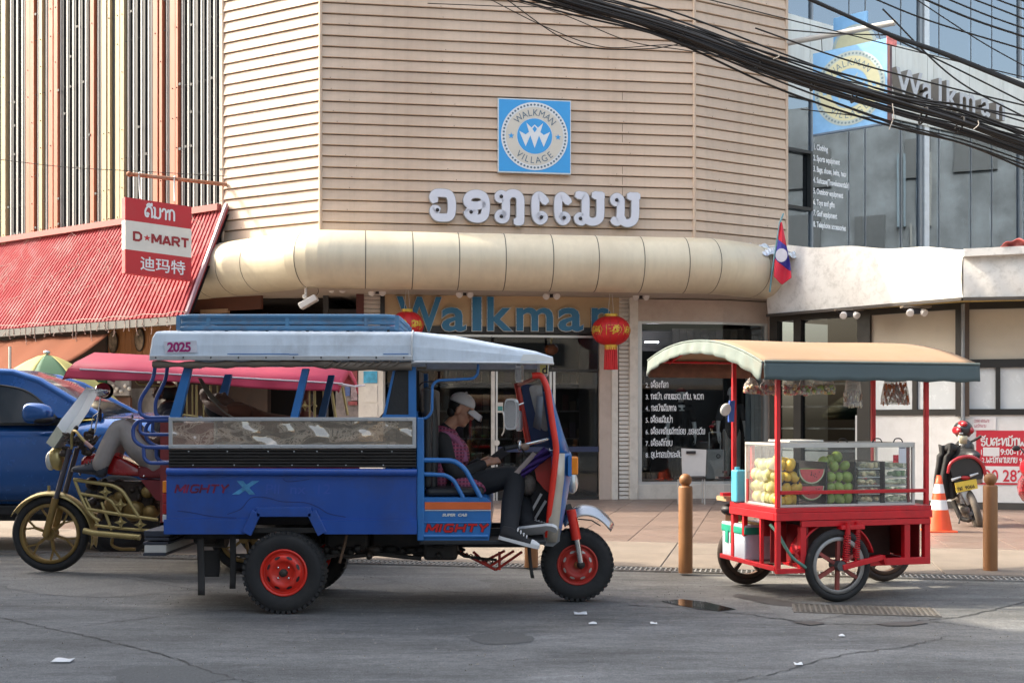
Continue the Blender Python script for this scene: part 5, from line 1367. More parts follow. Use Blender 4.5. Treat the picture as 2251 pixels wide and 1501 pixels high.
mb = MB(); put_text(mb, 'd', T(1191, 821, 9.389, 9.389), (1, 0, 0), (0, 0, 1), .07, bold=.002); mb.build('sign_lamp_print', M_pblk, tk)
MB().prism([P(a, b, 9.62) for a, b in ((1172, 1016), (1212, 1000), (1212, 1088), (1196, 1074), (1180, 1055))], (0, .5, 0)).build('dash_panel', M_redold, tk, bevel=.01)
MB().prism([P(a, b, 9.70) for a, b in ((1148, 1045), (1176, 1020), (1210, 1060), (1210, 1185), (1170, 1185), (1150, 1100))], (0, .4, 0)).build('dash_recess', M_pblk, tk)
for a, b in (((1166, 1128), (1190, 1085)), ((1176, 1140), (1200, 1100))): MB().beam(P(*a, 9.66), P(*b, 9.66), .02).build('pedal_arm', M_silver, tk)
M_purple = mat('purple_cloth', (.055, .022, .16), .85, var=.25, scale=14)
mb = MB().grid(lambda u, v: P(1196 - 62 * u + 18 * v * (1 - u * .3), 982 + 66 * u + 16 * v - 12 * v * u, 9.58 + .03 * sin(u * 14 + v * 9)), 18, 8); mb.build('purple_cloth', M_purple, tk, thick=.012)
mb = MB().grid(lambda u, v: P(1172 - 46 * u + 8 * v, 992 + 50 * u + 7 * v, 9.56), 8, 3); mb.build('handle_cover', mat('dusty_plastic', (.30, .24, .22), .6, var=.2), tk, thick=.01)
MB().tube([P(1110, 986, 9.5), P(1150, 978, 9.58), P(1200, 966, 9.8), P(1205, 964, 10.0)], .013, 8).build('handlebar', M_chrome, tk)
MB().tube([P(1109, 986, 9.498), P(1140, 980, 9.56)], .018, 8).build('hand_grip', M_rubber, tk)
MB().ell(P(1152, 982, 9.58), (.045, .03, .03)).build('switch_block', mat('tan_plastic', (.32, .22, .16), .5), tk)
MB().ell(P(1142, 979, 9.56), (.02, .03, .045)).build('brake_clamp', M_chrome, tk)
MB().tube([P(1146, 986, 9.55), P(1165, 1010, 9.6), P(1160, 1050, 9.65), P(1168, 1090, 9.7)], .008, 6).build('brake_hose', M_rubber, tk)
MB().ell(P(1160, 1065, 9.64), (.07, .06, .09)).build('wiring_bundle', mat('dusty_wiring', (.11, .09, .075), .7, var=.6, scale=25), tk)
mg = MB()
c = Vector((fc.x, YC, fc.z))
def mgp(u, v):
 an = radians(38 + 82 * u); r = .44 + .10 * (1 - u)
 y = (v - .5) * .26; r -= .055 * max(0, abs(v - .5) * 2 - .6) / .4
 return c + Vector((cos(an) * r * .66 + .02, y * (1 if abs(v - .5) < .4 else .97), sin(an) * r * 1.02 - y * y * 1.5))
mg.grid(mgp, 14, 20); mg.build('mudguard', mat('polished_steel', (.48, .48, .49), .28, metal=.9, var=.12), tk, thick=.008)
fd = c.y - .115
MB().tube([P(1255, 1120, fd), P(1267, 1185, fd)], .040, 12).build('fork_leg', M_red, tk)
MB().tube([P(1268, 1185, fd), P(1277, 1240, fd)], .027, 12).build('fork_slider', M_chrome, tk)
MB().ell(P(1277, 1241, fd), .035).build('fork_end', M_greasy, tk)
MB().tube([P(1255, 1120, fd + .23), P(1277, 1241, fd + .23)], .035, 10).build('fork_leg', M_redold, tk)
MB().tube([P(1240, 1112, YC), P(1255, 1150, YC)], .06, 10).build('steering_neck', M_greasy, tk)
MB().tube([P(1270, 1140, fd - .02), P(1300, 1143, fd - .03), P(1320, 1155, fd - .03)], .006, 6).build('lever', M_greasy, tk)
# --- underside
un = MB()
for y in (9.62, 10.12): un.obox(T(372, 1196, y), T(1195, 1196) - T(372, 1196), (0, .07, 0), (0, 0, .085))
un.build('chassis_rails', M_greasy, tk)
for a, b, c_, d_, y, w in ((700, 800, 1176, 1226, 9.5, .8), (800, 930, 1176, 1232, 9.6, .5), (925, 1002, 1195, 1240, 9.45, .5), (560, 690, 1175, 1215, 9.6, .6), (385, 440, 1176, 1212, 9.7, .5), (1002, 1180, 1197, 1214, 9.55, .6)):
 MB().obox(T(a, d_, y), T(b, d_) - T(a, d_), (0, w, 0), T(a, c_) - T(a, d_)).build('engine_block', M_greasy, tk, bevel=.03)
un = MB(); rn = random.Random(14)
for k in range(60): un.ell(T(rn.uniform(700, 1000), rn.uniform(1200, 1230), rn.uniform(9.42, 9.9)), (rn.uniform(.02, .08), rn.uniform(.02, .06), rn.uniform(.015, .04)), None, 7, 5)
un.tube([T(705, 1228, 9.5), T(760, 1232, 9.5), T(820, 1226, 9.5), T(920, 1236, 9.48)], .02, 6)
tag(un.build('engine_clutter', M_greasy, tk), kind='stuff')
MB().cyl(T(624, 1258, 9.3), T(624, 1258, 10.45), .05, n=12).build('rear_axle', M_greasy, tk)
MB().ell(T(624, 1258, YC), (.13, .16, .13)).build('differential', M_greasy, tk)
MB().cyl(T(385, 1190, 9.9), T(452, 1194, 9.9), .11, n=16).build('silencer', M_greasy, tk)
for k in range(4): MB().beam(T(500 + k * 14, 1226 + k * 4, 9.42), T(745 - k * 14, 1226 + k * 4, 9.42), .06, .012).build('leaf_spring', M_greasy, tk)
M_flap = mat('worn_rubber_flap', (.035, .033, .032), .75, var=.25)
def flap(px0, px1, py0, py1, y, bend=0):
 mb = MB().grid(lambda u, v: T(px0 + (px1 - px0) * u + bend * v * v * 14, py0 + (py1 - py0) * v, y + .02 * sin(v * 3)), 3, 8); mb.build('mud_flap', M_flap, tk, thick=.012)
flap(425, 440, 1185, 1312, YN + .1, .2); flap(413, 458, 1220, 1280, YN + .35, -.1); flap(494, 507, 1175, 1300, YN + .16)
flap(1168, 1160, 1190, 1282, YC - .36, .6)
MB().tube([T(758, 1178, YN + .1), T(752, 1205, YN + .1), T(742, 1240, YN + .1)], .012, 6).build('hanging_strap', mat('brown_strap', (.12, .07, .04), .8), tk)
for a, b in (((1010, 1212), (1090, 1252)), ((1090, 1252), (1148, 1212)), ((1098, 1252), (1098, 1212)), ((1060, 1235), (1110, 1210)), ((1075, 1245), (1130, 1210)), ((1040, 1212), (1076, 1244))):
 MB().tube([P(*a, 9.55), P(*b, 9.55)], .011, 8).build('step_brace', M_redold, tk)
MB().tube([P(1005, 1212, 9.52), P(1020, 1222, 9.52), P(1050, 1226, 9.52), P(1092, 1230, 9.52)], .012, 6).build('chain_guard', M_greasy, tk)
for k in range(9): MB().torus(P(1008 + k * 9, 1214 + k * 2.4, 9.5), (0, 1, 0), .012, .005, 8, 5).build('chain_link', M_greasy, tk)
# --- motorcycle taxi with maroon canopy, behind the blue three-wheeler
YM = 11.75
def Q(px, py, y=YM, ref=None):
 p = P(px, py, ref or YM)
 return Vector((p.x, y, p.z))
M_gold = mat('gold_paint', (.46, .36, .15), .32, metal=.55, var=.12, scale=6, dirt=(.16, .10, .04), dirt_amt=.45, dirt_scale=6)
M_goldd = mat('dull_gold', (.26, .17, .055), .45, metal=.4, var=.2, scale=8, dirt=(.09, .05, .03), dirt_amt=.5)
M_tankred = mat('tank_red', (.33, .010, .012), .22, var=.08, coat=.5)
M_maroon = mat('maroon_canvas', (.50, .040, .085), .7, var=.07, scale=2)
M_seatred = mat('dark_red_vinyl', (.20, .02, .025), .4, var=.12)
mt = thing('motorcycle_taxi', 'gold painted motorcycle taxi with maroon canopy parked behind the blue three wheeler', 'motorcycle taxi', Q(112, 1253).xy.to_3d())
def cast_wheel(par, c, R, w, mrim, name='wheel', spokes=6, yspoke=True, tyre=.085, axis=(0, 1, 0), mt_=None):
 c = Vector(c); ax, b, d_ = frame_from(axis)
 rt = tyre
 ty = MB().torus(c, ax, R - rt * .5, rt * .5, 44, 10, w / rt).build(name, mt_ or M_rubber, par)
 rm = MB().lathe([(R - rt - .028, -w * .32), (R - rt + .004, -w * .42), (R - rt + .008, 0), (R - rt + .004, w * .42), (R - rt - .028, w * .32), (R - rt - .028, -w * .32)], c, ax, 44)
 rm.cyl(c - ax * w * .6, c + ax * w * .6, R * .16, n=16)
 rim = rm.build('rim', mrim, ty)
 for k in range(spokes):
  an = 2 * pi * k / spokes + .35
  dd = b * cos(an) + d_ * sin(an); tt = -b * sin(an) + d_ * cos(an)
  if yspoke:
   m = c + dd * R * .42
   MB().beam(c + dd * R * .1, m, .026, .03, ax).beam(m, c + dd * (R - rt) * .93 + tt * R * .14, .017, .022, ax).beam(m, c + dd * (R - rt) * .93 - tt * R * .14, .017, .022, ax).build('spoke', mrim, ty)
  else:
   MB().beam(c + dd * R * .1, c + dd * (R - rt - .01), .034, .03, ax).build('spoke', mrim, ty)
 return ty
wc = Q(112, 1172)
RM = wc.z - .002
cast_wheel(mt, wc, RM, .10, M_goldd, 'front_wheel', 6, True, .09)
cast_wheel(mt, Q(540, 1180), Q(540, 1180).z - .002, .12, M_goldd, 'rear_wheel', 6, True, .10)
cast_wheel(mt, Q(540, 1180) + Vector((0, 1.1, 0)), Q(540, 1180).z - .002, .12, M_goldd, 'rear_wheel', 6, True, .10)
for dy in (-.10, .10):
 MB().tube([Q(162, 985, YM + dy), Q(131, 1097, YM + dy)], .026, 10).build('fork_tube', mat('fork_steel', (.10, .095, .11), .35, metal=.5), mt)
 MB().tube([Q(131, 1093, YM + dy), Q(109, 1176, YM + dy)], .036, 10).build('fork_slider', M_goldd, mt)
mb = MB().grid(lambda u, v: wc + Vector((cos(radians(150 - 165 * u)) * RM * (1.10 + .04 * u), (v - .5) * .17, sin(radians(150 - 165 * u)) * RM * 1.10 - (v - .5) ** 2 * .15)), 24, 6)
mb.build('mudguard', M_gold, mt, thick=.008)
MB().prism([Q(193, 1125), Q(212, 1128), Q(206, 1165), Q(202, 1190), Q(196, 1160)], (0, .1, 0)).build('mud_flap', M_goldd, mt)
MB().obox(Q(104, 1078), (.02, 0, 0), (0, .03, 0), (0, 0, .05)).build('mudguard_badge', M_gold, mt)
MB().ell(Q(126, 1008), (.085, .09, .12), Matrix.Rotation(-.2, 3, 'Y')).build('headlight', M_gold, mt)
MB().ell(Q(112, 1012), (.05, .075, .10)).build('headlight_lens', mat('headlight_glass', (.6, .6, .55), .1, metal=.3), mt)
M_acr = mat('pale_acrylic', (.78, .83, .88), .15, var=.10, scale=4, spec=.8)
_n = M_acr.node_tree; _t = _n.nodes.new('ShaderNodeBsdfTranslucent'); _t.inputs[0].default_value = (.85, .9, .95, 1); _m = _n.nodes.new('ShaderNodeMixShader'); _m.inputs[0].default_value = .55
_n.links.new(_n.nodes['Principled BSDF'].outputs[0], _m.inputs[1]); _n.links.new(_t.outputs[0], _m.inputs[2]); _n.links.new(_m.outputs[0], _n.nodes['Material Output'].inputs[0])
ws = [(112, 972), (128, 985), (158, 942), (184, 904), (206, 862), (200, 851), (176, 882), (146, 920)]
MB().prism([Q(a, b, YM - .12) for a, b in ws], (0, .25, 0)).build('windscreen', mat('pale_acrylic', (.78, .83, .88), .15, var=.10, scale=4, spec=.8), mt, bevel=.01)
MB().prism([Q(a, b, YM - .125) for a, b in ((112, 972), (128, 985), (150, 953), (136, 936))], (0, .26, 0)).build('windscreen_base', mat('cream_acrylic', (.60, .58, .44), .3), mt)
rn = random.Random(17)
cl = MB()
for k in range(26): cl.ell(Q(rn.uniform(145, 205), rn.uniform(940, 1000), YM + rn.uniform(-.12, .12)), (rn.uniform(.02, .05), .03, rn.uniform(.015, .04)), None, 7, 5)
for k in range(9): cl.tube(crom([Q(rn.uniform(150, 200), rn.uniform(935, 990), YM - .12), Q(rn.uniform(150, 215), rn.uniform(935, 1000), YM - .16), Q(rn.uniform(160, 230), rn.uniform(950, 1010), YM - .1)], 4), .006, 5)
tag(cl.build('steering_clutter', mat('brown_grease', (.045, .03, .02), .55, var=.5, scale=14), mt), kind='stuff')
MB().tube(fillet([Q(170, 985, YM - .15), Q(174, 950, YM - .2), Q(190, 944, YM - .3), Q(212, 966, YM - .36), Q(236, 985, YM - .38)], .06), .014, 8).build('handlebar', M_gold, mt)
MB().tube([Q(217, 970, YM - .37), Q(234, 983, YM - .385)], .020, 8).build('hand_grip', mat('pink_grip', (.42, .24, .20), .6), mt)
MB().ell(Q(235, 984, YM - .385), .022).build('bar_end', M_pblk, mt)
MB().tube([Q(208, 950, YM), Q(216, 910, YM), Q(222, 870, YM)], .008, 6).build('lamp_stem', M_chrome, mt)
MB().lathe([(.001, -.045), (.05, -.04), (.075, -.015), (.075, .03), (.04, .06), (.001, .065)], Q(226, 858), (-.35, 1, 0), 20).build('spot_lamp', M_chrome, mt)
MB().lathe([(.076, .0), (.08, .05), (.06, .09), (.001, .1)], Q(231, 859, YM + .01), (-.35, 1, 0), 20).build('spot_lamp_shell', M_pblk, mt)
MB().tube([Q(215, 945, YM - .2), Q(222, 915, YM - .22), Q(236, 905, YM - .22)], .006, 6).build('mirror_stem', M_chrome, mt)
MB().ell(Q(237, 912, YM - .22), (.012, .04, .07)).build('mirror', M_pblk, mt)
MB().ell(Q(205, 1018), (.12, .12, .10)).build('tank_nose', M_tankred, mt)
mb = MB().loft([[Q(226, 1036, YM - .13), Q(226, 1015, YM - .13), Q(226, 1010, YM + .1), Q(226, 1036, YM + .13)], [Q(252, 1042, YM - .16), Q(252, 996, YM - .14), Q(252, 992, YM + .12), Q(252, 1042, YM + .16)],
    [Q(285, 1044, YM - .16), Q(285, 1010, YM - .14), Q(285, 1006, YM + .12), Q(285, 1044, YM + .16)], [Q(314, 1046, YM - .12), Q(314, 1026, YM - .11), Q(314, 1024, YM + .1), Q(314, 1046, YM + .12)]])
mb.build('fuel_tank', M_tankred, mt, bevel=.03, seg=3)
MB().obox(Q(312, 1050, YM - .16), Q(400, 1050) - Q(312, 1050), (0, .32, 0), (0, 0, .13)).build('saddle', M_seatred, mt, bevel=.04, seg=3)
MB().prism([Q(318, 1052, YM - .14), Q(400, 1056, YM - .14), Q(400, 1110, YM - .14), Q(352, 1096, YM - .14)], (0, .28, 0)).build('side_cover', M_seatred, mt, bevel=.02)
en = MB()
for k in range(60): en.ell(Q(rn.uniform(200, 350), rn.uniform(1055, 1140), YM + rn.uniform(-.06, .12)), (rn.uniform(.02, .07), .05, rn.uniform(.02, .06)), None, 7, 5)
en.box(Q(285, 1095, YM + .08), (.5, .2, .34))
tag(en.build('engine_clutter', mat('brown_grease', (.045, .03, .02), .55), mt), kind='stuff')
for a, b, r in ((258, 1108, .10), (300, 1122, .10), (335, 1124, .07), (268, 1092, .06), (330, 1080, .06)):
 MB().lathe([(.001, -.06), (r * .7, -.055), (r, -.02), (r, .1)], Q(a, b, YM - .08), (0, 1, 0), 18).build('engine_cover', M_goldd, mt)
MB().prism([Q(198, 1060, YM + .02), Q(225, 1140, YM + .02), Q(240, 1150, YM + .02), Q(225, 1060, YM + .02)], (0, .05, 0)).build('leg_shield', M_pblk, mt)
for pts_, r in (([(180, 1051), (265, 1064), (286, 1076), (322, 1134)], .019), ([(196, 1082), (248, 1090), (262, 1098), (280, 1125)], .016), ([(211, 1115), (290, 1128), (362, 1138)], .018),
    ([(226, 1150), (300, 1158), (362, 1162)], .016), ([(183, 1055), (200, 1098), (218, 1130), (236, 1140)], .017), ([(205, 1090), (232, 1148)], .012), ([(240, 1100), (262, 1160)], .015)):
 MB().tube(fillet([Q(a, b, YM - .22) for a, b in pts_], .07), r, 8).build('crash_bar', M_gold, mt)
MB().tube([Q(203, 1161, YM - .24), Q(225, 1166, YM - .24), Q(325, 1175, YM - .24)], .030, 10).build('exhaust_pipe', M_gold, mt)
MB().tube(fillet([Q(255, 1180, YM - .1), Q(252, 1196, YM - .1), Q(270, 1204, YM - .1), Q(305, 1204, YM - .1)], .05), .016, 8).build('centre_stand', M_goldd, mt)
def star(px, py, y, r=.062):
 q = []
 for k in range(8):
  an = k * pi / 4; rr_ = r if k % 2 == 0 else r * .42
  q.append(Q(px, py, y) + Vector((cos(an) * rr_, 0, sin(an) * rr_)))
 o = MB().prism(q, (0, .012, 0)).build('star_ornament', M_gold, mt)
 MB().ell(Q(px, py, y - .01), .02, None, 8, 6).build('stud', M_gold, o)
for a, b in ((250, 1078), (283, 1105), (283, 1143), (325, 1148)): star(a, b, YM - .245)
for a, b in ((192, 1040), (330, 1044)): MB().ell(Q(a, b, YM - .2), .012).build('bolt', M_chrome, mt)
MB().obox(Q(372, 1160, YM - .3), Q(760, 1160) - Q(372, 1160), (0, 1.4, 0), (0, 0, .08)).build('cabin_floor', M_goldd, mt)
MB().obox(Q(372, 1150, YM - .3), Q(760, 1150) - Q(372, 1150), (0, .03, 0), (0, 0, 1.0)).build('cabin_side', mat('cabin_red', (.22, .03, .03), .5, var=.3, scale=5), mt)
MB().obox(Q(372, 1150, YM + 1.05), Q(760, 1150) - Q(372, 1150), (0, .03, 0), (0, 0, .8)).build('cabin_side', MATS['cabin_red'], mt)
for px, top in ((426, 846), (438, 847), (447, 847), (462, 848), (477, 848), (492, 849), (505, 849), (666, 856), (690, 857), (701, 857), (721, 858)):
 MB().tube([Q(px, 925, YM - .25), Q(px, top, YM - .25)], .013 if px % 2 else .008, 6).build('gilded_pole', M_gold, mt)
MB().tube([Q(747, 925, YM - .25), Q(737, 858, YM - .25)], .015, 6).build('gilded_pole', M_gold, mt)
MB().tube([P(764, 912, 12.6), P(752, 850, 12.6)], .015, 6).build('gilded_pole', M_gold, mt)
star(681, 893, YM - .28, .05); star(412, 889, YM - .28, .05)
for a, b in ((665, 893), (704, 893)): MB().ell(Q(a, b, YM - .27), .014).build('stud', M_gold, mt)
MB().tube(fillet([Q(312, 832, YM - .2), Q(316, 845, YM - .2), Q(390, 851, YM - .2), Q(400, 848, YM - .2)], .05), .012, 6).build('gilded_rail', M_gold, mt)
MB().tube([Q(405, 915, YM - .25), Q(420, 912, YM - .25), Q(450, 916, YM - .25)], .014, 6).build('gilded_rail', M_gold, mt)
yn, yf = YM - .32, YM + 1.15
ca = []
def edge(px): return 812 + (px - 187) * (843 - 812) / 568.0
zr = 1.5 + (925 - 780) * (YM + .4) / F
secs = []
for px in (176, 300, 450, 600, 752):
 x = Q(px, 900).x; ze = Q(px, edge(px), yn, yn).z
 secs.append([Vector((x, yn, ze)), Vector((x, yn + .18, ze + .07)), Vector((x, YM + .4, zr - .022 * (px - 176) / 100 + .02)), Vector((x, yf - .18, ze + .09)), Vector((x, yf, ze + .02))])
MB().loft(secs, closed=False, cap=False).build('canopy', M_maroon, mt, thick=.012)
def val(u, v):
 px = 176 + 578 * u; x = Q(px, 900).x; ze = Q(px, edge(px), yn, yn).z
 return Vector((x + (-.03 * v if u == 0 else 0), yn - .004 - .012 * v - .012 * sin(u * 40) * v, ze - v * (.078 + .012 * sin(u * 9 + 1))))
MB().grid(val, 60, 4).build('canopy_valance', M_maroon, mt, thick=.01)
M_pip = mat('white_piping', (.62, .55, .58), .6)
MB().tube([Q(176 + 578 * k / 12, edge(176 + 578 * k / 12), yn - .008, yn) for k in range(13)], .009, 6).build('piping', M_pip, mt)
e = secs[0]
MB().loft([e, [p + Vector((-.05, 0, -.15 if i not in (0, 4) else -.10)) for i, p in enumerate(e)]], closed=False, cap=False).build('end_valance', M_maroon, mt, thick=.01)
e = secs[-1]
MB().loft([e, [p + Vector((.01, 0, -.09)) for i, p in enumerate(e)]], closed=False, cap=False).build('end_valance', M_maroon, mt, thick=.01)
MB().tube([e[0], e[0] + Vector((.12, .3, -.02)), e[4] + Vector((.1, -.2, 0))], .012, 6).build('piping', M_pip, mt)
# --- blue pickup truck
YT = 13.4
def K(px, py, y=YT, ref=None):
 p = P(px, py, ref or YT)
 return Vector((p.x, y, p.z))
M_navy = mat('metallic_blue', (.014, .095, .32), .22, metal=.35, var=.04, coat=.8)
M_tint = mat('tinted_window', (.035, .042, .05), .04, var=.05, spec=.7)
M_trim = mat('black_trim', (.012, .012, .013), .45)
tr = thing('pickup_truck', 'shiny blue pickup truck parked at the left edge behind the gold motorcycle taxi', 'pickup truck', K(262, 1213).xy.to_3d())
WT = 1.85
def bsec(px, ytop, ybot=1108, inset=0.0, y0=YT, crown=.03):
 x = K(px, 900).x; zt = K(px, ytop).z; zb = K(px, ybot).z; h = zt - zb
 half = [(y0 + inset + .06, zb), (y0 + inset + .01, zb + h * .25), (y0 + inset + .0, zb + h * .55), (y0 + inset + .02, zb + h * .82), (y0 + inset + .10, zt - .02), (y0 + inset + .22, zt)]
 far = [(2 * (y0 + WT / 2) - y, z) for y, z in reversed(half)]
 mid = [(y0 + WT / 2, zt + crown)]
 return [Vector((x, y, z)) for y, z in half + mid + far]
secs = [bsec(-420, 930), bsec(-200, 930), bsec(0, 930), bsec(120, 930), bsec(165, 928), bsec(215, 918, crown=.06), bsec(290, 919, crown=.07), bsec(380, 925, crown=.07), bsec(440, 935, crown=.06), bsec(470, 960, inset=.06), bsec(478, 1010, inset=.1)]
MB().loft(secs).build('body', M_navy, tr)
def csec(px, py, ins, yy0=YT):
 p = K(px, py); return [Vector((p.x, yy0 + ins, p.z)), Vector((p.x, yy0 + WT - ins, p.z))]
near = [(-330, 925), (-300, 850), (-220, 822), (-90, 814), (10, 819), (70, 838), (130, 872), (212, 917)]
mb = MB()
rows = []
for px, py in near:
 h = max(0, (930 - py) / 115); ins = .08 + .17 * h
 p = K(px, py); y0, y1 = YT + ins, YT + WT - ins
 rows.append([Vector((p.x, y0, p.z)), Vector((p.x, y0 + .08, p.z + .02 * h)), Vector((p.x, (y0 + y1) / 2, p.z + .05 * h)), Vector((p.x, y1 - .08, p.z + .02 * h)), Vector((p.x, y1, p.z))])
def sub(rows, a, b): return rows[a:b]
MB().loft(rows[0:5], closed=False, cap=False).build('roof', M_navy, tr, thick=.02)
wsr = [[r[0].lerp(r[1], .9), r[1], r[2], r[3], r[4]] for r in rows[4:]]
MB().loft(wsr, closed=False, cap=False).build('windscreen', M_tint, tr, thick=.01)
MB().tube([r[0] + Vector((0, .03, 0)) for r in rows[1:]], .055, 8).build('front_pillar', M_navy, tr)
MB().tube([r[4] - Vector((0, .03, 0)) for r in rows[3:]], .042, 8).build('front_pillar', M_navy, tr)
sd = [Vector((r[0].x, r[0].y - .004, r[0].z)) for r in rows]
MB().poly(sd).build('cab_side', M_navy, tr, thick=.012)
def wpt(px, py):
 h = max(0, (930 - py) / 115); return K(px, py, YT + .08 + .17 * h - .014)
wl_ = crom([wpt(*q) for q in ((-310, 922), (-285, 868), (-215, 848), (-90, 843), (0, 848), (58, 866), (118, 918))], 5)
MB().poly(wl_ + [wpt(118, 929), wpt(-310, 929)]).build('side_window', M_tint, tr, thick=.008)
MB().tube(wl_, .013, 6).build('window_seal', M_trim, tr)
MB().poly([Vector((r[4].x, r[4].y + .004, r[4].z)) for r in rows]).build('side_window', M_tint, tr, thick=.008)
MB().beam(K(-330, 932, YT + .06), K(150, 932, YT + .06), .05, .03).build('window_seal', M_trim, tr)
MB().beam(K(-30, 930, YT + .085), K(-30, 825, YT + .24), .06, .02, (1, 0, 0)).build('window_pillar', M_trim, tr)
for pts_ in ([(134, 930), (133, 1000), (131, 1060), (122, 1100)], [(-40, 930), (-40, 1100)]):
 MB().tube([K(a, b, YT + .004) for a, b in pts_], .006, 5).build('door_seam', M_trim, tr)
MB().tube([K(-420, 1100, YT + .01), K(125, 1100, YT + .01)], .005, 5).build('door_seam', M_trim, tr)
MB().tube([K(140, 928, YT + .06), K(190, 919, YT + .13), K(300, 919, YT + .2)], .006, 5).build('bonnet_seam', M_trim, tr)
MB().obox(K(-420, 1134, YT + .05), K(205, 1134) - K(-420, 1134), (0, .3, 0), (0, 0, .12)).build('side_step', M_trim, tr, bevel=.02)
MB().obox(K(-400, 1150, YT + .35), K(400, 1150) - K(-400, 1150), (0, 1.1, 0), (0, 0, .25)).build('underbody', M_trim, tr)
MB().ell(K(94, 908, YT - .14), (.175, .10, .115), None, 20, 14, lambda p: (math.copysign(abs(p.x / .175) ** .7 * .175, p.x), p.y, math.copysign(abs(p.z / .115) ** .75 * .115, p.z) * (1 - 1.2 * p.x))).build('wing_mirror', M_navy, tr)
MB().ell(K(104, 922, YT - .13), (.14, .10, .06), None, 14, 8).build('mirror_base', M_trim, tr)
MB().beam(K(112, 922, YT - .1), K(120, 925, YT + .08), .08, .05).build('mirror_arm', M_trim, tr)
MB().tube([K(272, 920, YT + .3), K(272, 912, YT + .3)], .012, 6).build('washer_jet', M_trim, tr)
for px in (262, -370):
 for y in (YT + .12, YT + WT - .12):
  c = K(px, 1138, y); R = c.z - .002
  ty = MB().lathe([(R * .62, -.11), (R * .95, -.12), (R, -.08), (R, .08), (R * .95, .12), (R * .62, .11)], c, (0, 1, 0), 36).build('wheel', M_rubber, tr)
  MB().lathe([(R * .64, -.10), (R * .58, -.08), (R * .2, -.05), (.001, -.06)], c, (0, 1, 0), 24).build('rim', M_silver, ty)
 c = K(px, 1138, YT - .005)
 MB().lathe([(R * 1.08, 0), (R * 1.22, .0), (R * 1.24, .05)], c, (0, 1, 0), 24, a0=0, a1=pi, up=(0, 0, 1)).build('wheel_arch', M_trim, tr)
 MB().lathe([(.001, .012), (R * 1.1, .012)], c, (0, 1, 0), 28).build('arch_shade_disc', M_trim, tr)  # flat black disc standing in for the shade inside the arch
# --- bank parasol
um = thing('parasol', 'yellow and green market parasol lettered BANK open behind the pickup truck', 'parasol', P(100, 925, 17.5).xy.to_3d())
DU = 17.5; apex = P(103, 779, DU); RU = 1.15
M_uy = mat('parasol_yellow', (.34, .31, .10), .7, var=.06); M_ug = mat('parasol_green', (.032, .095, .045), .7, var=.08)
for k in range(8):
 a0 = 2 * pi * k / 8 + .08; a1 = a0 + 2 * pi / 8
 def up(u, v):
  a = a0 + (a1 - a0) * u; sag = 1 - .05 * sin(pi * u) * v
  r = RU * v * sag
  return apex + Vector((cos(a) * r, sin(a) * r, -.80 * v ** 1.5 - .03 * sin(pi * u) * v))
 MB().grid(up, 6, 8).build('panel', M_uy if k % 2 else M_ug, um, thick=.006)
 def vl(u, v):
  a = a0 + (a1 - a0) * u; r = RU * (1 - .05 * sin(pi * u)); return apex + Vector((cos(a) * r, sin(a) * r, -.80 - .03 * sin(pi * u) - .12 * v))
 MB().grid(vl, 6, 2).build('valance', M_uy if k % 2 else M_ug, um, thick=.006)
MB().cyl(apex + Vector((0, 0, .06)), Vector((apex.x, apex.y, .02)), .022).build('pole', M_silver, um)
MB().ell(apex + Vector((0, 0, .03)), (.05, .05, .03)).build('finial', M_silver, um)
mb = MB(); put_text(mb, 'BANK', P(132, 836, DU - .68), (1, .12, -.16), (-.15, .55, .75), .075, bold=.001, squeeze=.8); mb.build('lettering', mat('parasol_print', (.55, .55, .35), .6), um)
mb = MB(); lao(mb, 'ທະນາຄານພັດທະນາ', P(82, 829, DU - .68), (1, -.05, -.02), (0, .55, .75), .035, .16); mb.build('lettering', MATS['parasol_print'], um)
# --- red fruit cart
CN = Vector((2.17, 9.70, 0)); CA = radians(15)
CW, CD = 1.44, .86
ct = thing('fruit_cart', 'red fruit vending cart with beige arched canopy and glass case at the roadside', 'food cart', CN, CA)
def W(u, v, z): return Vector((u, v, z))                       # local cart frame
def CB(name, u0, u1, v0, v1, z0, z1, m, bev=.004, par=None):
 return MB().obox((u0, v0, z0), (u1 - u0, 0, 0), (0, v1 - v0, 0), (0, 0, z1 - z0)).build(name, m, par or ct, local=True, bevel=bev)
M_cred = mat('cart_red', (.58, .008, .016), .42, var=.12, scale=5, coat=.05, dirt=(.26, .015, .018), dirt_amt=.45, dirt_scale=7)
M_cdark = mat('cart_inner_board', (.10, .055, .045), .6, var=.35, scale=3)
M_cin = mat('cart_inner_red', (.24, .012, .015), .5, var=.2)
b = .045
for (u, v, zt) in ((0, 0, 1.98), (CW - b, 0, 1.98), (0, CD - b, 2.2), (CW - b, CD - b, 2.2)):
 CB('post', u, u + b * .8, v, v + b * .8, .79, zt, M_cred)
CB('table_top', -.01, CW + .01, -.01, CD, .745, .785, M_cred)
CB('apron', -.012, CW + .012, -.018, .02, .68, .744, M_cred); CB('apron', -.015, .02, .022, CD, .68, .744, M_cred)
CB('apron', .22, CW, -.012, .02, .625, .676, M_cred); CB('apron', CW - .02, CW + .012, .022, CD, .62, .744, M_cred)
for u, v, z0, z1, w in ((0, 0, .25, .68, .04), (0, .28, .28, .68, .03), (0, CD - .05, .28, .68, .05), (0, .60, .50, .68, .04), (.215, -.005, .27, .625, .055), (1.19, -.005, .29, .625, .055), (CW - .055, -.005, .29, .625, .055), (CW - .05, CD - .05, .29, .62, .05)):
 CB('leg', u, u + w, v, v + w, z0, z1, M_cred)
CB('lower_rail', 0, .27, -.008, .03, .245, .285, M_cred); CB('lower_rail', -.005, .035, .032, 1.08, .262, .30, M_cred)
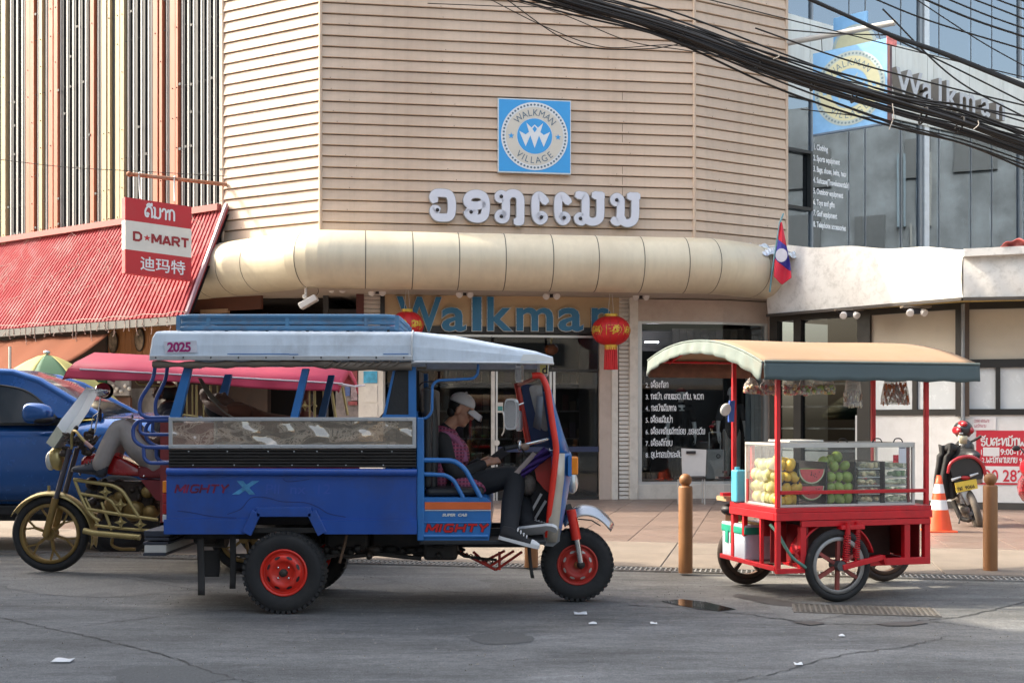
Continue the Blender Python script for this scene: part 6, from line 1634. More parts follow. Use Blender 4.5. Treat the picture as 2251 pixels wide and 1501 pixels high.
CB('lower_rail', .27, .30, .0, .5, .27, .30, M_cred); CB('lower_rail', .84, CW, -.006, .035, .285, .345, M_cred); CB('lower_rail', CW - .045, CW + .003, .037, CD, .285, .335, M_cred)
CB('lower_shelf', .0, .42, .40, 1.10, .268, .283, M_cdark)
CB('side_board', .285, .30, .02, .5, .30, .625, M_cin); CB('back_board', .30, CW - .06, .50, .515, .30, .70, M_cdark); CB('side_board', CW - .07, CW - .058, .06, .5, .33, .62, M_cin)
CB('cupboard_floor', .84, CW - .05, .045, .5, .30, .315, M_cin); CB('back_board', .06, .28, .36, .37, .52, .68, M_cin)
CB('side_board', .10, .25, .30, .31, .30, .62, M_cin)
for a in (.5, 1.9, -.9):
 MB().beam(W(.235 + .0, .02, .42) + Vector((-.06, .0, 0)), W(.235, .02, .42) + Vector((-.06 + .07 * cos(a), 0, .07 * sin(a))), .02).build('bracket', M_cred, ct, local=True)
CB('guard_rail', .035, CW - .04, -.004, .02, .895, .925, M_cred)
for u, s in ((.02, 1), (CW - .03, 1), (CW - .03, -1)):
 MB().beam(W(u, .015, 1.86), W(u + .10 * s, .015, 1.95), .028).build('bracket', M_cred, ct, local=True)
wc = W(.552, -.01, .302)
M_spk = mat('worn_red_wheel', (.26, .055, .045), .5, var=.35, scale=9)
ty = MB().torus(wc, (0, 1, 0), .268, .034, 44, 10, 1.05).build('wheel', M_rubber, ct, local=True)
MB().lathe([(.205, -.02), (.236, -.028), (.240, 0), (.236, .028), (.205, .02), (.205, -.02)], wc, (0, 1, 0), 40).build('rim', mat('grey_rim', (.30, .29, .28), .45, metal=.5, var=.2), ty, local=True)
for k in range(6):
 an = 2 * pi * k / 6 + .5
 d = Vector((cos(an), 0, sin(an)))
 MB().beam(wc + d * .03, wc + d * .215, .030, .030, (0, 1, 0)).build('spoke', M_spk, ty, local=True)
MB().cyl(wc - Vector((0, .07, 0)), wc + Vector((0, .07, 0)), .042, n=14).build('hub', mat('hub_steel', (.10, .11, .12), .4, metal=.6), ty, local=True)
mb = MB().grid(lambda u, v: wc + Vector((cos(radians(165 - 150 * u)) * .36, .02 + v * .16, sin(radians(165 - 150 * u)) * .36)), 22, 3)
mb.build('wheel_arch', M_cred, ct, local=True, thick=.012)
for u0, u1, v, z0, z1 in ((.625, .600, -.055, .66, .30), (.735, .715, -.02, .66, .33)):
 a, c_ = W(u0, v, z0), W(u1, v, z1)
 so = MB().tube([a, c_], .013, 8).build('shock_absorber', M_cred, ct, local=True)
 MB().tube([a, a.lerp(c_, .28)], .023, 10).build('damper', M_cred, so, local=True)
 mb = MB(); q = []
 for k in range(97):
  t = .28 + .62 * k / 96; an = k * 2 * pi / 8; q.append(a.lerp(c_, t) + Vector((cos(an) * .027, sin(an) * .027, 0)))
 mb.tube(q, .006, 5); mb.build('spring', M_cred, so, local=True)
CB('shock_mount', .56, .78, -.06, .02, .60, .635, M_cred)
MB().beam(W(.56, -.07, .29), W(.955, -.03, .36), .04, .045).build('swing_arm', M_cred, ct, local=True, bevel=.004)
MB().beam(W(.955, -.03, .36), W(.99, .0, .31), .045).build('swing_arm', M_cred, ct, local=True)
M_cvs = mat('beige_canvas', (.32, .215, .140), .9, spec=.06, var=.07, scale=2.5, dirt=(.30, .25, .20), dirt_amt=.5, dirt_scale=2)
M_cvd = mat('slate_canvas', (.085, .115, .120), .7, var=.10, scale=3)
M_cvp = mat('pale_green_canvas', (.22, .255, .235), .9, spec=.06, var=.12, scale=5, dirt=(.26, .22, .17), dirt_amt=.4, dirt_scale=6)
V0, V1, U0, U1 = -.16, 2.32, -.20, 1.80
def arch(t):
 v = V0 + (V1 - V0) * t
 z = 1.972 + .135 * t + .185 * (1 - abs(2 * t - 1) ** 2.1)
 return v, z
def cpt(s, t):
 v, z = arch(t); return W(U0 + (U1 - U0) * s, v, z + .004 * sin(s * 9) * sin(pi * t))
MB().grid(cpt, 20, 24).build('canopy_cover', M_cvs, ct, local=True, thick=.012)
MB().grid(lambda s, v: W(U0 + (U1 - U0) * s, V0 - .006 - .012 * v, arch(0)[1] + .004 - .148 * v + .006 * sin(s * 40) * v), 40, 4).build('front_valance', M_cvd, ct, local=True, thick=.01)
MB().tube([W(U0 + (U1 - U0) * k / 20, V0 - .012, arch(0)[1] + .008) for k in range(21)], .010, 6).build('hem', M_cvp, ct, local=True)
def endv(t, q):
 v, z = arch(t); return W(U0 - .008 - .011 * q * (1 + sin(t * 62)) - .01 * q, v, z + .004 - q * (.150 - .03 * sin(pi * t) + .004 * cos(t * 62)))
MB().grid(endv, 90, 4).build('end_valance', M_cvp, ct, local=True, thick=.008)
MB().tube([W(U0 - .01, *arch(k / 24)) for k in range(25)], .010, 6).build('hem', M_cvp, ct, local=True)
MB().grid(lambda t, q: W(U1 + .006, arch(t)[0], arch(t)[1] - q * .14), 40, 2).build('end_valance', M_cvd, ct, local=True, thick=.008)
MB().grid(lambda s, q: W(U0 + (U1 - U0) * s, V1 + .006, arch(1)[1] - .17 * q), 20, 2).build('back_valance', mat('brown_canvas', (.20, .095, .06), .8, var=.25, scale=12), ct, local=True, thick=.008)
for u in (U0 + .03, .02, CW - .03, U1 - .05):
 MB().tube([W(u, arch(k / 24)[0], arch(k / 24)[1] - .025) for k in range(25)], .013, 6).build('canopy_rib', M_cred, ct, local=True)
for t in (.02, .42, .98):
 MB().tube([W(U0, arch(t)[0], arch(t)[1] - .03), W(U1, arch(t)[0], arch(t)[1] - .03)], .013, 6).build('canopy_rail', M_cred, ct, local=True)
M_case = mat('case_frame', (.58, .56, .53), .4, metal=.35, var=.08)
M_cglass = glass('case_glass', (.93, .95, .94), 0.0, haze=.012, hazecol=(.7, .7, .68), top=.38)
c0, c1, d0_, d1_, z0, z1 = .02, 1.31, .025, .62, .787, 1.318
for u, v in ((c0, d0_), (c1 - .025, d0_), (c0, d1_ - .025), (c1 - .025, d1_ - .025)): CB('case_post', u, u + (.040 if u < .5 else .025), v, v + .025, z0 + .02, z1 - .022, M_case, .002)
for v in (d0_, d1_ - .025):
 CB('case_rail', c0, c1, v, v + .025, z0, z0 + .02, M_case, .002); CB('case_rail', c0, c1, v, v + .025, z1 - .040, z1, M_case, .002)
for u in (c0, c1 - .025):
 CB('case_rail', u, u + .025, d0_ + .026, d1_ - .026, z0, z0 + .02, M_case, .002); CB('case_rail', u, u + .025, d0_ + .026, d1_ - .026, z1 - .022, z1, M_case, .002)
MB().poly([W(c0 + .02, d0_ + .006, z0 + .018), W(c1 - .02, d0_ + .006, z0 + .018), W(c1 - .02, d0_ + .006, z1 - .02), W(c0 + .02, d0_ + .006, z1 - .02)]).build('front_pane', glass('front_glass', (.93, .95, .94), 0.0, haze=.055, hazecol=(.75, .75, .72), top=.4), ct, local=True)
MB().poly([W(c0 + .006, d0_ + .02, z0 + .018), W(c0 + .006, d1_ - .02, z0 + .018), W(c0 + .006, d1_ - .02, z1 - .02), W(c0 + .006, d0_ + .02, z1 - .02)]).build('end_pane', M_cglass, ct, local=True)
MB().poly([W(c0 + .02, d1_ - .006, z0 + .018), W(c1 - .02, d1_ - .006, z0 + .018), W(c1 - .02, d1_ - .006, z1 - .02), W(c0 + .02, d1_ - .006, z1 - .02)]).build('back_pane', M_cglass, ct, local=True)
MB().poly([W(c0 + .02, d0_ + .02, z1 - .004), W(c1 - .02, d0_ + .02, z1 - .004), W(c1 - .02, d1_ - .02, z1 - .004), W(c0 + .02, d1_ - .02, z1 - .004)]).build('top_pane', M_cglass, ct, local=True)
CB('red_upright', c1 - .05, c1 - .028, d0_ + .03, d0_ + .06, z0 + .02, z1 - .03, M_cin)
CB('red_upright', c0 + .03, c0 + .06, d1_ - .07, d1_ - .03, z0 + .02, z1 - .03, M_cred)
for u in (.227, .49, .758, 1.034): CB('divider', u - .007, u + .007, d0_ + .03, d1_ - .03, z0 + .02, z0 + .37, M_pblk, .001)
CB('case_floor', c0 + .01, c1 - .01, d0_ + .01, d1_ - .01, z0 - .001, z0 + .004, M_cdark, 0)
CB('lid', .18, .5, .12, .5, z1 + .002, z1 + .022, M_pwhite, .006)
for u in (.62, .95, 1.15): MB().tube(crom([W(u, .1, z1), W(u + .02, .1, z1 + .03), W(u + .07, .1, z1 + .03), W(u + .09, .1, z1)], 3), .005, 5).build('lid_handle', M_greasy, ct, local=True)
CB('price_card', 1.155, 1.225, d0_ + .001, d0_ + .004, z1 - .175, z1 - .03, mat('card_white', (.66, .66, .70), .5), 0)
CB('card_print', 1.10, 1.15, d0_ - .001, d0_ + .003, z1 - .17, z1 - .105, mat('card_red', (.5, .05, .06), .5, var=.8, scale=60), 0)
for k in range(5): CB('card_mark', 1.16 + k * .012, 1.167 + k * .012, d0_ - .002, d0_ + .0005, z1 - .05, z1 - .042, M_pblk, 0)
for px, dd, nm in ((1642, 10.85, 'motorcycle_wheel'), (1943, 11.05, 'motorcycle_wheel')):
 c = P(px, 1217, dd); c.z = .295
 cast_wheel(ct, c, .293, .075, mat('brown_rim', (.10, .055, .035), .6, var=.3), nm, 5, False, .07, (-sin(CA), cos(CA), 0), mat('muddy_rubber', (.050, .034, .025), .8, var=.4, scale=8))
MB().ell(W(.75, 1.05, .45), (.30, .12, .17)).build('engine', M_greasy, ct, local=True)
MB().ell(W(.98, 1.08, .74), (.38, .13, .09)).build('saddle', M_vinyl, ct, local=True)
MB().tube([W(.30, 1.08, .95), W(.12, 1.06, .32)], .03, 8).build('front_fork', M_greasy, ct, local=True)
MB().tube([W(.0, .96, 1.02), W(-.05, .85, 1.05), W(-.10, .80, 1.05)], .012, 6).build('handlebar', M_pblk, ct, local=True)
MB().obox(W(-.10, .90, .985), (.15, 0, 0), (0, .06, 0), (0, 0, .018)).build('front_tray', M_pblk, ct, local=True)
MB().obox(W(-.07, .88, .83), (.14, 0, 0), (0, .05, 0), (0, 0, .03)).build('red_lever', M_cred, ct, local=True)
MB().obox(W(-.04, .87, .785), (.10, 0, 0), (0, .2, 0), (0, 0, .04)).build('wood_block', mat('raw_wood', (.42, .28, .15), .7, var=.2), ct, local=True)
MB().obox(W(.00, .97, .60), (.13, 0, 0), (.03, .02, 0), (0, 0, .10)).build('wood_plate', MATS['raw_wood'], ct, local=True)
MB().ell(W(.10, 1.0, .70), (.13, .1, .06)).build('front_cowl', M_pblk, ct, local=True)
MB().tube(crom([W(.02, .15, .64), W(.06, .08, .56), W(.10, .05, .47), W(.16, .02, .37), W(.26, -.02, .29)], 5), .014, 8).build('drain_hose', mat('green_hose', (.10, .24, .19), .45, var=.25), ct, local=True)
CB('cleaver_rack', .02, .05, .56, .60, .79, 1.0, M_cin)
# --- things carried by the cart
def CP(u, v, z): return MW[ct.name] @ Vector((u, v, z))
cool = thing('cooler_box', 'white foam cooler box taped green on the lower shelf of the red cart', 'cooler box', CP(.20, .82, .283), CA)
MB().obox((-.19, -.22, 0), (.40, 0, 0), (0, .46, 0), (0, 0, .26)).build('box', mat('foam_white', (.52, .55, .62), .7, var=.10, scale=7, bump=.15, bscale=60, dirt=(.30, .30, .32), dirt_amt=.4), cool, local=True, bevel=.015, seg=3)
M_tape = mat('green_tape', (.012, .30, .19), .4, var=.12)
MB().obox((-.195, -.225, .262), (.41, 0, 0), (0, .47, 0), (0, 0, .05)).build('lid', MATS['foam_white'], cool, local=True, bevel=.012)
MB().obox((-.198, -.228, .225), (.416, 0, 0), (0, .476, 0), (0, 0, .070)).build('tape', M_tape, cool, local=True, bevel=.012)
for x, y in ((-.199, .1), (.10, -.229), (-.199, -.0)): MB().obox((x, y, .13), (.05 if y < -.1 else .002, 0, 0), (0, .002 if y < -.1 else .06, 0), (0, 0, .11)).build('tape_strip', M_tape, cool, local=True)
MB().obox((-.10, -.232, .3135), (.12, 0, 0), (0, .48, 0), (0, 0, .003)).build('tape_strip', mat('yellow_tape', (.55, .50, .15), .5), cool, local=True)
can = thing('cyan_canister', 'cyan plastic canister standing at the left end of the glass case', 'canister', CP(-.0, .70, .786), CA)
MB().obox((-.035, -.03, 0), (.10, 0, 0), (0, .12, 0), (0, 0, .285)).build('body', mat('cyan_plastic', (.10, .42, .56), .35, var=.05), can, local=True, bevel=.018, seg=3)
MB().cyl((.0, .03, .285), (.0, .03, .31), .022).build('cap', MATS['cyan_plastic'], can, local=True)
bk = thing('blue_packet', 'blue packet with white bag hung on the far left cart post', 'packet', CP(-.02, CD - .06, 1.58), CA)
MB().obox((-.035, -.02, -.09), (.05, 0, 0), (0, .03, 0), (.01, 0, .19)).build('packet', mat('packet_blue', (.03, .09, .36), .4, var=.1), bk, local=True, bevel=.003)
MB().ell((-.06, -.01, .02), (.05, .02, .06), Matrix.Rotation(.7, 3, 'Y')).build('white_bag', M_pwhite, bk, local=True)
def bentell(p): return (p.x, p.y + .25 * p.z * p.z / .06 * .3, p.z)
ROWN = ('bottom', 'second', 'third', 'fourth', 'top', 'loose upper')
def mango_proto(name, m, r=(.043, .043, .056)):
 return MB().ell((0, 0, 0), r, None, 12, 8, bentell).build(name, m, None, local=True)
M_my = mat('ripe_mango', (.62, .40, .045), .38, var=.22, scale=9, rand=.14)
M_mg = mat('green_mango', (.26, .36, .075), .36, var=.16, scale=9, rand=.14)
M_mp = mat('pale_mango', (.60, .56, .22), .42, var=.16, scale=9, rand=.12)
rn = random.Random(31)
def pile(proto, spots, what, where, group):
 for i, (u, v, z, row, pos) in enumerate(spots):
  o = proto if i == 0 else share(proto, (0, 0, 0))
  o.location = CP(u, v, z); o.rotation_euler = (rn.uniform(-.9, .9), rn.uniform(-.9, .9), rn.uniform(0, 6.3)); s = rn.uniform(.86, 1.12); o.scale = (s * rn.uniform(.92, 1.06), s, s * rn.uniform(.94, 1.1))
  tag(o, '%s, %s in the %s row, %s' % (what, pos, ROWN[row], where), 'fruit', group)
PN = ('left', 'middle', 'right')
sp = []
for row in range(4):
 for k in range(3 if row < 3 else 2): sp.append((.072 + (k if row < 3 else k + .5) * .070 + rn.uniform(-.008, .008), .09 + rn.uniform(0, .03), .845 + row * .094 + rn.uniform(-.006, .006), row, PN[k] if row < 3 else PN[2 * k]))
for k in range(3): sp.append((.10 + k * .05, .19, 1.17 - k * .01, 5, PN[k]))
pile(mango_proto('mango', M_my), sp, 'ripe yellow mango', 'beside the cut watermelon', 'yellow mangoes in the glass case')
sp = []
for row in range(4):
 for k in range(5 if row < 3 else 4): sp.append((.085 + rn.uniform(-.01, .014), .18 + k * .088 + rn.uniform(-.012, .012) + (row % 2) * .03, .85 + row * .094 + rn.uniform(-.006, .006), row, ('nearest', 'second nearest', 'third nearest', 'fourth nearest', 'fifth nearest', 'farthest')[k]))
pile(mango_proto('mango', M_mp, (.052, .052, .056)), sp, 'pale mango', 'behind the end pane', 'pale mangoes at the end of the glass case')
sp = []
for row in range(4):
 for k in range(3 if row < 3 else 2): sp.append((.545 + (k if row < 3 else k + .6) * .082 + rn.uniform(-.01, .01), .09 + rn.uniform(0, .03), .845 + row * .092 + rn.uniform(-.006, .006), row, PN[k] if row < 3 else PN[2 * k]))
for k in range(3): sp.append((.53 + k * .06, .18, 1.15 + .02 * k, 5, PN[k]))
pile(mango_proto('mango', M_mg, (.046, .046, .052)), sp, 'smooth green mango', 'between watermelon and trays', 'green mangoes in the glass case')
M_flesh = mat('melon_flesh', (.62, .075, .085), .4, var=.12, scale=25)
M_rind = mat('melon_rind', (.10, .24, .06), .45, var=.3, scale=14)
M_pith = mat('melon_pith', (.62, .66, .48), .5)
for i, (z, r, lab) in enumerate(((1.098, .125, 'upper watermelon half with its red cut face to the glass'), (.958, .12, 'lower watermelon half under another in the glass case'))):
 wm = thing('watermelon_half', lab, 'fruit', CP(.36, .075, z), CA, 'watermelon halves')
 def half(rr_, y, n=18): return [Vector((cos(pi + pi * k / n) * rr_, y, sin(pi + pi * k / n) * rr_)) for k in range(n + 1)]
 MB().prism(half(r, 0), (0, .14, 0)).build('rind', M_rind, wm, local=True)
 MB().prism(half(r * .955, -.004), (0, .01, 0)).build('pith', M_pith, wm, local=True)
 MB().prism(half(r * .87, -.008), (0, .01, 0)).build('flesh', M_flesh, wm, local=True)
 sd_ = MB()
 for k in range(9): sd_.ell((rn.uniform(-.07, .07), -.009, -rn.uniform(.02, .07)), (.004, .002, .007), None, 6, 4)
 tag(sd_.build('seeds', M_pblk, wm, local=True), kind='stuff')
M_tray = glass('tray_film', (.86, .9, .86), .02, haze=.10, hazecol=(.6, .66, .58), top=.5)
M_sl = [mat('cut_pale', (.58, .60, .42), .45, var=.3, scale=40), mat('cut_yellow', (.66, .56, .34), .45, var=.3, scale=40), mat('cut_green', (.22, .34, .16), .45, var=.3, scale=40)]
def tray(loc, kind, label, grp):
 t = thing('fruit_tray', label, 'fruit tray', loc, CA, grp)
 MB().obox((-.105, 0, 0), (.21, 0, 0), (0, .30, 0), (0, 0, .012)).build('tray', mat('tray_foil', (.45, .47, .46), .3, metal=.4), t, local=True, bevel=.003)
 mb = MB(); r2 = random.Random(kind * 7 + int(loc.z * 100))
 for k in range(16): mb.ell((r2.uniform(-.085, .085), r2.uniform(.0, .04), .034 + r2.uniform(-.008, .014)), (r2.uniform(.016, .032), .02, r2.uniform(.010, .020)), None, 7, 5)
 tag(mb.build('cut_fruit', M_sl[kind], t, local=True), kind='stuff')
 MB().obox((-.104, -.004, .010), (.208, 0, 0), (0, .30, 0), (0, 0, .054)).build('film', M_tray, t, local=True, bevel=.01)
 return t
names = ('bottom', 'second', 'third', 'fourth', 'top')
for k in range(5):
 tray(CP(.895, .065, .805 + k * .071), 1, '%s wrapped tray of pale cut fruit beside the green mangoes' % names[k], 'wrapped trays beside the green mangoes')
for k in range(5):
 tray(CP(1.155, .065, .805 + k * .071), 2 if k % 2 else 0, '%s wrapped tray of green cut fruit at the right end of the case' % names[k], 'wrapped trays at the right end')
M_film = glass('bag_film', (.9, .9, .88), .05, rough=.25, haze=.27, hazecol=(.75, .70, .66), wob=.4, wscale=30, top=.5)
def bag(px, py0, py1, w, cols, label, dd, long=False, contents=.5, n=20):
 top = P(px, py0, dd); low = P(px, py1, dd); h = top.z - low.z; hw = w * dd / F / 2
 g_ = thing('snack_bag', label, 'snack bag', top, 0, 'snack bags hanging from the cart canopy')
 rings = []
 for k, (f, s) in enumerate(((0, .22), (.18, .5), (.4, .82), (.7, 1), (.92, .98), (1, .86)) if not long else ((0, .62), (.2, .75), (.5, .85), (.8, .98), (1, 1))):
  rings.append([Vector((cos(2 * pi * a / 16) * hw * s * (1 + .06 * sin(a * 2.3 + k)), sin(2 * pi * a / 16) * hw * s * .45, -h * f)) for a in range(16)])
 MB().loft(rings).build('film', M_film, g_, local=True)
 r2 = random.Random(px)
 for m in cols:
  mb = MB()
  for k in range(n):
   x = r2.uniform(-.85, .85) * hw; z = -h * (1 - contents * r2.uniform(.04, 1));
   mb.ell((x * (.98 if z < -h * .6 else .8), r2.uniform(-.38, .34) * hw, z), (r2.uniform(.009, .017),) * 3 if not long else (.010, .008, .022), None, 6, 4)
  tag(mb.build('snacks', m, g_, local=True), kind='stuff')
 MB().tube([(0, 0, 0), (0, 0, .06)], .004, 5).build('string', M_pblk, g_, local=True)
M_s = [mat('snack_ochre', (.55, .36, .16), .5), mat('snack_red', (.50, .12, .10), .5), mat('snack_green', (.30, .36, .10), .5), mat('snack_pale', (.58, .50, .36), .5), mat('snack_brown', (.30, .18, .12), .5), mat('dried_orange', (.50, .15, .05), .6)]
bag(1652, 829, 864, 35, [M_s[0], M_s[3], M_s[1]], 'leftmost small bag of mixed snacks hanging below the pale cart valance', 10.0)
bag(1688, 829, 867, 39, [M_s[1], M_s[0], M_s[4]], 'bag of reddish snacks hanging just left of the near cart post', 10.0)
bag(1737, 829, 867, 33, [M_s[1], M_s[3], M_s[0]], 'bag of red and pale snacks just right of the near cart post', 9.85)
bag(1769, 829, 868, 34, [M_s[3], M_s[1], M_s[2]], 'bag of pale snacks, second to the right of the near cart post', 9.86)
bag(1797, 829, 866, 28, [M_s[2], M_s[0], M_s[3]], 'left one of two small bags of greenish snacks near mid canopy', 9.88)
bag(1823, 829, 865, 28, [M_s[2], M_s[3], M_s[0]], 'right one of two small bags of greenish snacks near mid canopy', 9.88)
bag(1875, 827, 893, 42, [M_s[4], M_s[3]], 'long narrow bag half filled with brown snacks', 9.92, True, .45, 26)
bag(1968, 827, 889, 64, [M_s[5], M_s[5], M_s[3]], 'large bag of orange dried strips beside the far right cart post', 10.3, True, .72, 40)
# --- signs on the corner building
M_sgn = mat('sign_blue', (.035, .30, .66), .35, var=.03)
M_sgnw = mat('sign_white', (.66, .68, .70), .4, var=.03)
M_sgnc = mat('sign_cream', (.58, .54, .47), .5, var=.03)
M_sgng = mat('sign_grey_blue', (.10, .15, .20), .5)
def roundel(par, o, R_, U_, r, mblue, mwhite, mcream, mink, local=False):
 """the round WALKMAN VILLAGE badge: o centre, r outer radius"""
 o = Vector(o); R_ = Vector(R_); U_ = Vector(U_); N_ = R_.cross(U_)
 def disc(rad, d, m, name, inner=0):
  n = 56; vs = [o + R_ * cos(2 * pi * k / n) * rad + U_ * sin(2 * pi * k / n) * rad + N_ * d for k in range(n)]
  mb = MB().poly(vs) if not inner else MB().loft([vs, [o + R_ * cos(2 * pi * k / n) * inner + U_ * sin(2 * pi * k / n) * inner + N_ * d for k in range(n)]], cap=False)
  return mb.build(name, m, par, local=local)
 disc(r, .004, mwhite, 'badge_disc'); disc(r * .86, .006, mcream, 'badge_ring', r * .54); disc(r * .52, .008, mblue, 'badge_centre')
 mb = MB()
 for k in range(56):
  a = 2 * pi * k / 56; c = o + (R_ * cos(a) + U_ * sin(a)) * r * .925 + N_ * .008
  mb.poly([c + (R_ * cos(q * pi / 4) + U_ * sin(q * pi / 4)) * r * .033 for q in range(8)])
 tag(mb.build('badge_dots', mink, par, local=local), kind='stuff')
 for word, mid, ccw in (('WALKMAN', 88, False), ('VILLAGE', 270, True)):
  n = len(word)
  wd = {'W': 1.25, 'M': 1.15, 'I': .5, 'L': .85, 'G': 1.1}
  ws = [wd.get(c, 1.0) for c in word]; tot = sum(ws); step = 15.2; x = 0
  for ch, w in zip(word, ws):
   p = (x + w / 2 - tot / 2) * step; x += w
   a = radians(mid - p if not ccw else mid + p)
   rad = (R_ * cos(a) + U_ * sin(a))
   up = rad if not ccw else -rad
   rt = up.cross(N_)
   base = o + rad * (r * (.60 if not ccw else .80)) + N_ * .009
   vs, fs = text_geo(ch, r * .20 / .727, bold=0, align='CENTER', squeeze=.92)
   MB().add([base + rt * X + up * Y for X, Y, Z in vs], fs).build('badge_letter', mink, par, local=local)
 for sx_ in (-1, 1):
  c = o + R_ * sx_ * r * .70 + U_ * (-.01 * r) + N_ * .009
  MB().poly([c + (R_ * sin(k * pi / 5) + U_ * cos(k * pi / 5)) * r * (.098 if k % 2 == 0 else .04) for k in range(10)]).build('badge_star', mblue, par, local=local)
 pts_ = [(-.46, .14), (-.27, .04), (-.17, .12), (-.25, .39), (-.10, .25), (0, .34), (.10, .25), (.25, .39), (.17, .12), (.27, .04), (.46, .14), (.27, -.31), (.13, .02), (0, -.35), (-.13, .02), (-.27, -.31)]
 MB().poly([o + R_ * a * r + U_ * b * r + N_ * .010 for a, b in pts_]).build('badge_crown', mwhite, par, local=local)
 MB().poly([o + R_ * a * r + U_ * b * r + N_ * .0115 for a, b in ((0, .30), (.07, .21), (0, .11), (-.07, .21))]).build('badge_gap', mblue, par, local=local)
t_, _ = LA.at(1175.5, .14); zc = LA.P(1175.5, 299.5, .14).z
sg = thing('wall_sign', 'square blue sign with a round crowned badge on the beige siding', 'sign', LA.S(t_, zc, .06))
hw = .672
MB().obox(LA.S(t_ - hw, zc - hw, .12), LA.u * 2 * hw, -LA.n * .07, (0, 0, 2 * hw)).build('sign_box', M_silver, sg)
MB().obox(LA.S(t_ - hw + .02, zc - hw + .025, .124), LA.u * (2 * hw - .035), -LA.n * .02, (0, 0, 2 * hw - .045)).build('sign_face', M_sgn, sg)
roundel(sg, LA.S(t_, zc, .124), LA.u, (0, 0, 1), .615, M_sgn, M_sgnw, M_sgnc, M_sgng)
ll = thing('lao_letters', 'large white Lao shop name letters with lamp holes on the beige siding', 'sign letters', LA.P(1173, 458, .06))
M_lw = mat('letter_lilac_white', (.60, .61, .68), .4, var=.03)
M_ledge = mat('letter_side', (.30, .28, .27), .5)
def ZL(x, y):
 p = LA.P(920 + x / 4.414, 400 + y / 4.414, .07)
 return (p - LA.S(0, 0, .07)).dot(LA.u), p.z
GLYPH = [
 ([[(150, 185), (140, 150), (165, 120), (225, 116), (290, 130), (317, 190), (318, 290), (295, 345), (235, 355), (175, 345), (145, 300), (150, 270), (180, 278)]], [(180, 280)]),
 ([[(480, 300), (510, 282), (535, 296), (520, 320), (490, 330), (470, 305)], [(478, 320), (510, 352), (570, 366), (625, 345), (645, 290), (645, 200), (620, 145), (560, 125), (495, 140), (468, 185), (490, 228), (560, 240), (620, 225)]], [(505, 300)]),
 ([[(797, 178), (775, 165), (775, 140), (797, 128), (825, 140), (840, 165), (842, 260), (838, 350), (815, 370), (790, 368), (772, 350), (780, 322), (800, 316), (815, 330)], [(842, 170), (880, 125), (940, 125), (978, 165), (982, 250), (980, 396)], [(945, 392), (985, 392)]], [(797, 150), (797, 343)]),
 ([[(1225, 198), (1195, 165), (1165, 142), (1140, 155), (1128, 190), (1128, 300), (1140, 355), (1170, 385), (1200, 370), (1208, 345), (1185, 330), (1165, 345)]], [(1184, 350)]),
 ([[(1445, 200), (1415, 168), (1385, 146), (1360, 158), (1348, 195), (1348, 305), (1360, 360), (1390, 390), (1420, 375), (1428, 350), (1405, 335), (1385, 350)]], [(1404, 355)]),
 ([[(1540, 135), (1575, 142), (1605, 150), (1612, 200), (1612, 300), (1605, 360), (1575, 392), (1545, 380), (1540, 355), (1560, 342), (1580, 352)], [(1610, 350), (1640, 385), (1690, 395), (1740, 370), (1755, 310), (1755, 145)], [(1700, 138), (1735, 142), (1770, 142)]], [(1561, 363)]),
 ([[(1912, 212), (1890, 195), (1892, 168), (1920, 155), (1948, 180), (1952, 230), (1950, 330), (1935, 385), (1910, 395), (1885, 380)], [(1948, 340), (1985, 400), (2040, 405), (2080, 375), (2092, 310), (2092, 150)], [(2040, 148), (2070, 150), (2115, 150)]], [(1912, 184)]),
]
for strokes, holes in GLYPH:
 mb = MB(); md = MB()
 for i, s in enumerate(strokes):
  q = [ZL(a, b) for a, b in s]
  ribbon(mb, q, .143, LA.S(0, 0, .145 + .0015 * i), LA.u, (0, 0, 1), .012, 5)
  ribbon(md, q, .165, LA.S(0, 0, .050 - .0015 * i), LA.u, (0, 0, 1), .092, 5)
 o = mb.build('letter', M_lw, ll)
 md.build('letter_body', M_ledge, o)
 for a, b in holes:
  x, z = ZL(a, b)
  MB().lathe([(.001, .0), (.032, .0), (.034, -.02)], LA.S(x, z, .166), LA.n, 14).build('lamp_hole', M_pblk, o)
wk = thing('blue_letters', 'blue shop name letters with worn silver edges above the shop doors', 'sign letters', SL.P(1110, 690, .05))
xs = [(875, 968), (973, 1022), (1041, 1055), (1073, 1121), (1137, 1213), (1229, 1279), (1302, 1341)]
M_lblu = mat('letter_teal_blue', (.018, .155, .31), .4, var=.06)
M_ledg2 = mat('worn_silver_edge', (.50, .49, .46), .4, metal=.5, var=.5, scale=18)
for ch, (px, px1) in zip('Walkman', xs):
 vs, fs = text_geo(ch, .635 / .727); x_0 = min(v[0] for v in vs); wd0 = max(v[0] for v in vs) - x_0
 sq = (SL.at(px1, .1)[0] - SL.at(px, .1)[0]) / wd0
 t, _ = SL.at(px, .08); t -= x_0 * sq; zb = SL.P(px, 725.5, .08).z
 mb = MB(); put_text(mb, ch, SL.S(t, zb, .115), SL.u, (0, 0, 1), .635, bold=.016, ext=.004, squeeze=sq)
 o = mb.build('letter', M_lblu, wk)
 mb = MB(); put_text(mb, ch, SL.S(t, zb, .075), SL.u, (0, 0, 1), .635, bold=.026, ext=.034, squeeze=sq)
 mb.build('letter_edge', M_ledg2, o)
wt = thing('window_list', 'numbered white Lao product list lettered on the corner shop window', 'window lettering', SL.P(1475, 905, .01))
M_pw = mat('print_white', (.8, .8, .8), .5, var=.0)
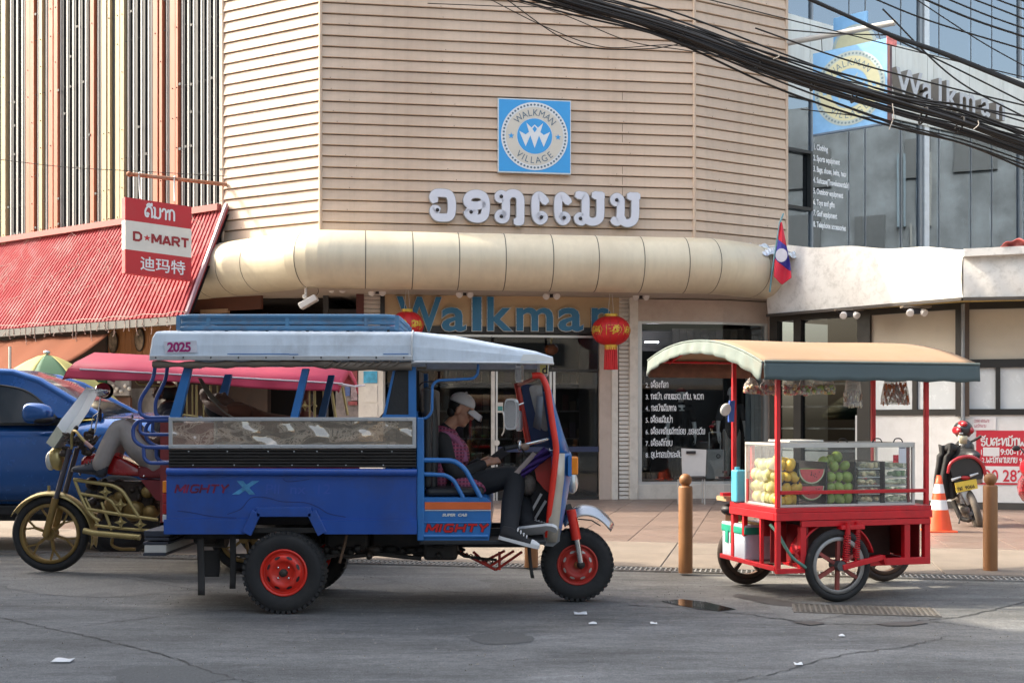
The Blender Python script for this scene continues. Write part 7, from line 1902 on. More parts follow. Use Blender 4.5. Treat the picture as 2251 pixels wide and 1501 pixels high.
lines = ('1. ເສອຜາ (ຍງ, ຊາຍ, ເດກນອຍ)', '2. ເຄື່ອງກິລາ', '3. ກະເປົາ, ສາຍແອວ, ເກີບ, ໝວກ', '4. ກະເປົາເດີນທາງ', '5. ເຄື່ອງເດີນປ່າ', '6. ເຄື່ອງຫລິ້ນເດັກນ້ອຍ ,ຂອງຂວັນ', '7. ເຄື່ອງຕີກ໊ອບ', '8. ອຸປະກອນໂທລະສັບ')
for k, s_ in enumerate(lines):
 t, _ = SL.at(1419, .012); zb = SL.P(1419, 826 + k * 25.6, .012).z
 mb = MB(); lao(mb, s_.replace('ື', 'ື'), SL.S(t, zb, .012), SL.u, (0, 0, 1), .098, .13, squeeze=.74)
 mb.build('text_line', M_pw, wt)
# --- hanging signs
M_sred = mat('sign_red', (.44, .014, .020), .4, var=.04); M_swht = mat('sign_offwhite', (.62, .60, .55), .45, var=.05)
pl0, pl1 = P(284, 383, 20.95), P(498, 406, 22.0)
dm = thing('hanging_sign', 'red and white hanging box sign lettered in three scripts below a rusty pipe', 'sign', P(345, 520, 21.1))
DLn = Line(P(275, 500, 20.7).x, 20.7, P(421, 500, 21.15).x, 21.15)
z_t, z_b = 5.415, 4.09
zz = [z_b, z_b + .415, z_b + .925, z_t]
drop = Vector((0, 0, -.09))
for i, m in enumerate((M_sred, M_swht, M_sred)):
 MB().obox(DLn.S(0, zz[i], 0), DLn.u * DLn.len + drop, -DLn.n * .16 - DLn.u * .04, (0, 0, zz[i + 1] - zz[i])).build('sign_band', m, dm)
rt_, up_v = (DLn.u * DLn.len + drop).normalized(), Vector((0, 0, 1))
mb = MB(); lao(mb, 'ດີມາກ', DLn.S(.33, zz[2] + .08, .004), rt_, up_v, .18, .17); mb.build('lettering', M_sgnw, dm)
mb = MB(); block(mb, 'D', DLn.S(.15, zz[1] + .155, .004), rt_, up_v, .165, .25); block(mb, 'MART', DLn.S(.46, zz[1] + .13, .004), rt_, up_v, .165, .25, .92); tag(mb.build('lettering', mat('sign_dark_red', (.26, .008, .012), .4), dm), kind='stuff')
c = DLn.S(.37, zz[1] + .215, .004)
MB().poly([c + (rt_ * sin(k * pi / 5) + up_v * cos(k * pi / 5)) * (.062 if k % 2 == 0 else .026) for k in range(10)]).build('star', M_sred, dm)
mb = MB(); put_text(mb, '迪玛特', DLn.S(.25, zz[0] + .09, .004), rt_, up_v, .19, bold=.003); mb.build('lettering', M_sgnw, dm)
po = thing('sign_pole', 'rusty pipe holding the red and white sign off the beige siding', 'pole', pl1)
MB().tube([pl0, pl1], .034, 10).build('pipe', mat('rusty_pipe', (.30, .115, .055), .7, var=.35, scale=10, dirt=(.45, .38, .32), dirt_amt=.5), po)
MB().ell(pl0, (.05, .05, .05)).build('end_knot', MATS['rusty_pipe'], po)
for px in (308, 384):
 a = pl0.lerp(pl1, (px - 284) / 214); b_, _ = DLn.at(px, -.08)
 MB().tube(crom([a + Vector((0, -.02, .04)), a + Vector((-.02, -.04, 0)), DLn.S(b_, z_t, -.08)], 4), .013, 6).build('hanger', M_pwhite, po)
b0, b1 = P(1722, 97, 23.15), P(1968, 50, 21.7)
bp_ = thing('banner_pipe', 'white pipe bracket reaching out from the siding above the blue banner', 'pole', b0)
MB().tube([b0, b1], .055, 10).build('pipe', M_fwhite, bp_)
MB().ell(b0, (.08, .08, .1)).build('wall_plate', M_slot, bp_)
BL = Line(P(1787, 200, 22.75).x, 22.75, P(1951, 200, 21.8).x, 21.8)
bn = thing('hanging_banner', 'faded blue hanging banner sign with a yellow round badge below the white pipe', 'sign', BL.S(.8, 7.8, 0))
M_bblue = mat('faded_sky_blue', (.16, .38, .66), .5, var=.08, dirt=(.30, .48, .62), dirt_amt=.4)
zt0 = P(1787, 119, 22.75).z; zb0 = P(1787, 296, 22.75).z
MB().obox(BL.S(0, zb0, 0), BL.u * BL.len, -BL.n * .07, (0, 0, zt0 - zb0)).build('board', M_bblue, bn)
MB().obox(BL.S(BL.len - .002, zb0 - .02, .01), BL.u * .05, -BL.n * .10, (0, 0, zt0 - zb0 + .04)).build('edge_frame', mat('maroon_frame', (.07, .015, .018), .5), bn)
MB().obox(BL.S(0, zb0 - .03, .01), BL.u * BL.len, -BL.n * .09, (0, 0, .03)).build('edge_frame', mat('slate_frame', (.10, .15, .22), .5), bn)
M_bye = mat('faded_yellow', (.52, .52, .34), .6, var=.1)
roundel(bn, BL.S(BL.len * .5, (zt0 + zb0) / 2 - .02, .002), BL.u, (0, 0, 1), .70, M_bblue, mat('faded_ring', (.36, .44, .44), .6), M_bye, mat('faded_ink', (.16, .23, .26), .6))
for k in (.12, .9): MB().tube([BL.S(BL.len * k, zt0, -.03), b0.lerp(b1, .28 + .62 * k)], .008, 5).build('hanger', M_greasy, bn)
rb_ = thing('red_tag', 'small faded red and white tag tied at the end of the banner pipe', 'sign', P(1962, 90, 21.6))
MB().prism([P(1950, 78, 21.62), P(1972, 84, 21.6), P(1971, 104, 21.6), P(1949, 98, 21.62)], (0, .02, 0)).build('tag', mat('faded_red_tag', (.55, .18, .17), .6, var=.4, scale=20), rb_)
b2 = thing('rear_banner', 'second blue badge banner half hidden behind the hanging banner', 'sign', P(1868, 95, 23.6))
B2 = Line(P(1832, 90, 23.75).x, 23.75, P(1906, 90, 23.3).x, 23.3)
MB().obox(B2.S(0, P(1832, 135, 23.75).z, 0), B2.u * B2.len, -B2.n * .05, (0, 0, .86)).build('board', M_bblue, b2)
cc = B2.S(B2.len * .62, P(1832, 135, 23.75).z + .18, .004)
for r, m in ((.46, MATS['faded_ring']), (.40, M_bye)):
 MB().poly([cc + (B2.u * cos(pi * k / 20) + Vector((0, 0, 1)) * sin(pi * k / 20)) * r + B2.n * (.004 if r < .43 else 0) for k in range(21)]).build('badge_half', m, b2)
rbn = thing('recruit_banner', 'red and white Lao recruitment banner fixed to the white wall', 'banner', WL2.P(2200, 1005, .03))
def wlq(px0, px1, y0, y1, off, m, name):
 a = WL2.P(px0, y0, off); b_ = WL2.P(px1, y0, off); z1_ = WL2.P(px0, y1, off).z
 w = b_ - a; w.z = 0
 return MB().obox(Vector((a.x, a.y, z1_)), w, -WL2.n * .012, (0, 0, a.z - z1_)).build(name, m, rbn)
M_brd = mat('banner_red', (.50, .022, .04), .5, var=.05); M_bwh = mat('banner_white', (.66, .64, .64), .5, var=.05)
wlq(2146, 2330, 946, 1064, .012, M_brd, 'cloth'); wlq(2151, 2330, 1024, 1060, .016, M_bwh, 'white_panel'); wlq(2161, 2197, 983, 1002, .018, M_bwh, 'patch')
def wtxt(s_, px, y, h, m, isl=True, **k):
 p = WL2.P(px, y, .020); mb = MB()
 (lao if isl else put_text)(mb, s_, p, WL2.u, (0, 0, 1), h, **k); mb.build('lettering', m, rbn)
wtxt('ຮັບສະຫມັກພະນັກງານ', 2156, 979, .125, M_bwh, w=.17, squeeze=.9)
wtxt('1', 2153, 999, .09, M_bwh, False); wtxt('9:00-17:00', 2199, 999, .10, M_bwh, False, bold=.003, squeeze=.85)
wtxt('2.ພະນັກງານຂາຍ 9:00', 2158, 1016, .085, M_bwh, w=.16, squeeze=.82)
wtxt('20 2828', 2163, 1057, .20, M_brd, False, bold=.004, squeeze=.82)
pn = thing('paper_notice', 'white handwritten paper notice taped above the red banner', 'notice', WL2.P(2162, 930, .01))
a = WL2.P(2139, 916, .012); z1_ = WL2.P(2139, 945, .012).z
MB().obox(Vector((a.x, a.y, z1_)), WL2.u * .36, -WL2.n * .006, (0, 0, a.z - z1_)).build('paper', M_bwh, pn)
for k, s_ in enumerate(('ຈອດ ສະເພາະ'.replace('ຈ', 'ວ'), 'ພະນັກງານ')):
 mb = MB(); lao(mb, s_, Vector((a.x, a.y, a.z - .09 - k * .085)) + WL2.u * .02 + WL2.n * .004, WL2.u, (0, 0, 1), .045, .12, squeeze=.85); mb.build('handwriting', mat('pink_ink', (.45, .16, .20), .5), pn)
# --- lanterns, lamps, flag
M_lred = mat('lantern_red', (.52, .012, .016), .5, var=.08); M_lgold = mat('lantern_gold', (.62, .40, .05), .35, metal=.3, var=.1)
def lantern(px, py, rx, ry, d, label, tassel, chars, top):
 c = P(px, py, d); s_ = d / F; g_ = thing('paper_lantern', label, 'lantern', c, 0, 'red paper lanterns over the shop doors')
 RX, RZ = rx * s_, ry * s_
 prof = []
 for k in range(13):
  a = -pi / 2 * .82 + pi * .82 * k / 12; prof.append((RX * cos(a) ** .85, RZ * sin(a) / sin(pi / 2 * .82)))
 MB().lathe(prof, c, (0, 0, 1), 26).build('globe', M_lred, g_)
 for k in range(13):
  a = 2 * pi * (k + .5) / 13
  MB().tube([c + Vector((cos(a) * (r + .003), sin(a) * (r + .003), z)) for r, z in prof], .004, 4).build('rib', mat('lantern_rib', (.40, .02, .02), .5), g_)
 for z0, z1 in ((RZ, RZ + .05), (-RZ - .04, -RZ)): MB().cyl(c + Vector((0, 0, z0)), c + Vector((0, 0, z1)), prof[0][0] * 1.02, n=18).build('collar', M_lgold, g_)
 mb = MB()
 for ch, ang in chars:
  d_ = Vector((sin(ang), -cos(ang), 0)); rt = Vector((cos(ang), sin(ang), 0))
  vs, fs = text_geo(ch, RZ * .95, bold=.006, align='CENTER')
  q = []
  for X, Y, Z in vs:
   a2 = ang + X / RX * 1.0; zz_ = Y - RZ * .36; r = RX * max(.1, cos(zz_ / RZ * pi / 2 * .82)) ** .85 + .008
   q.append(c + Vector((sin(a2) * r, -cos(a2) * r, zz_)))
  mb.add(q, fs)
  ring_ = []
  for k in range(25):
   b_ = 2 * pi * k / 24; a2 = ang + cos(b_) * .40 * (1 + .12 * cos(5 * b_)); zz_ = sin(b_) * RZ * .62 * (1 + .1 * cos(5 * b_)); r = RX * max(.1, cos(zz_ / RZ * pi / 2 * .82)) ** .85 + .006
   ring_.append(c + Vector((sin(a2) * r, -cos(a2) * r, zz_)))
  mb.tube(ring_, .006, 5)
 tag(mb.build('gold_characters', M_lgold, g_), kind='stuff')
 if tassel:
  for k in range(16):
   a = 2 * pi * k / 16; o = c + Vector((cos(a) * .10, sin(a) * .10, -RZ - .05))
   MB().tube([o, o + Vector((.01 * cos(a * 3), 0, -.40))], [.018, .022], 5).build('tassel_strand', M_lred, g_)
  MB().cyl(c + Vector((0, 0, -RZ - .09)), c + Vector((0, 0, -RZ - .04)), .115, n=16).build('tassel_band', M_lgold, g_)
 for dx in (-.05, .05): MB().tube([c + Vector((dx, 0, RZ + .05)), P(px, top, d) + Vector((dx * .2, 0, 0))], .004, 4).build('string', M_pwhite, g_)
lantern(1343, 727, 42, 31, 21.6, 'red lantern with gold characters and tassel hanging right of the doors', True, (('發', 0.05), ('福', -1.0), ('財', 1.05)), 628)
lantern(895, 715, 36, 29, 21.0, 'red lantern with gold characters half hidden by the taxi roof', True, (('财', -.35), ('福', .75)), 625)
g_ = thing('inner_lantern', 'small orange lantern inside the shop doors', 'lantern', P(1212, 772, 23.2))
MB().ell(P(1212, 768, 23.2), (.14, .14, .11)).build('globe', mat('lantern_orange', (.60, .16, .03), .5), g_)
MB().cyl(P(1212, 740, 23.2), P(1212, 758, 23.2), .02).build('collar', M_lgold, g_)
fl = thing('flood_lamp', 'white box floodlight on a short arm under the canopy at left', 'lamp', P(678, 660, 20.55))
M_lampcase = mat('lamp_white', (.62, .59, .56), .45, var=.05)
MB().tube([P(672, 618, 20.5), P(672, 652, 20.55)], .022, 8).build('arm', M_lampcase, fl)
MB().ell(P(670, 652, 20.55), .045).build('knuckle', M_lampcase, fl)
R_ = Matrix.Rotation(radians(-30), 3, 'Y')
MB().box(P(678, 664, 20.5), (.33, .22, .11), R_).build('housing', M_lampcase, fl, bevel=.015)
MB().tube(crom([P(692, 655, 20.5), P(700, 640, 20.55), P(692, 620, 20.6)], 4), .005, 5).build('cable', M_pblk, fl)
def twin(px, py, d, label, soffit=False, w=1.0):
 g_ = thing('twin_spotlight', label, 'lamp', P(px, py, d), 0, 'twin spotlights under the awnings')
 c = P(px, py, d); zt = .07
 MB().box(c + Vector((0, 0, zt)), (.38 * w, .16, .03)).build('base', M_lampcase if not soffit else mat('lamp_bronze', (.16, .13, .10), .5), g_)
 for sx_ in (-1, 1):
  h = c + Vector((.085 * sx_ * w, -.05, -.02))
  MB().lathe([(.001, -.06), (.05, -.055), (.06, .0), (.062, .05), (.055, .055), (.001, .045)], h, (.35 * sx_, -.75, -.45), 14).build('lamp_head', M_lampcase, g_)
  MB().tube([h + Vector((0, .02, .03)), c + Vector((.07 * sx_ * w, 0, zt))], .010, 6).build('bracket', M_greasy, g_)
  MB().tube(crom([h + Vector((.04 * sx_, 0, .03)), h + Vector((.11 * sx_, 0, .04)), h + Vector((.10 * sx_, .02, .10)), c + Vector((.10 * sx_, .05, zt))], 3), .005, 4).build('cable', M_pblk, g_)
 MB().box(c + Vector((0, -.02, -.01)), (.10 * w, .10, .08)).build('driver_box', M_pblk, g_)
twin(742, 633, 21.2, 'twin spotlight with broken plate, leftmost under the round canopy')
twin(830, 640, 21.3, 'twin spotlight left of the big blue letters over the doors')
twin(1022, 644, 21.5, 'twin spotlight above the middle of the big blue letters')
twin(1212, 648, 21.7, 'twin spotlight above the right part of the big blue letters')
twin(1408, 650, 22.0, 'twin spotlight right of the tan signboard above the white post')
twin(1866, 690, 20.7, 'twin globe lamp under the white fascia, left of the pair', True, 1.25)
twin(2013, 684, 19.7, 'twin globe lamp under the white fascia near its corner', True, 1.25)
fg = thing('flag', 'Lao flag, red and blue with white disc, hanging limp beside the round canopy', 'flag', P(1716, 560, 21.6))
MB().tube([P(1722, 470, 21.7), P(1714, 490, 21.65), P(1697, 600, 21.6), P(1692, 642, 21.6)], .016, 8).build('staff', mat('teal_staff', (.12, .26, .30), .5), fg)
M_fr = mat('flag_red', (.58, .016, .045), .65, var=.05); M_fb = mat('flag_blue', (.035, .030, .28), .65, var=.05)
def flagpt(u, v):
 l = [(1715, 490), (1710, 530), (1703, 575), (1701, 606)]; r = [(1719, 488), (1728, 535), (1737, 580), (1740, 612)]
 k = min(2.999, v * 3); i = int(k); f = k - i
 a = l[i][0] + (l[i + 1][0] - l[i][0]) * f, l[i][1] + (l[i + 1][1] - l[i][1]) * f
 b_ = r[i][0] + (r[i + 1][0] - r[i][0]) * f, r[i][1] + (r[i + 1][1] - r[i][1]) * f
 y = a[1] + (b_[1] - a[1]) * u + (18 * (1 - abs(2 * u - .9)) * max(0, v - .75) * 4 if v > .75 else 0)
 return P(a[0] + (b_[0] - a[0]) * u, y, 21.55 + .05 * sin(u * 7 + v * 4))
def strip(f0, f1, m, name):
 MB().grid(lambda u, v: flagpt(u, f0(u) + (f1(u) - f0(u)) * v), 10, 14).build(name, m, fg, thick=.004)
strip(lambda u: .0, lambda u: .30 - .06 * u + .14 * u, M_fr, 'red_stripe'); strip(lambda u: .30 + .08 * u, lambda u: .62 + .22 * u, M_fb, 'blue_stripe'); strip(lambda u: .62 + .22 * u, lambda u: 1.0, M_fr, 'red_stripe')
MB().prism([P(1718 + 13 * cos(2 * pi * k / 20), 561 + 15 * sin(2 * pi * k / 20), 21.48) for k in range(20)], (0, .01, 0)).build('white_disc', mat('flag_white', (.62, .60, .66), .6), fg)
f2 = thing('fallen_flag', 'crumpled faded red flag lying on the white fascia at the right edge', 'flag', FL2.S(.9, 4.26, 0))
rn = random.Random(12)
MB().grid(lambda u, v: FL2.S(.55 + 1.0 * u, 4.245 + .10 * sin(pi * min(1, u * 2.2)) * (1 - v) + .02 * sin(u * 30), .16 - .25 * v + .03 * sin(u * 23 + v * 5)), 30, 6).build('cloth', mat('faded_flag_red', (.55, .13, .12), .7, var=.2), f2, thick=.008)
# --- overhead cables
M_cab = mat('cable_black', (.014, .012, .011), .6, var=.2)
def span(pts_, d, r, sag=0, n=6):
 q = [P(a, b, dd) for (a, b), dd in zip(pts_, d)]
 return crom(q, n)
bun = thing('cable_bundle', 'thick black bundle of telephone cables sagging across the upper right', 'cable bundle', P(1720, 175, 14))
rn = random.Random(41)
ctrl = [(1040, -60), (1240, -2), (1470, 66), (1720, 158), (1960, 232), (2120, 276), (2300, 338)]
for k in range(34):
 oy = rn.gauss(0, 15); tw = rn.uniform(0, 6); am = rn.uniform(2, 9); dd = 14 + rn.uniform(-.25, .25)
 pts_ = [(x, y + oy * (.75 + .17 * i) * (1 + .25 * sin(i * 1.7 + tw)) + am * sin(i * 1.1 + tw)) for i, (x, y) in enumerate(ctrl)]
 MB().tube(span(pts_, [dd] * 7, 0), rn.choice((.008, .009, .011, .013, .018)), 6).build('cable', M_cab, bun)
for x, y in ((1500, 78), (1668, 140), (1790, 182), (1880, 208), (2030, 255), (2110, 275)):
 MB().torus(P(x, y, 14), (1, .1, -.35), .10, .012, 16, 6).build('tie', M_cab, bun)
for (x0, y0), (x1, y1) in (((1955, 285), (1962, 228)), ((2150, 265), (2140, 285)), ((1700, 130), (1712, 120))):
 MB().tube(crom([P(x0, y0, 13.7), P((x0 + x1) / 2 + 6, (y0 + y1) / 2, 13.7), P(x1, y1, 13.7)], 4), .006, 5).build('loose_wire', mat('pale_wire', (.45, .40, .35), .6), bun)
bun2 = thing('cable_strand', 'second thick cable running above the main bundle at upper right', 'cable bundle', P(1900, 75, 14.3))
for k in range(7):
 o = rn.uniform(-5, 5); MB().tube(span([(1720, -30 + o), (1850, 28 + o * .8), (1960, 76 + o), (2080, 118 + o * 1.3), (2260, 190 + o * 1.6)], [14.3] * 5, 0), rn.choice((.010, .014, .018)), 6).build('cable', M_cab, bun2)
def wire(pts_, d, r, label):
 g_ = MB().tube(crom([P(a, b, d) for a, b in pts_], 10), r, 5).build('overhead_wire', M_cab, None)
 return tag(g_, label, 'overhead wire', 'overhead wires at the upper right')
wire([(1940, 20), (2095, 170), (2260, 262)], 15, .011, 'wire dropping steeply from the end of the white banner pipe')
wire([(1955, 80), (2100, 150), (2260, 230)], 15, .011, 'wire passing right of the red tag above the raised letters')
wire([(1726, 66), (1830, 74), (1965, 78)], 15, .009, 'nearly level wire meeting the red tag from the left')
wire([(1660, 62), (1860, 132), (2060, 186), (2260, 234)], 15, .011, 'wire crossing the middle of the blue banner')
wire([(1560, 0), (1800, 60), (2040, 120), (2260, 172)], 15.5, .008, 'thin wire crossing the top of the blue banner')
wire([(1880, -20), (2040, 45), (2260, 112)], 14.8, .011, 'wire below the topmost group at the upper right')
wire([(1990, -20), (2130, 40), (2260, 84)], 14.8, .014, 'thick wire ending halfway up the right edge')
wire([(2040, -20), (2160, 30), (2260, 66)], 14.8, .011, 'wire just above the thick wire at the right edge')
wire([(2090, -20), (2200, 22), (2260, 46)], 14.8, .011, 'third wire from the top right corner')
wire([(2140, -20), (2220, 10), (2260, 24)], 14.8, .011, 'second wire from the top right corner')
wire([(2190, -20), (2230, -5), (2260, 6)], 14.8, .011, 'wire nearest the top right corner')
wire([(1760, 240), (1960, 268), (2120, 318), (2260, 372)], 15.2, .008, 'thin wire sagging below the bundle across the glass')
wire([(2000, -10), (2150, 88), (2260, 150)], 15.4, .008, 'thin slanting wire over the upper windows')
wire([(1100, -10), (1260, 95), (1420, 108), (1560, 92), (1720, 140)], 14.5, .007, 'slack thin wire drooping over the beige siding')
wire([(1080, -10), (1230, 30), (1380, 90), (1500, 110), (1640, 132)], 14.5, .006, 'slack thin wire just above another over the siding')
wire([(1060, -10), (1200, 60), (1330, 104), (1480, 100), (1600, 128)], 14.5, .006, 'lowest slack thin wire over the siding')
wire([(-10, 350), (150, 368), (330, 378), (500, 388)], 20, .006, 'thin wire crossing the striped fins at left')
wire([(940, 8), (1090, 14), (1260, 22), (1420, 66)], 14.6, .006, 'thin wire near the top middle of the siding')
# --- bollards, cone, litter
M_boll = mat('ochre_paint', (.26, .115, .040), .5, var=.06, dirt=(.18, .08, .03), dirt_amt=.35, dirt_scale=8)
bo = thing('bollard', 'x', 'bollard', P(1507, 925, 11.55).xy.to_3d() + Vector((0, 0, .02)), 0, 'ochre bollards along the pavement edge')
MB().lathe([(.069, 0), (.069, .83), (.064, .845), (.03, .85)], (0, 0, 0), (0, 0, 1), 24).build('post', M_boll, bo, local=True)
MB().lathe([(.03, .846), (.04, .855), (.04, .865)], (0, 0, 0), (0, 0, 1), 16).build('neck', M_boll, bo, local=True)
MB().ell((0, 0, .905), .062, None, 20, 14).build('ball_top', M_boll, bo, local=True)
bo['label'] = 'ochre ball topped bollard standing left of the fruit cart'
dup(bo, P(2177, 925, 11.70).xy.to_3d() + Vector((0, 0, .02)), label='ochre ball topped bollard right of the cart beside the parked motorcycle')
dup(bo, P(1168, 925, 12.0).xy.to_3d() + Vector((0, 0, .02)), label='ochre bollard mostly hidden behind the cab of the blue three wheeler')
M_cone = mat('cone_orange', (.70, .075, .018), .45, var=.08); M_conew = mat('cone_white', (.66, .66, .66), .4, var=.05)
co = thing('traffic_cone', 'orange traffic cone with two white bands beside the parked motorcycle', 'traffic cone', P(2064, 925, 15.8).xy.to_3d() + Vector((0, 0, .02)))
MB().box((0, 0, .015), (.38, .38, .03)).build('base', M_cone, co, local=True, bevel=.02)
def cz(z): return .155 * (1 - z / .80) + .022
for a, b_, m in ((.03, .30, M_cone), (.30, .43, M_conew), (.43, .52, M_cone), (.52, .64, M_conew), (.64, .755, M_cone)):
 MB().lathe([(cz(a), a), (cz(b_), b_)] + ([(.001, b_)] if b_ > .7 else []), (0, 0, 0), (0, 0, 1), 28).build('cone_band', m, co, local=True)
def litter(px, py, w, label, sd):
 r2 = random.Random(sd); c = P(px, py, 1.5 * F / (py - YH));
 MB_ = MB().grid(lambda u, v: (c.x + (u - .5) * w, c.y + (v - .5) * w * .7, .008 + .010 * abs(sin(u * 3 + sd)) * v), 6, 4)
 tag(MB_.build('paper_scrap', mat('scrap_white', (.62, .64, .66), .6, var=.1), None, thick=.003), label, 'litter', 'paper scraps on the road')
litter(138, 1454, .12, 'white paper scrap on the road at lower left', 1); litter(1276, 1350, .10, 'flat white paper scrap right of the taxi front wheel', 2)
litter(1303, 1372, .06, 'tiny white scrap below the larger scrap near the front wheel', 3); litter(1437, 1372, .05, 'tiny scrap left of the puddle', 4); litter(1755, 1462, .05, 'tiny pale scrap on the road at lower right', 5); litter(1850, 1399, .04, 'tiny scrap below the drain cover', 6)
# --- parked motorcycle by the white wall
DM = 16.6
pm = thing('parked_motorcycle', 'red and black motorcycle with yellow plate leaning by the white wall', 'motorcycle', P(2140, 925, DM).xy.to_3d() + Vector((0, 0, .02)))
def R(px, py, d=DM): return P(px, py, d)
M_mblk = mat('bike_black', (.016, .016, .018), .35, var=.1, coat=.3); M_mred = mat('bike_red', (.34, .012, .02), .28, var=.06, coat=.4)
ax = Vector((.95, -.18, .30)).normalized()
wc_ = R(2139, 1118)
ty = MB().torus(wc_, ax, .245, .048, 36, 10, 1.0).build('rear_wheel', mat('dusty_rubber', (.10, .085, .07), .8, var=.3, scale=10), pm)
MB().lathe([(.20, -.03), (.16, -.03), (.16, .03), (.20, .03), (.20, -.03)], wc_, ax, 30).build('rim', M_mblk, ty)
MB().torus(R(2118, 1085, DM + 1.2), ax, .245, .045, 30, 8).build('front_wheel', M_rubber, pm)
bodyp = [[R(2098, 1062, DM - .1), R(2160, 1052, DM - .1), R(2165, 1020, DM - .1), R(2150, 1004, DM - .1), R(2105, 1006, DM - .1), R(2088, 1030, DM - .1)], [R(2096, 1070, DM + .5), R(2160, 1062, DM + .5), R(2158, 1020, DM + .5), R(2145, 1006, DM + .5), R(2105, 1008, DM + .5), R(2092, 1030, DM + .5)]]
MB().loft(bodyp).build('tail_body', M_mblk, pm, bevel=.03)
q = crom([R(2083, 1040, DM - .12), R(2090, 1018, DM - .13), R(2112, 1005, DM - .14), R(2140, 1005, DM - .14), R(2160, 1022, DM - .13), R(2167, 1048, DM - .12)], 5)
MB().tube(q, .024, 8).build('tail_trim', M_mred, pm)
MB().ell(R(2122, 1050, DM - .14), (.07, .03, .03)).build('tail_light', M_lensred, pm)
for a, b_ in (((2092, 1055), (2112, 1048)), ((2132, 1046), (2150, 1040))): MB().tube([R(*a, DM - .16), R(*b_, DM - .16)], [.022, .012], 8).build('turn_signal', M_silver, pm)
pq = [R(2099, 1061, DM - .17), R(2146, 1052, DM - .17), R(2150, 1073, DM - .17), R(2103, 1083, DM - .17)]
MB().prism(pq, (0, .012, 0)).build('number_plate', mat('plate_yellow', (.62, .46, .06), .45), pm)
rt_ = (pq[1] - pq[0]).normalized(); uv = (pq[0] - pq[3]).normalized()
mb = MB(); w_ = lao(mb, 'ກສ', pq[3] + rt_ * .02 + uv * .025 + Vector((0, -.004, 0)), rt_, uv, .045, .17); put_text(mb, '9066', pq[3] + rt_ * .125 + uv * .025 + Vector((0, -.004, 0)), rt_, uv, .050, bold=.001); mb.build('plate_print', M_pblk, pm)
MB().prism([R(2112, 1082, DM - .1), R(2128, 1079, DM - .1), R(2136, 1105, DM - .12), R(2128, 1110, DM - .12)], (0, .04, 0)).build('mudguard', M_silver, pm)
MB().tube([R(2110, 1070, DM - .05), R(2116, 1110, DM - .05)], .022, 8).build('shock', M_greasy, pm)
mb = MB()
for k in range(12): mb.torus(R(2110 + k * .5, 1072 + k * 3, DM - .05), (.1, 0, 1), .028, .006, 10, 5)
tag(mb.build('shock_spring', M_silver, pm), kind='stuff')
for c_, r_ in (((2106, 1092), (.10, .16, .09)), ((2115, 1120), (.10, .14, .08)), ((2128, 1130), (.07, .1, .06))): MB().ell(R(*c_, DM + .2), r_).build('engine', mat('dusty_engine', (.16, .14, .12), .5, var=.5, scale=14), pm)
MB().tube(fillet([R(2095, 1100, DM + .1), R(2112, 1140, DM), R(2130, 1143, DM - .1), R(2134, 1138, DM - .12)], .1), .035, 10).build('exhaust', M_greasy, pm)
MB().tube([R(2112, 1130, DM), R(2108, 1150, DM - .08)], .012, 6).build('side_stand', M_greasy, pm)
MB().ell(R(2125, 1000, DM + .45), (.13, .40, .10)).build('seat', M_vinyl, pm)
MB().tube(crom([R(2070, 985, DM + .9), R(2100, 978, DM + .85), R(2125, 975, DM + .85), R(2150, 962, DM + .9)], 4), .018, 8).build('handlebar', M_greasy, pm)
MB().ell(R(2120, 985, DM + .9), (.14, .15, .14)).build('front_cowl', M_mblk, pm)
MB().tube([R(2140, 968, DM + .8), R(2157, 958, DM + .75)], .02, 8).build('grip', M_rubber, pm)
jk = thing('black_jacket', 'black jacket hung over the left handlebar of the parked motorcycle', 'jacket', R(2078, 1040, DM))
rn = random.Random(19)
def jack(u, v):
 px = 2058 + 44 * u - 3 * v + 3 * sin(v * 6 + u * 2) + (6 if v < .2 else 0); py = 976 + 128 * v * (1 - .22 * abs(u - .45)) + 3 * sin(u * 9)
 return R(px, py, DM + .05 - .12 * sin(pi * u) - .05 * sin(u * 15 + v * 2))
MB().grid(jack, 24, 18).build('cloth', mat('black_cloth', (.020, .020, .020), .85, var=.3), jk, thick=.02)
MB().ell(R(2088, 985, DM - .02), (.10, .08, .06)).build('collar', MATS['black_cloth'], jk)
hm = thing('helmet', 'black and red motorcycle helmet resting on the parked motorcycle', 'helmet', R(2116, 950, DM + .4))
MB().ell(R(2117, 945, DM + .5), (.135, .15, .14), None, 18, 12, lambda p: (p.x * (1 - .12 * (p.z < -.05)), p.y, max(p.z, -.10))).build('shell', M_mblk, hm)
for a in (-1, 1): MB().ell(R(2117 + a * 14, 946, DM + .46), (.05, .13, .06)).build('red_graphic', M_mred, hm)
MB().ell(R(2116, 932, DM + .44), (.06, .12, .05)).build('red_graphic', M_mred, hm)
MB().loft([[R(2107, 958, DM + .37), R(2126, 958, DM + .37)], [R(2110, 974, DM + .42), R(2124, 974, DM + .42)]], closed=False, cap=False).build('liner', mat('cream_liner', (.55, .50, .36), .7), hm, thick=.05)
MB().box(R(2113, 952, DM + .345), (.05, .01, .02)).build('sticker', M_pwhite, hm)
rm_ = thing('red_scooter', 'red scooter cut off by the right edge in front of the banner', 'scooter', P(2262, 925, 16.6).xy.to_3d() + Vector((0, 0, .02)))
MB().torus(P(2276, 1112, 16.6), (1, -.3, .05), .20, .05, 30, 8).build('front_wheel', M_rubber, rm_)
MB().ell(P(2280, 1105, 16.5), (.16, .2, .22), None, 14, 10, lambda p: (p.x, p.y, max(p.z, -.02))).build('mudguard', M_mred, rm_)
MB().ell(P(2270, 1028, 16.6), (.17, .2, .16)).build('cowl', M_mred, rm_)
MB().ell(P(2272, 1012, 16.45), (.13, .12, .10)).build('headlight', M_mblk, rm_)
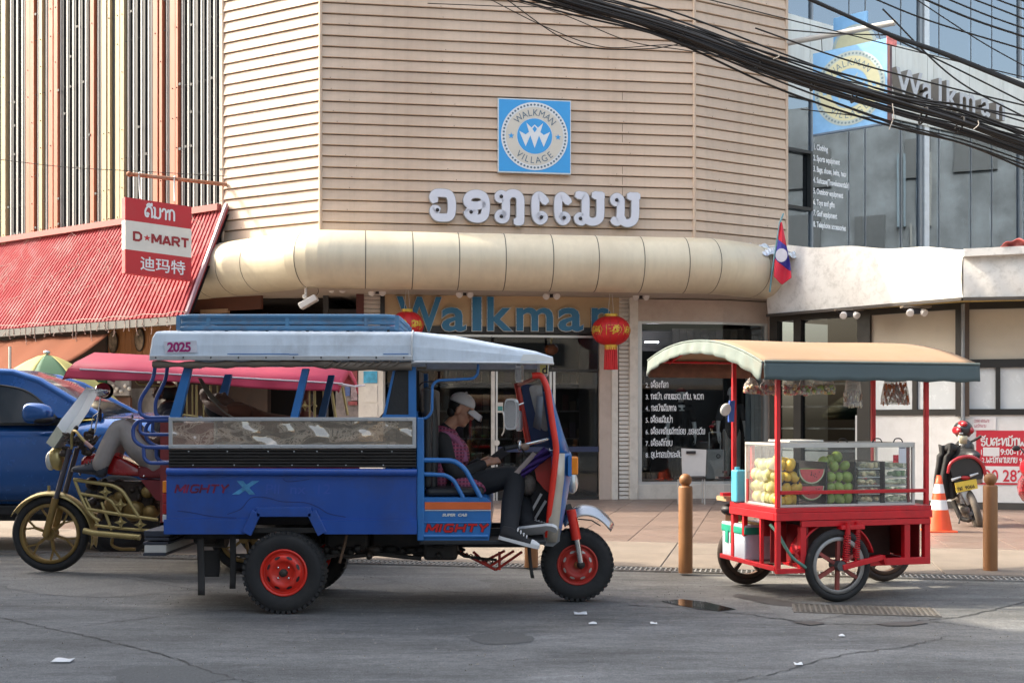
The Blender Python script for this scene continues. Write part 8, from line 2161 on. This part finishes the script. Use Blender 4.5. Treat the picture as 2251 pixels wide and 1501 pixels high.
MB().ell(P(2275, 1075, 16.9), (.15, .5, .25)).build('body', M_mred, rm_)
MB().tube([P(2255, 1000, 16.6), P(2244, 985, 16.6)], .01, 6).build('mirror_stem', M_pblk, rm_)
MB().ell(P(2234, 985, 16.6), (.06, .02, .04)).build('mirror', M_pblk, rm_)
# --- chair, suitcase and stall clutter by the window
ch = thing('metal_chair', 'white panel backed metal chair standing before the corner window', 'chair', P(1524, 925, 20.9).xy.to_3d())
M_chp = mat('chair_white', (.50, .48, .46), .5, var=.06)
cd = 20.9
bq = [P(1498, 985, cd + .32), P(1553, 988, cd + .32), P(1551, 1046, cd + .28), P(1500, 1046, cd + .28)]
MB().prism(bq, (0, .03, 0)).build('back_panel', M_chp, ch, bevel=.01)
MB().box(P(1519, 994, cd + .30), (.17, .03, .05)).build('hand_slot', M_pblk, ch)
MB().obox(P(1489, 1053, cd - .05), (.50, 0, 0), (0, .38, 0), (0, 0, .035)).build('seat', M_greasy, ch)
for px, dd in ((1491, 0), (1549, 0), (1494, .33), (1544, .33)): MB().tube([P(px, 1052, cd + dd), P(px, 1052, cd + dd) * 1 - Vector((0, 0, P(px, 1052, cd + dd).z - .03))], .012, 6).build('leg', M_silver, ch)
su = thing('suitcase', 'pale ribbed suitcase standing inside the corner window', 'suitcase', P(1570, 1020, 22.95))
sc_ = P(1570, 1020, 22.95)
MB().box(sc_, (.36, .22, .58)).build('shell', mat('case_grey', (.42, .41, .39), .4), su, bevel=.04, seg=3)
for k in range(6): MB().box(sc_ + Vector((-.13 + k * .05, -.112, 0)), (.02, .012, .50)).build('rib', MATS['case_grey'], su)
MB().torus(sc_ + Vector((.06, -.115, .16)), (0, 1, 0), .035, .008, 14, 6).build('badge', M_greasy, su)
MB().tube(fillet([sc_ + Vector((-.1, 0, .28)), sc_ + Vector((-.1, 0, .62)), sc_ + Vector((.12, 0, .62)), sc_ + Vector((.12, 0, .28))], .03), .012, 6).build('pull_handle', M_silver, su)
# --- people
M_skin = mat('skin_brown', (.45, .225, .14), .5, var=.06, scale=9)
M_skind = mat('skin_deep', (.13, .062, .040), .5, var=.06, scale=9)
M_hair = mat('black_hair', (.010, .009, .008), .5, var=.3, scale=40)
def limb(mb, pts_, rs, n=12):
 q = crom(pts_, 5); r = crom([(a, 0, 0) for a in rs], 5)
 mb.tube(q, [a.x for a in r], n)
 mb.ell(pts_[0], rs[0], None, 12, 8); mb.ell(pts_[-1], rs[-1], None, 12, 8)
def head(mb, c, fwd, up, s=1.0):
 """skull, jaw, nose, brow, lips, ears facing fwd"""
 f, u = Vector(fwd).normalized(), Vector(up).normalized(); l = u.cross(f).normalized(); u = f.cross(l)
 R_ = Matrix((f, l, u)).transposed()
 def a(x, y, z): return c + (f * x + l * y + u * z) * s
 mb.ell(a(-.005, 0, .035), (.098 * s, .078 * s, .098 * s), R_, 16, 12)
 mb.ell(a(.028, 0, -.045), (.066 * s, .060 * s, .078 * s), R_, 14, 10)
 mb.ell(a(.060, 0, -.092), (.030 * s, .032 * s, .026 * s), R_, 10, 8)
 mb.tube([a(.090, 0, .022), a(.105, 0, -.005), a(.116, 0, -.024)], [.011 * s, .014 * s, .017 * s], 8); mb.ell(a(.108, 0, -.028), (.018 * s, .019 * s, .013 * s), R_, 8, 6)
 mb.ell(a(.086, 0, .038), (.020 * s, .055 * s, .013 * s), R_, 10, 6)
 mb.ell(a(.083, 0, -.058), (.018 * s, .028 * s, .008 * s), R_, 8, 6); mb.ell(a(.080, 0, -.070), (.018 * s, .025 * s, .008 * s), R_, 8, 6)
 for sg_ in (-1, 1):
  mb.ell(a(-.005, sg_ * .079, -.008), (.022 * s, .010 * s, .034 * s), R_, 8, 6)
  mb.ell(a(.060, sg_ * .042, -.018), (.026 * s, .024 * s, .024 * s), R_, 8, 6)
 return a, R_
def hand(mb, w, d, nrm, s=1.0, curl=.9):
 """palm from wrist w along d; nrm points out of the back of the hand; five curled fingers"""
 d = Vector(d).normalized(); nrm = Vector(nrm); nrm = (nrm - d * nrm.dot(d)).normalized(); side = d.cross(nrm)
 R_ = Matrix((d, side, nrm)).transposed()
 mb.ell(w + d * .045 * s, (.052 * s, .040 * s, .020 * s), R_, 10, 8)
 for k, (ln, off) in enumerate(((.072, -.028), (.082, -.010), (.076, .009), (.060, .026))):
  p = w + d * .085 * s + side * off * s; q = [w + d * .05 * s + side * off * .8 * s, p]; a = 0
  for j, f in enumerate((.45, .32, .23)):
   a += curl * (.75 if j else .55); q.append(q[-1] + (d * cos(a) - nrm * sin(a)) * ln * f * s)
  mb.tube(q, [.011 * s, .0105 * s, .0098 * s, .009 * s, .0075 * s], 7)
  mb.ell(q[-1], .0075 * s, None, 6, 5)
 q = [w + d * .02 * s - side * .02 * s, w + d * .05 * s - side * .048 * s - nrm * .012 * s, w + d * .080 * s - side * .042 * s - nrm * .030 * s, w + d * .098 * s - side * .028 * s - nrm * .036 * s]
 mb.tube(q, [.015 * s, .013 * s, .011 * s, .009 * s], 7); mb.ell(q[-1], .009 * s, None, 6, 5)
def shoe(name, par, heel, toe, m_up, m_sole, m_toe=None, laces=True, w=.048, up=(0, 0, 1), h=.085):
 heel, toe = Vector(heel), Vector(toe); f = (toe - heel).normalized(); u = Vector(up); u = (u - f * u.dot(f)).normalized(); l = u.cross(f); L_ = (toe - heel).length
 def sec(t, ww, hh, z0=0):
  c = heel + f * L_ * t
  return [c + l * ww * cos(a) + u * (z0 + hh * max(0, sin(a))) for a in [pi * k / 8 for k in range(9)]] + [c - l * ww * .9 + u * z0, c + l * ww * .9 + u * z0]
 prof = ((0, .6, .9), (.04, .85, 1.05), (.2, .95, 1.1), (.36, .9, .98), (.55, .98, .68), (.75, 1.05, .48), (.9, .9, .38), (1.0, .45, .20))
 o = MB().loft([sec(t, w * a, h * b_, .018) for t, a, b_ in prof]).build(name, m_up, par)
 q = [heel + f * L_ * t + l * w * s_ * 1.06 for t, s_ in ((-.02, .5), (.02, .85), (.3, .92), (.6, 1.0), (.8, 1.08), (.95, .85), (1.02, .35))]
 q2 = [heel + f * L_ * t - l * w * s_ * 1.06 for t, s_ in ((1.02, .35), (.95, .85), (.8, 1.08), (.6, 1.0), (.3, .92), (.02, .85), (-.02, .5))]
 MB().prism(q + q2, u * .026).build('sole', m_sole, o, bevel=.006)
 if m_toe: MB().loft([sec(t, w * a, h * b_, .020) for t, a, b_ in ((.80, 1.04, .50), (.9, .94, .42), (1.01, .5, .24))]).build('toe_cap', m_toe, o)
 if laces:
  for k in range(4):
   t = .36 + k * .085; hh = h * (1.02 - k * .15) + .022
   MB().tube(crom([heel + f * L_ * t + l * w * .55 + u * hh * .86, heel + f * L_ * (t + .03) + u * (hh + .008), heel + f * L_ * (t + .05) - l * w * .55 + u * hh * .84], 3), .005, 5).build('lace', m_sole, o)
 return o
def plaid():
 m = bpy.data.materials.new('plaid_cotton'); m.use_nodes = True
 nt = m.node_tree; N = nt.nodes; L = nt.links; b_ = N['Principled BSDF']; b_.inputs['Roughness'].default_value = .85
 tc = N.new('ShaderNodeTexCoord'); out = []
 for dr in ('X', 'Z'):
  w = N.new('ShaderNodeTexWave'); w.bands_direction = dr; w.inputs['Scale'].default_value = 11; w.inputs['Distortion'].default_value = .6
  L.new(tc.outputs['Object'], w.inputs['Vector'])
  r = N.new('ShaderNodeMapRange'); r.inputs[1].default_value = .62; r.inputs[2].default_value = .75; L.new(w.outputs[1], r.inputs[0]); out.append(r.outputs[0])
 m1 = N.new('ShaderNodeMix'); m1.data_type = 'RGBA'; m1.inputs[6].default_value = (.12, .022, .055, 1); m1.inputs[7].default_value = (.26, .09, .15, 1); L.new(out[0], m1.inputs[0])
 m2 = N.new('ShaderNodeMix'); m2.data_type = 'RGBA'; m2.inputs[7].default_value = (.30, .05, .10, 1); L.new(m1.outputs[2], m2.inputs[6]); L.new(out[1], m2.inputs[0])
 L.new(m2.outputs[2], b_.inputs['Base Color']); MATS['plaid_cotton'] = m
 return m
# --- the driver
D0 = 9.86
def H(px, py, d=D0): return P(px, py, d)
dv = thing('person', 'driver in white cap, pink checked vest and black sneakers sitting in the blue three wheeler', 'person', H(1000, 1092))
hc = H(1012, 902)
fw = Vector((.90, -.10, -.36)); upv = Vector((.36, 0, .93))
nk, cs, pv = H(983, 942), H(975, 982), H(990, 1068)
sN, sF = H(972, 968, D0 - .17), H(985, 966, D0 + .17)
eN, eF = H(1000, 1040, D0 - .24), H(1012, 1035, D0 + .22)
wN, wF = H(1072, 1017, D0 - .12), H(1072, 1010, D0 + .05)
kN, kF = H(1128, 1052, D0 - .24), H(1142, 1050, D0 + .06)
aN, aF = H(1118, 1172, 9.24), H(1158, 1150, 9.50)
skin = MB()
a_, RH = head(skin, hc, fw, upv, 1.04)
skin.tube([hc - Vector((.03, 0, .06)), nk + Vector((.0, 0, .0)), cs + Vector((0, 0, .04))], [.052, .055, .08], 12)
limb(skin, [cs, H(978, 1025), pv], [.12, .13, .14])
for s_, e_, w_ in ((sN, eN, wN), (sF, eF, wF)):
 limb(skin, [s_, e_, w_], [.055, .045, .030])
hand(skin, wN, (.95, .35, .25), (.1, -.8, .5), .92); hand(skin, wF, (.95, -.35, .15), (.1, .6, .7), .92)
for k_, a__ in ((kN, aN), (kF, aF)): limb(skin, [pv, pv.lerp(k_, .5) + Vector((0, 0, .01)), k_ + Vector((-.03, 0, .0)), k_.lerp(a__, .5), a__], [.05, .03, .025, .022, .03])
skin.build('body', M_skin, dv, voxel=.0075, smooth_it=2)
sh_ = MB()
limb(sh_, [nk + Vector((-.01, 0, -.02)), cs, H(975, 1025), pv], [.075, .150, .145, .15])
sh_.ell(cs + Vector((0, 0, .01)), (.12, .21, .12))
limb(sh_, [sN, eN, H(1060, 1022, D0 - .14)], [.075, .062, .045]); limb(sh_, [sF, eF, H(1050, 1018, D0 + .08)], [.075, .062, .045])
M_shirt = mat('black_shirt', (.014, .013, .014), .85, var=.25, scale=8)
sh_.build('shirt', M_shirt, dv, voxel=.012, smooth_it=3)
vs_ = MB()
limb(vs_, [H(975, 968), H(972, 1000), H(974, 1035), H(988, 1068)], [.135, .158, .158, .165])
vs_.ell(H(992, 1000), (.155, .20, .17)); vs_.ell(H(1030, 1062, D0 - .06), (.17, .17, .06), Matrix.Rotation(.12, 3, 'Y')); vs_.ell(H(1030, 1070, D0 - .27), (.15, .06, .075), Matrix.Rotation(.2, 3, 'Y')); vs_.ell(H(968, 1035, D0 - .18), (.08, .08, .15))
vs_.build('vest', plaid(), dv, voxel=.012, smooth_it=2)
for s_ in (-1, 1):
 y = D0 + .155 * s_
 MB().tube(crom([H(960, 975, y), H(975, 955, y * .998), H(1000, 965, y - .04 * s_), H(1015, 990, y - .06 * s_), H(1022, 1015, y - .05 * s_)], 5), .030, 8).build('vest_edge', mat('pink_binding', (.28, .085, .17), .8), dv)
M_trou = mat('black_trousers', (.013, .014, .017), .85, var=.3, scale=6)
tr_ = MB()
tr_.ell(pv, (.16, .19, .13))
limb(tr_, [pv + Vector((.03, -.09, 0)), H(1065, 1060, D0 - .18), kN, H(1124, 1110, D0 - .42), aN], [.115, .105, .088, .083, .072]); limb(tr_, [pv + Vector((.03, .09, 0)), H(1070, 1055, D0 + .13), kF, H(1148, 1100, D0 - .14), aF], [.115, .105, .088, .08, .070])
tr_.build('trousers', M_trou, dv, voxel=.012, smooth_it=3)
M_sole = mat('sole_white', (.62, .62, .62), .5, var=.06); M_canv = mat('black_canvas', (.013, .013, .015), .8)
shoe('shoe', dv, H(1098, 1184, 9.17), H(1183, 1206, 9.12), M_canv, M_sole, M_sole, True, .046, (.25, 0, 1))
shoe('shoe', dv, H(1140, 1170, 9.46), H(1222, 1163, 9.30), M_canv, M_sole, None, True, .046, (-.05, .75, .65))
hr = MB(); hr.ell(a_(-.018, 0, .030), (.100, .082, .088), RH, 16, 12); hr.ell(a_(-.055, 0, -.030), (.050, .066, .055), RH, 12, 8)
hr.build('hair', M_hair, dv)
M_cap = mat('cap_white', (.52, .49, .48), .8, var=.08, scale=20)
cp = MB(); cp.ell(a_(-.008, 0, .062), (.112, .094, .088), RH, 20, 14, lambda p: (p.x, p.y, max(p.z, -.012)))
cap_ = cp.build('cap', M_cap, dv)
br = MB().grid(lambda u, v: a_(.075 + .105 * v, (u - .5) * .165 * (1 - .35 * v ** 2), .050 - .020 * v - .045 * (2 * u - 1) ** 2 - .01 * v), 12, 6); br.build('brim', M_cap, cap_, thick=.006)
MB().ell(a_(-.008, 0, .150), .010, None, 8, 6).build('button', M_cap, cap_)
MB().box(H(1096, 1001, D0 - .03), (.075, .008, .15), Matrix.Rotation(.9, 3, 'Y')).build('held_phone', M_pblk, dv)
for s_ in (-1,):
 MB().tube([a_(.088, s_ * .030, .008), a_(.082, s_ * .045, .006), a_(.070, s_ * .058, .010)], .004, 5).build('eye_line', M_hair, dv)
 MB().tube([a_(.094, s_ * .02, .030), a_(.090, s_ * .040, .034), a_(.074, s_ * .060, .028)], .005, 5).build('eyebrow', M_hair, dv)
MB().tube([a_(.1, -.012, -.064), a_(.094, -.022, -.064)], .003, 4).build('mouth_line', mat('lip', (.15, .05, .04), .5), dv)
# --- rider lying back on the gold motorcycle taxi
rd = thing('person', 'rider in grey trousers and dark boots lying back on the gold motorcycle taxi', 'person', Q(330, 1045))
DR_ = YM
def J(px, py, dy=0): return P(px, py, DR_ + dy)
hp = J(348, 1022);
kN, kF = J(268, 938, -.18), J(282, 936, .12); aN, aF = J(222, 1018, -.22), J(246, 1015, .16)
skin = MB()
limb(skin, [hp, J(365, 960), J(372, 905, .05)], [.12, .13, .12]); limb(skin, [hp, kN, aN], [.08, .055, .04]); limb(skin, [hp, kF, aF], [.08, .055, .04])
a2, R2 = head(skin, J(362, 862, .1), (-.6, .1, .75), (.6, 0, .7), 1.0)
skin.tube([J(365, 885, .08), J(370, 910, .05)], .055, 10)
limb(skin, [J(372, 915, -.15), J(350, 965, -.22), J(330, 962, -.05)], [.05, .042, .03]); hand(skin, J(330, 962, -.05), (-1, .5, .1), (0, 0, 1), .95)
limb(skin, [J(376, 915, .2), J(352, 960, .2), J(332, 958, .05)], [.05, .042, .03]); hand(skin, J(332, 958, .05), (-1, -.5, .1), (0, 0, 1), .95)
skin.build('body', M_skind, rd, voxel=.010, smooth_it=2)
gt = MB(); gt.ell(hp, (.15, .18, .13))
limb(gt, [hp, J(300, 985, -.17), kN, J(242, 975, -.2), J(220, 1022, -.22)], [.115, .105, .085, .088, .080], 14); limb(gt, [hp, J(320, 975, .12), kF, J(262, 975, .15), aF], [.115, .105, .085, .085, .075], 14)
gt.build('trousers', mat('grey_twill', (.30, .265, .24), .85, var=.16, scale=5, bump=.3, bscale=9), rd, voxel=.013, smooth_it=2)
st_ = MB(); limb(st_, [hp + Vector((.03, 0, .08)), J(368, 960), J(374, 912, .03)], [.15, .155, .14]); st_.ell(J(374, 915, .03), (.12, .21, .10))
limb(st_, [J(374, 915, -.16), J(360, 945, -.21)], [.075, .06]); limb(st_, [J(376, 915, .2), J(360, 945, .22)], [.075, .06])
st_.build('shirt', mat('navy_shirt', (.014, .016, .028), .85, var=.2), rd, voxel=.013, smooth_it=2)
MB().ell(a2(-.03, 0, .04), (.10, .085, .09), R2, 14, 10).build('hair', M_hair, rd)
M_boot = mat('slate_boot', (.032, .036, .048), .6, var=.3)
shoe('boot', rd, J(232, 1046, -.22), J(158, 1036, -.26), M_boot, M_pblk, None, True, .050, (0, 0, 1), .12)
shoe('boot', rd, J(256, 1040, .16), J(196, 1034, .16), M_boot, M_pblk, None, True, .050, (0, 0, 1), .12)
limb(mbt := MB(), [J(226, 1016, -.22), J(222, 1036, -.22)], [.062, .062]); mbt.build('boot_shaft', M_boot, rd)
# --- passenger lying in a hammock inside the three-wheeler
hmk = thing('hammock', 'net hammock slung inside the back of the blue three wheeler', 'hammock', T(480, 915, 9.9))
M_net = mat('hammock_cord', (.16, .13, .10), .8)
for k in range(9):
 o = (k - 4) * .010
 MB().tube(crom([T(398, 826, 9.75 + o), T(420, 862, 9.75 + o * 2), T(450, 893 + k, 9.8 + o * 4), T(485, 916 + k * 1.5, 9.8 + o * 6), T(560, 950, 9.85 + o * 8), T(680, 960, 9.9 + o * 8), T(800, 930, 9.9 + o * 4), T(865, 850, 9.9)], 4), .004 if k % 2 else .006, 4).build('cord', M_net, hmk)
hs = thing('person', 'passenger dozing in a hammock inside the three wheeler, fist raised by the head', 'person', T(520, 930, 9.9))
def X(px, py, dy=0): return P(px, py, 9.95 + dy)
skin = MB()
a3, R3 = head(skin, X(484, 890, .06), (.25, -.35, .9), (-.9, 0, .3), .98)
skin.tube([X(500, 900, .05), X(520, 910, .03)], .055, 10)
limb(skin, [X(525, 918), X(580, 945), X(640, 955)], [.13, .14, .14]); limb(skin, [X(530, 905, -.14), X(500, 905, -.22), X(468, 893, -.20), X(452, 882, -.14)], [.05, .045, .040, .030])
hand(skin, X(453, 884, -.14), (-.35, .0, .9), (-.5, -.8, 0), 1.0, 1.25)
limb(skin, [X(640, 955, -.08), X(730, 945, -.1), X(800, 935, -.08)], [.08, .06, .04]); limb(skin, [X(640, 955, .08), X(730, 945, .1), X(800, 935, .08)], [.08, .06, .04])
skin.build('body', M_skind, hs, voxel=.010, smooth_it=2)
MB().ell(a3(-.035, 0, .03), (.10, .085, .10), R3, 14, 10).build('hair', M_hair, hs)
ts = MB(); limb(ts, [X(520, 912), X(580, 945), X(650, 955)], [.12, .155, .155]); limb(ts, [X(535, 908, -.15), X(508, 905, -.2)], [.08, .065]); ts.build('shirt', mat('rust_shirt', (.10, .032, .016), .85, var=.2), hs, voxel=.014, smooth_it=2)
tt_ = MB(); limb(tt_, [X(640, 955, -.06), X(730, 945, -.1), X(795, 936, -.08)], [.12, .085, .06]); limb(tt_, [X(640, 955, .06), X(730, 945, .1), X(795, 936, .08)], [.12, .085, .06]); tt_.build('trousers', M_trou, hs, voxel=.014)
# --- person sitting on the gilded seat behind
sp_ = thing('person', 'dark haired person in mauve shirt sitting behind the gilded rails of the motorcycle taxi', 'person', P(672, 1000, 12.3))
def V(px, py, dy=0): return P(px, py, 12.3 + dy)
skin = MB(); a4, R4 = head(skin, V(672, 882), (-.1, -.95, -.1), (0, 0, 1), 1.0)
skin.tube([V(672, 900), V(672, 918)], .055, 10); limb(skin, [V(672, 925), V(672, 965), V(672, 1010)], [.12, .14, .15])
limb(skin, [V(645, 925), V(638, 965), V(655, 990, -.2)], [.05, .045, .035]); limb(skin, [V(700, 925), V(706, 965), V(690, 990, -.2)], [.05, .045, .035])
hand(skin, V(655, 990, -.2), (.2, -1, 0), (0, 0, 1), .95); hand(skin, V(690, 990, -.2), (-.2, -1, 0), (0, 0, 1), .95)
limb(skin, [V(660, 1010), V(655, 1012, -.4), V(655, 1090, -.42)], [.08, .06, .045]); limb(skin, [V(685, 1010), V(690, 1012, -.4), V(690, 1090, -.42)], [.08, .06, .045])
skin.build('body', M_skind, sp_, voxel=.011, smooth_it=2)
MB().ell(a4(-.025, 0, .035), (.105, .095, .105), R4, 14, 10).build('hair', M_hair, sp_)
ts = MB(); limb(ts, [V(672, 920), V(672, 965), V(672, 1008)], [.10, .165, .165]); ts.ell(V(672, 928), (.21, .12, .09)); limb(ts, [V(645, 927), V(638, 962)], [.075, .06]); limb(ts, [V(700, 927), V(706, 962)], [.075, .06]); ts.build('shirt', mat('mauve_shirt', (.14, .09, .11), .85), sp_, voxel=.014, smooth_it=2)
# --- mannequins in the corner window
M_man = mat('mannequin_grey', (.62, .62, .59), .45, var=.04)
M_tee = mat('mannequin_tee', (.020, .020, .022), .85); M_tee2 = mat('mannequin_tee_grey', (.060, .062, .065), .85)
M_khaki = mat('mannequin_trousers', (.36, .34, .30), .85, var=.08)
def mannequin(px, d, label, tee, trou, hd=True, k_=1.0, hat=None):
 def Y(dx, z, dy=0):
  c = P(px, 925, d); return Vector((c.x + dx * k_, d + dy, .34 + z * k_))
 g_ = thing('mannequin', label, 'mannequin', Y(0, 0), 0, 'mannequins in the corner window')
 mb = MB(); a5, R5 = head(mb, Y(0, 1.70, -.02), (0, -1, 0), (0, 0, 1), 1.0)
 mb.tube([Y(0, 1.62), Y(0, 1.50)], .05, 10)
 limb(mb, [Y(0, 1.42), Y(0, 1.2), Y(0, .98)], [.13, .13, .14])
 for s_ in (-1, 1):
  limb(mb, [Y(.19 * s_, 1.42), Y(.26 * s_, 1.13), Y(.27 * s_, .86, -.06)], [.05, .042, .030]); hand(mb, Y(.27 * s_, .86, -.06), (.05 * s_, -.2, -1), (s_, 0, 0), .95, .35)
  limb(mb, [Y(.09 * s_, .95), Y(.10 * s_, .50), Y(.11 * s_, .06)], [.085, .058, .040])
 mb.build('body', M_man, g_, voxel=.011, smooth_it=2)
 t_ = MB(); limb(t_, [Y(0, 1.46), Y(0, 1.25), Y(0, .92)], [.11, .155, .155]); t_.ell(Y(0, 1.42), (.22, .13, .09))
 for s_ in (-1, 1): limb(t_, [Y(.18 * s_, 1.43), Y(.25 * s_, 1.22)], [.075, .07])
 t_.build('tee_shirt', tee, g_, voxel=.013, smooth_it=2)
 p_ = MB(); p_.ell(Y(0, .92), (.16, .13, .10))
 for s_ in (-1, 1): limb(p_, [Y(.08 * s_, .92), Y(.10 * s_, .52), Y(.11 * s_, .12)], [.105, .085, .07])
 p_.build('trousers', trou, g_, voxel=.013, smooth_it=2)
 MB().lathe([(.18, 0), (.18, .015), (.02, .02)], Y(0, .0), (0, 0, 1), 20).build('stand', M_silver, g_)
 if hat: MB().ell(a5(-.005, 0, .07), (.11, .095, .07), R5, 14, 10, lambda p: (p.x, p.y, max(p.z, -.01))).build('hat', hat, g_)
mannequin(1497, 23.1, 'mannequin in black tee shirt and maroon cap behind the window list', M_tee, M_trou, hat=mat('maroon_cap', (.12, .02, .02), .8), k_=.98)
mannequin(1608, 23.35, 'mannequin in dark grey tee shirt and pale trousers nearer the glass corner', M_tee2, M_khaki, k_=1.0)
def bust():
 t_, dd = GL.at(1752, -.75); c = P(1752, 400, dd);
 g_ = thing('bust_mannequin', 'grey mannequin in dark top behind the upper side window', 'mannequin', c)
 mb = MB(); head(mb, c + Vector((0, 0, .28)), (.8, -.5, 0), (0, 0, 1), 1.05); mb.tube([c + Vector((-.02, 0, .18)), c + Vector((-.03, 0, .05))], .05, 10)
 limb(mb, [c, c + Vector((0, 0, -.4)), c + Vector((0, 0, -.8))], [.12, .13, .12]); limb(mb, [c + Vector((.18, 0, -.05)), c + Vector((.24, 0, -.4)), c + Vector((.26, 0, -.75))], [.05, .045, .03]); hand(mb, c + Vector((.26, 0, -.75)), (0, 0, -1), (1, 0, 0))
 mb.build('body', M_man, g_, voxel=.012, smooth_it=2)
 t2 = MB(); limb(t2, [c + Vector((0, 0, .02)), c + Vector((0, 0, -.3)), c + Vector((0, 0, -.5))], [.13, .155, .15]); t2.ell(c + Vector((0, 0, -.03)), (.22, .13, .08)); t2.build('top', M_tee, g_, voxel=.014)
bust()
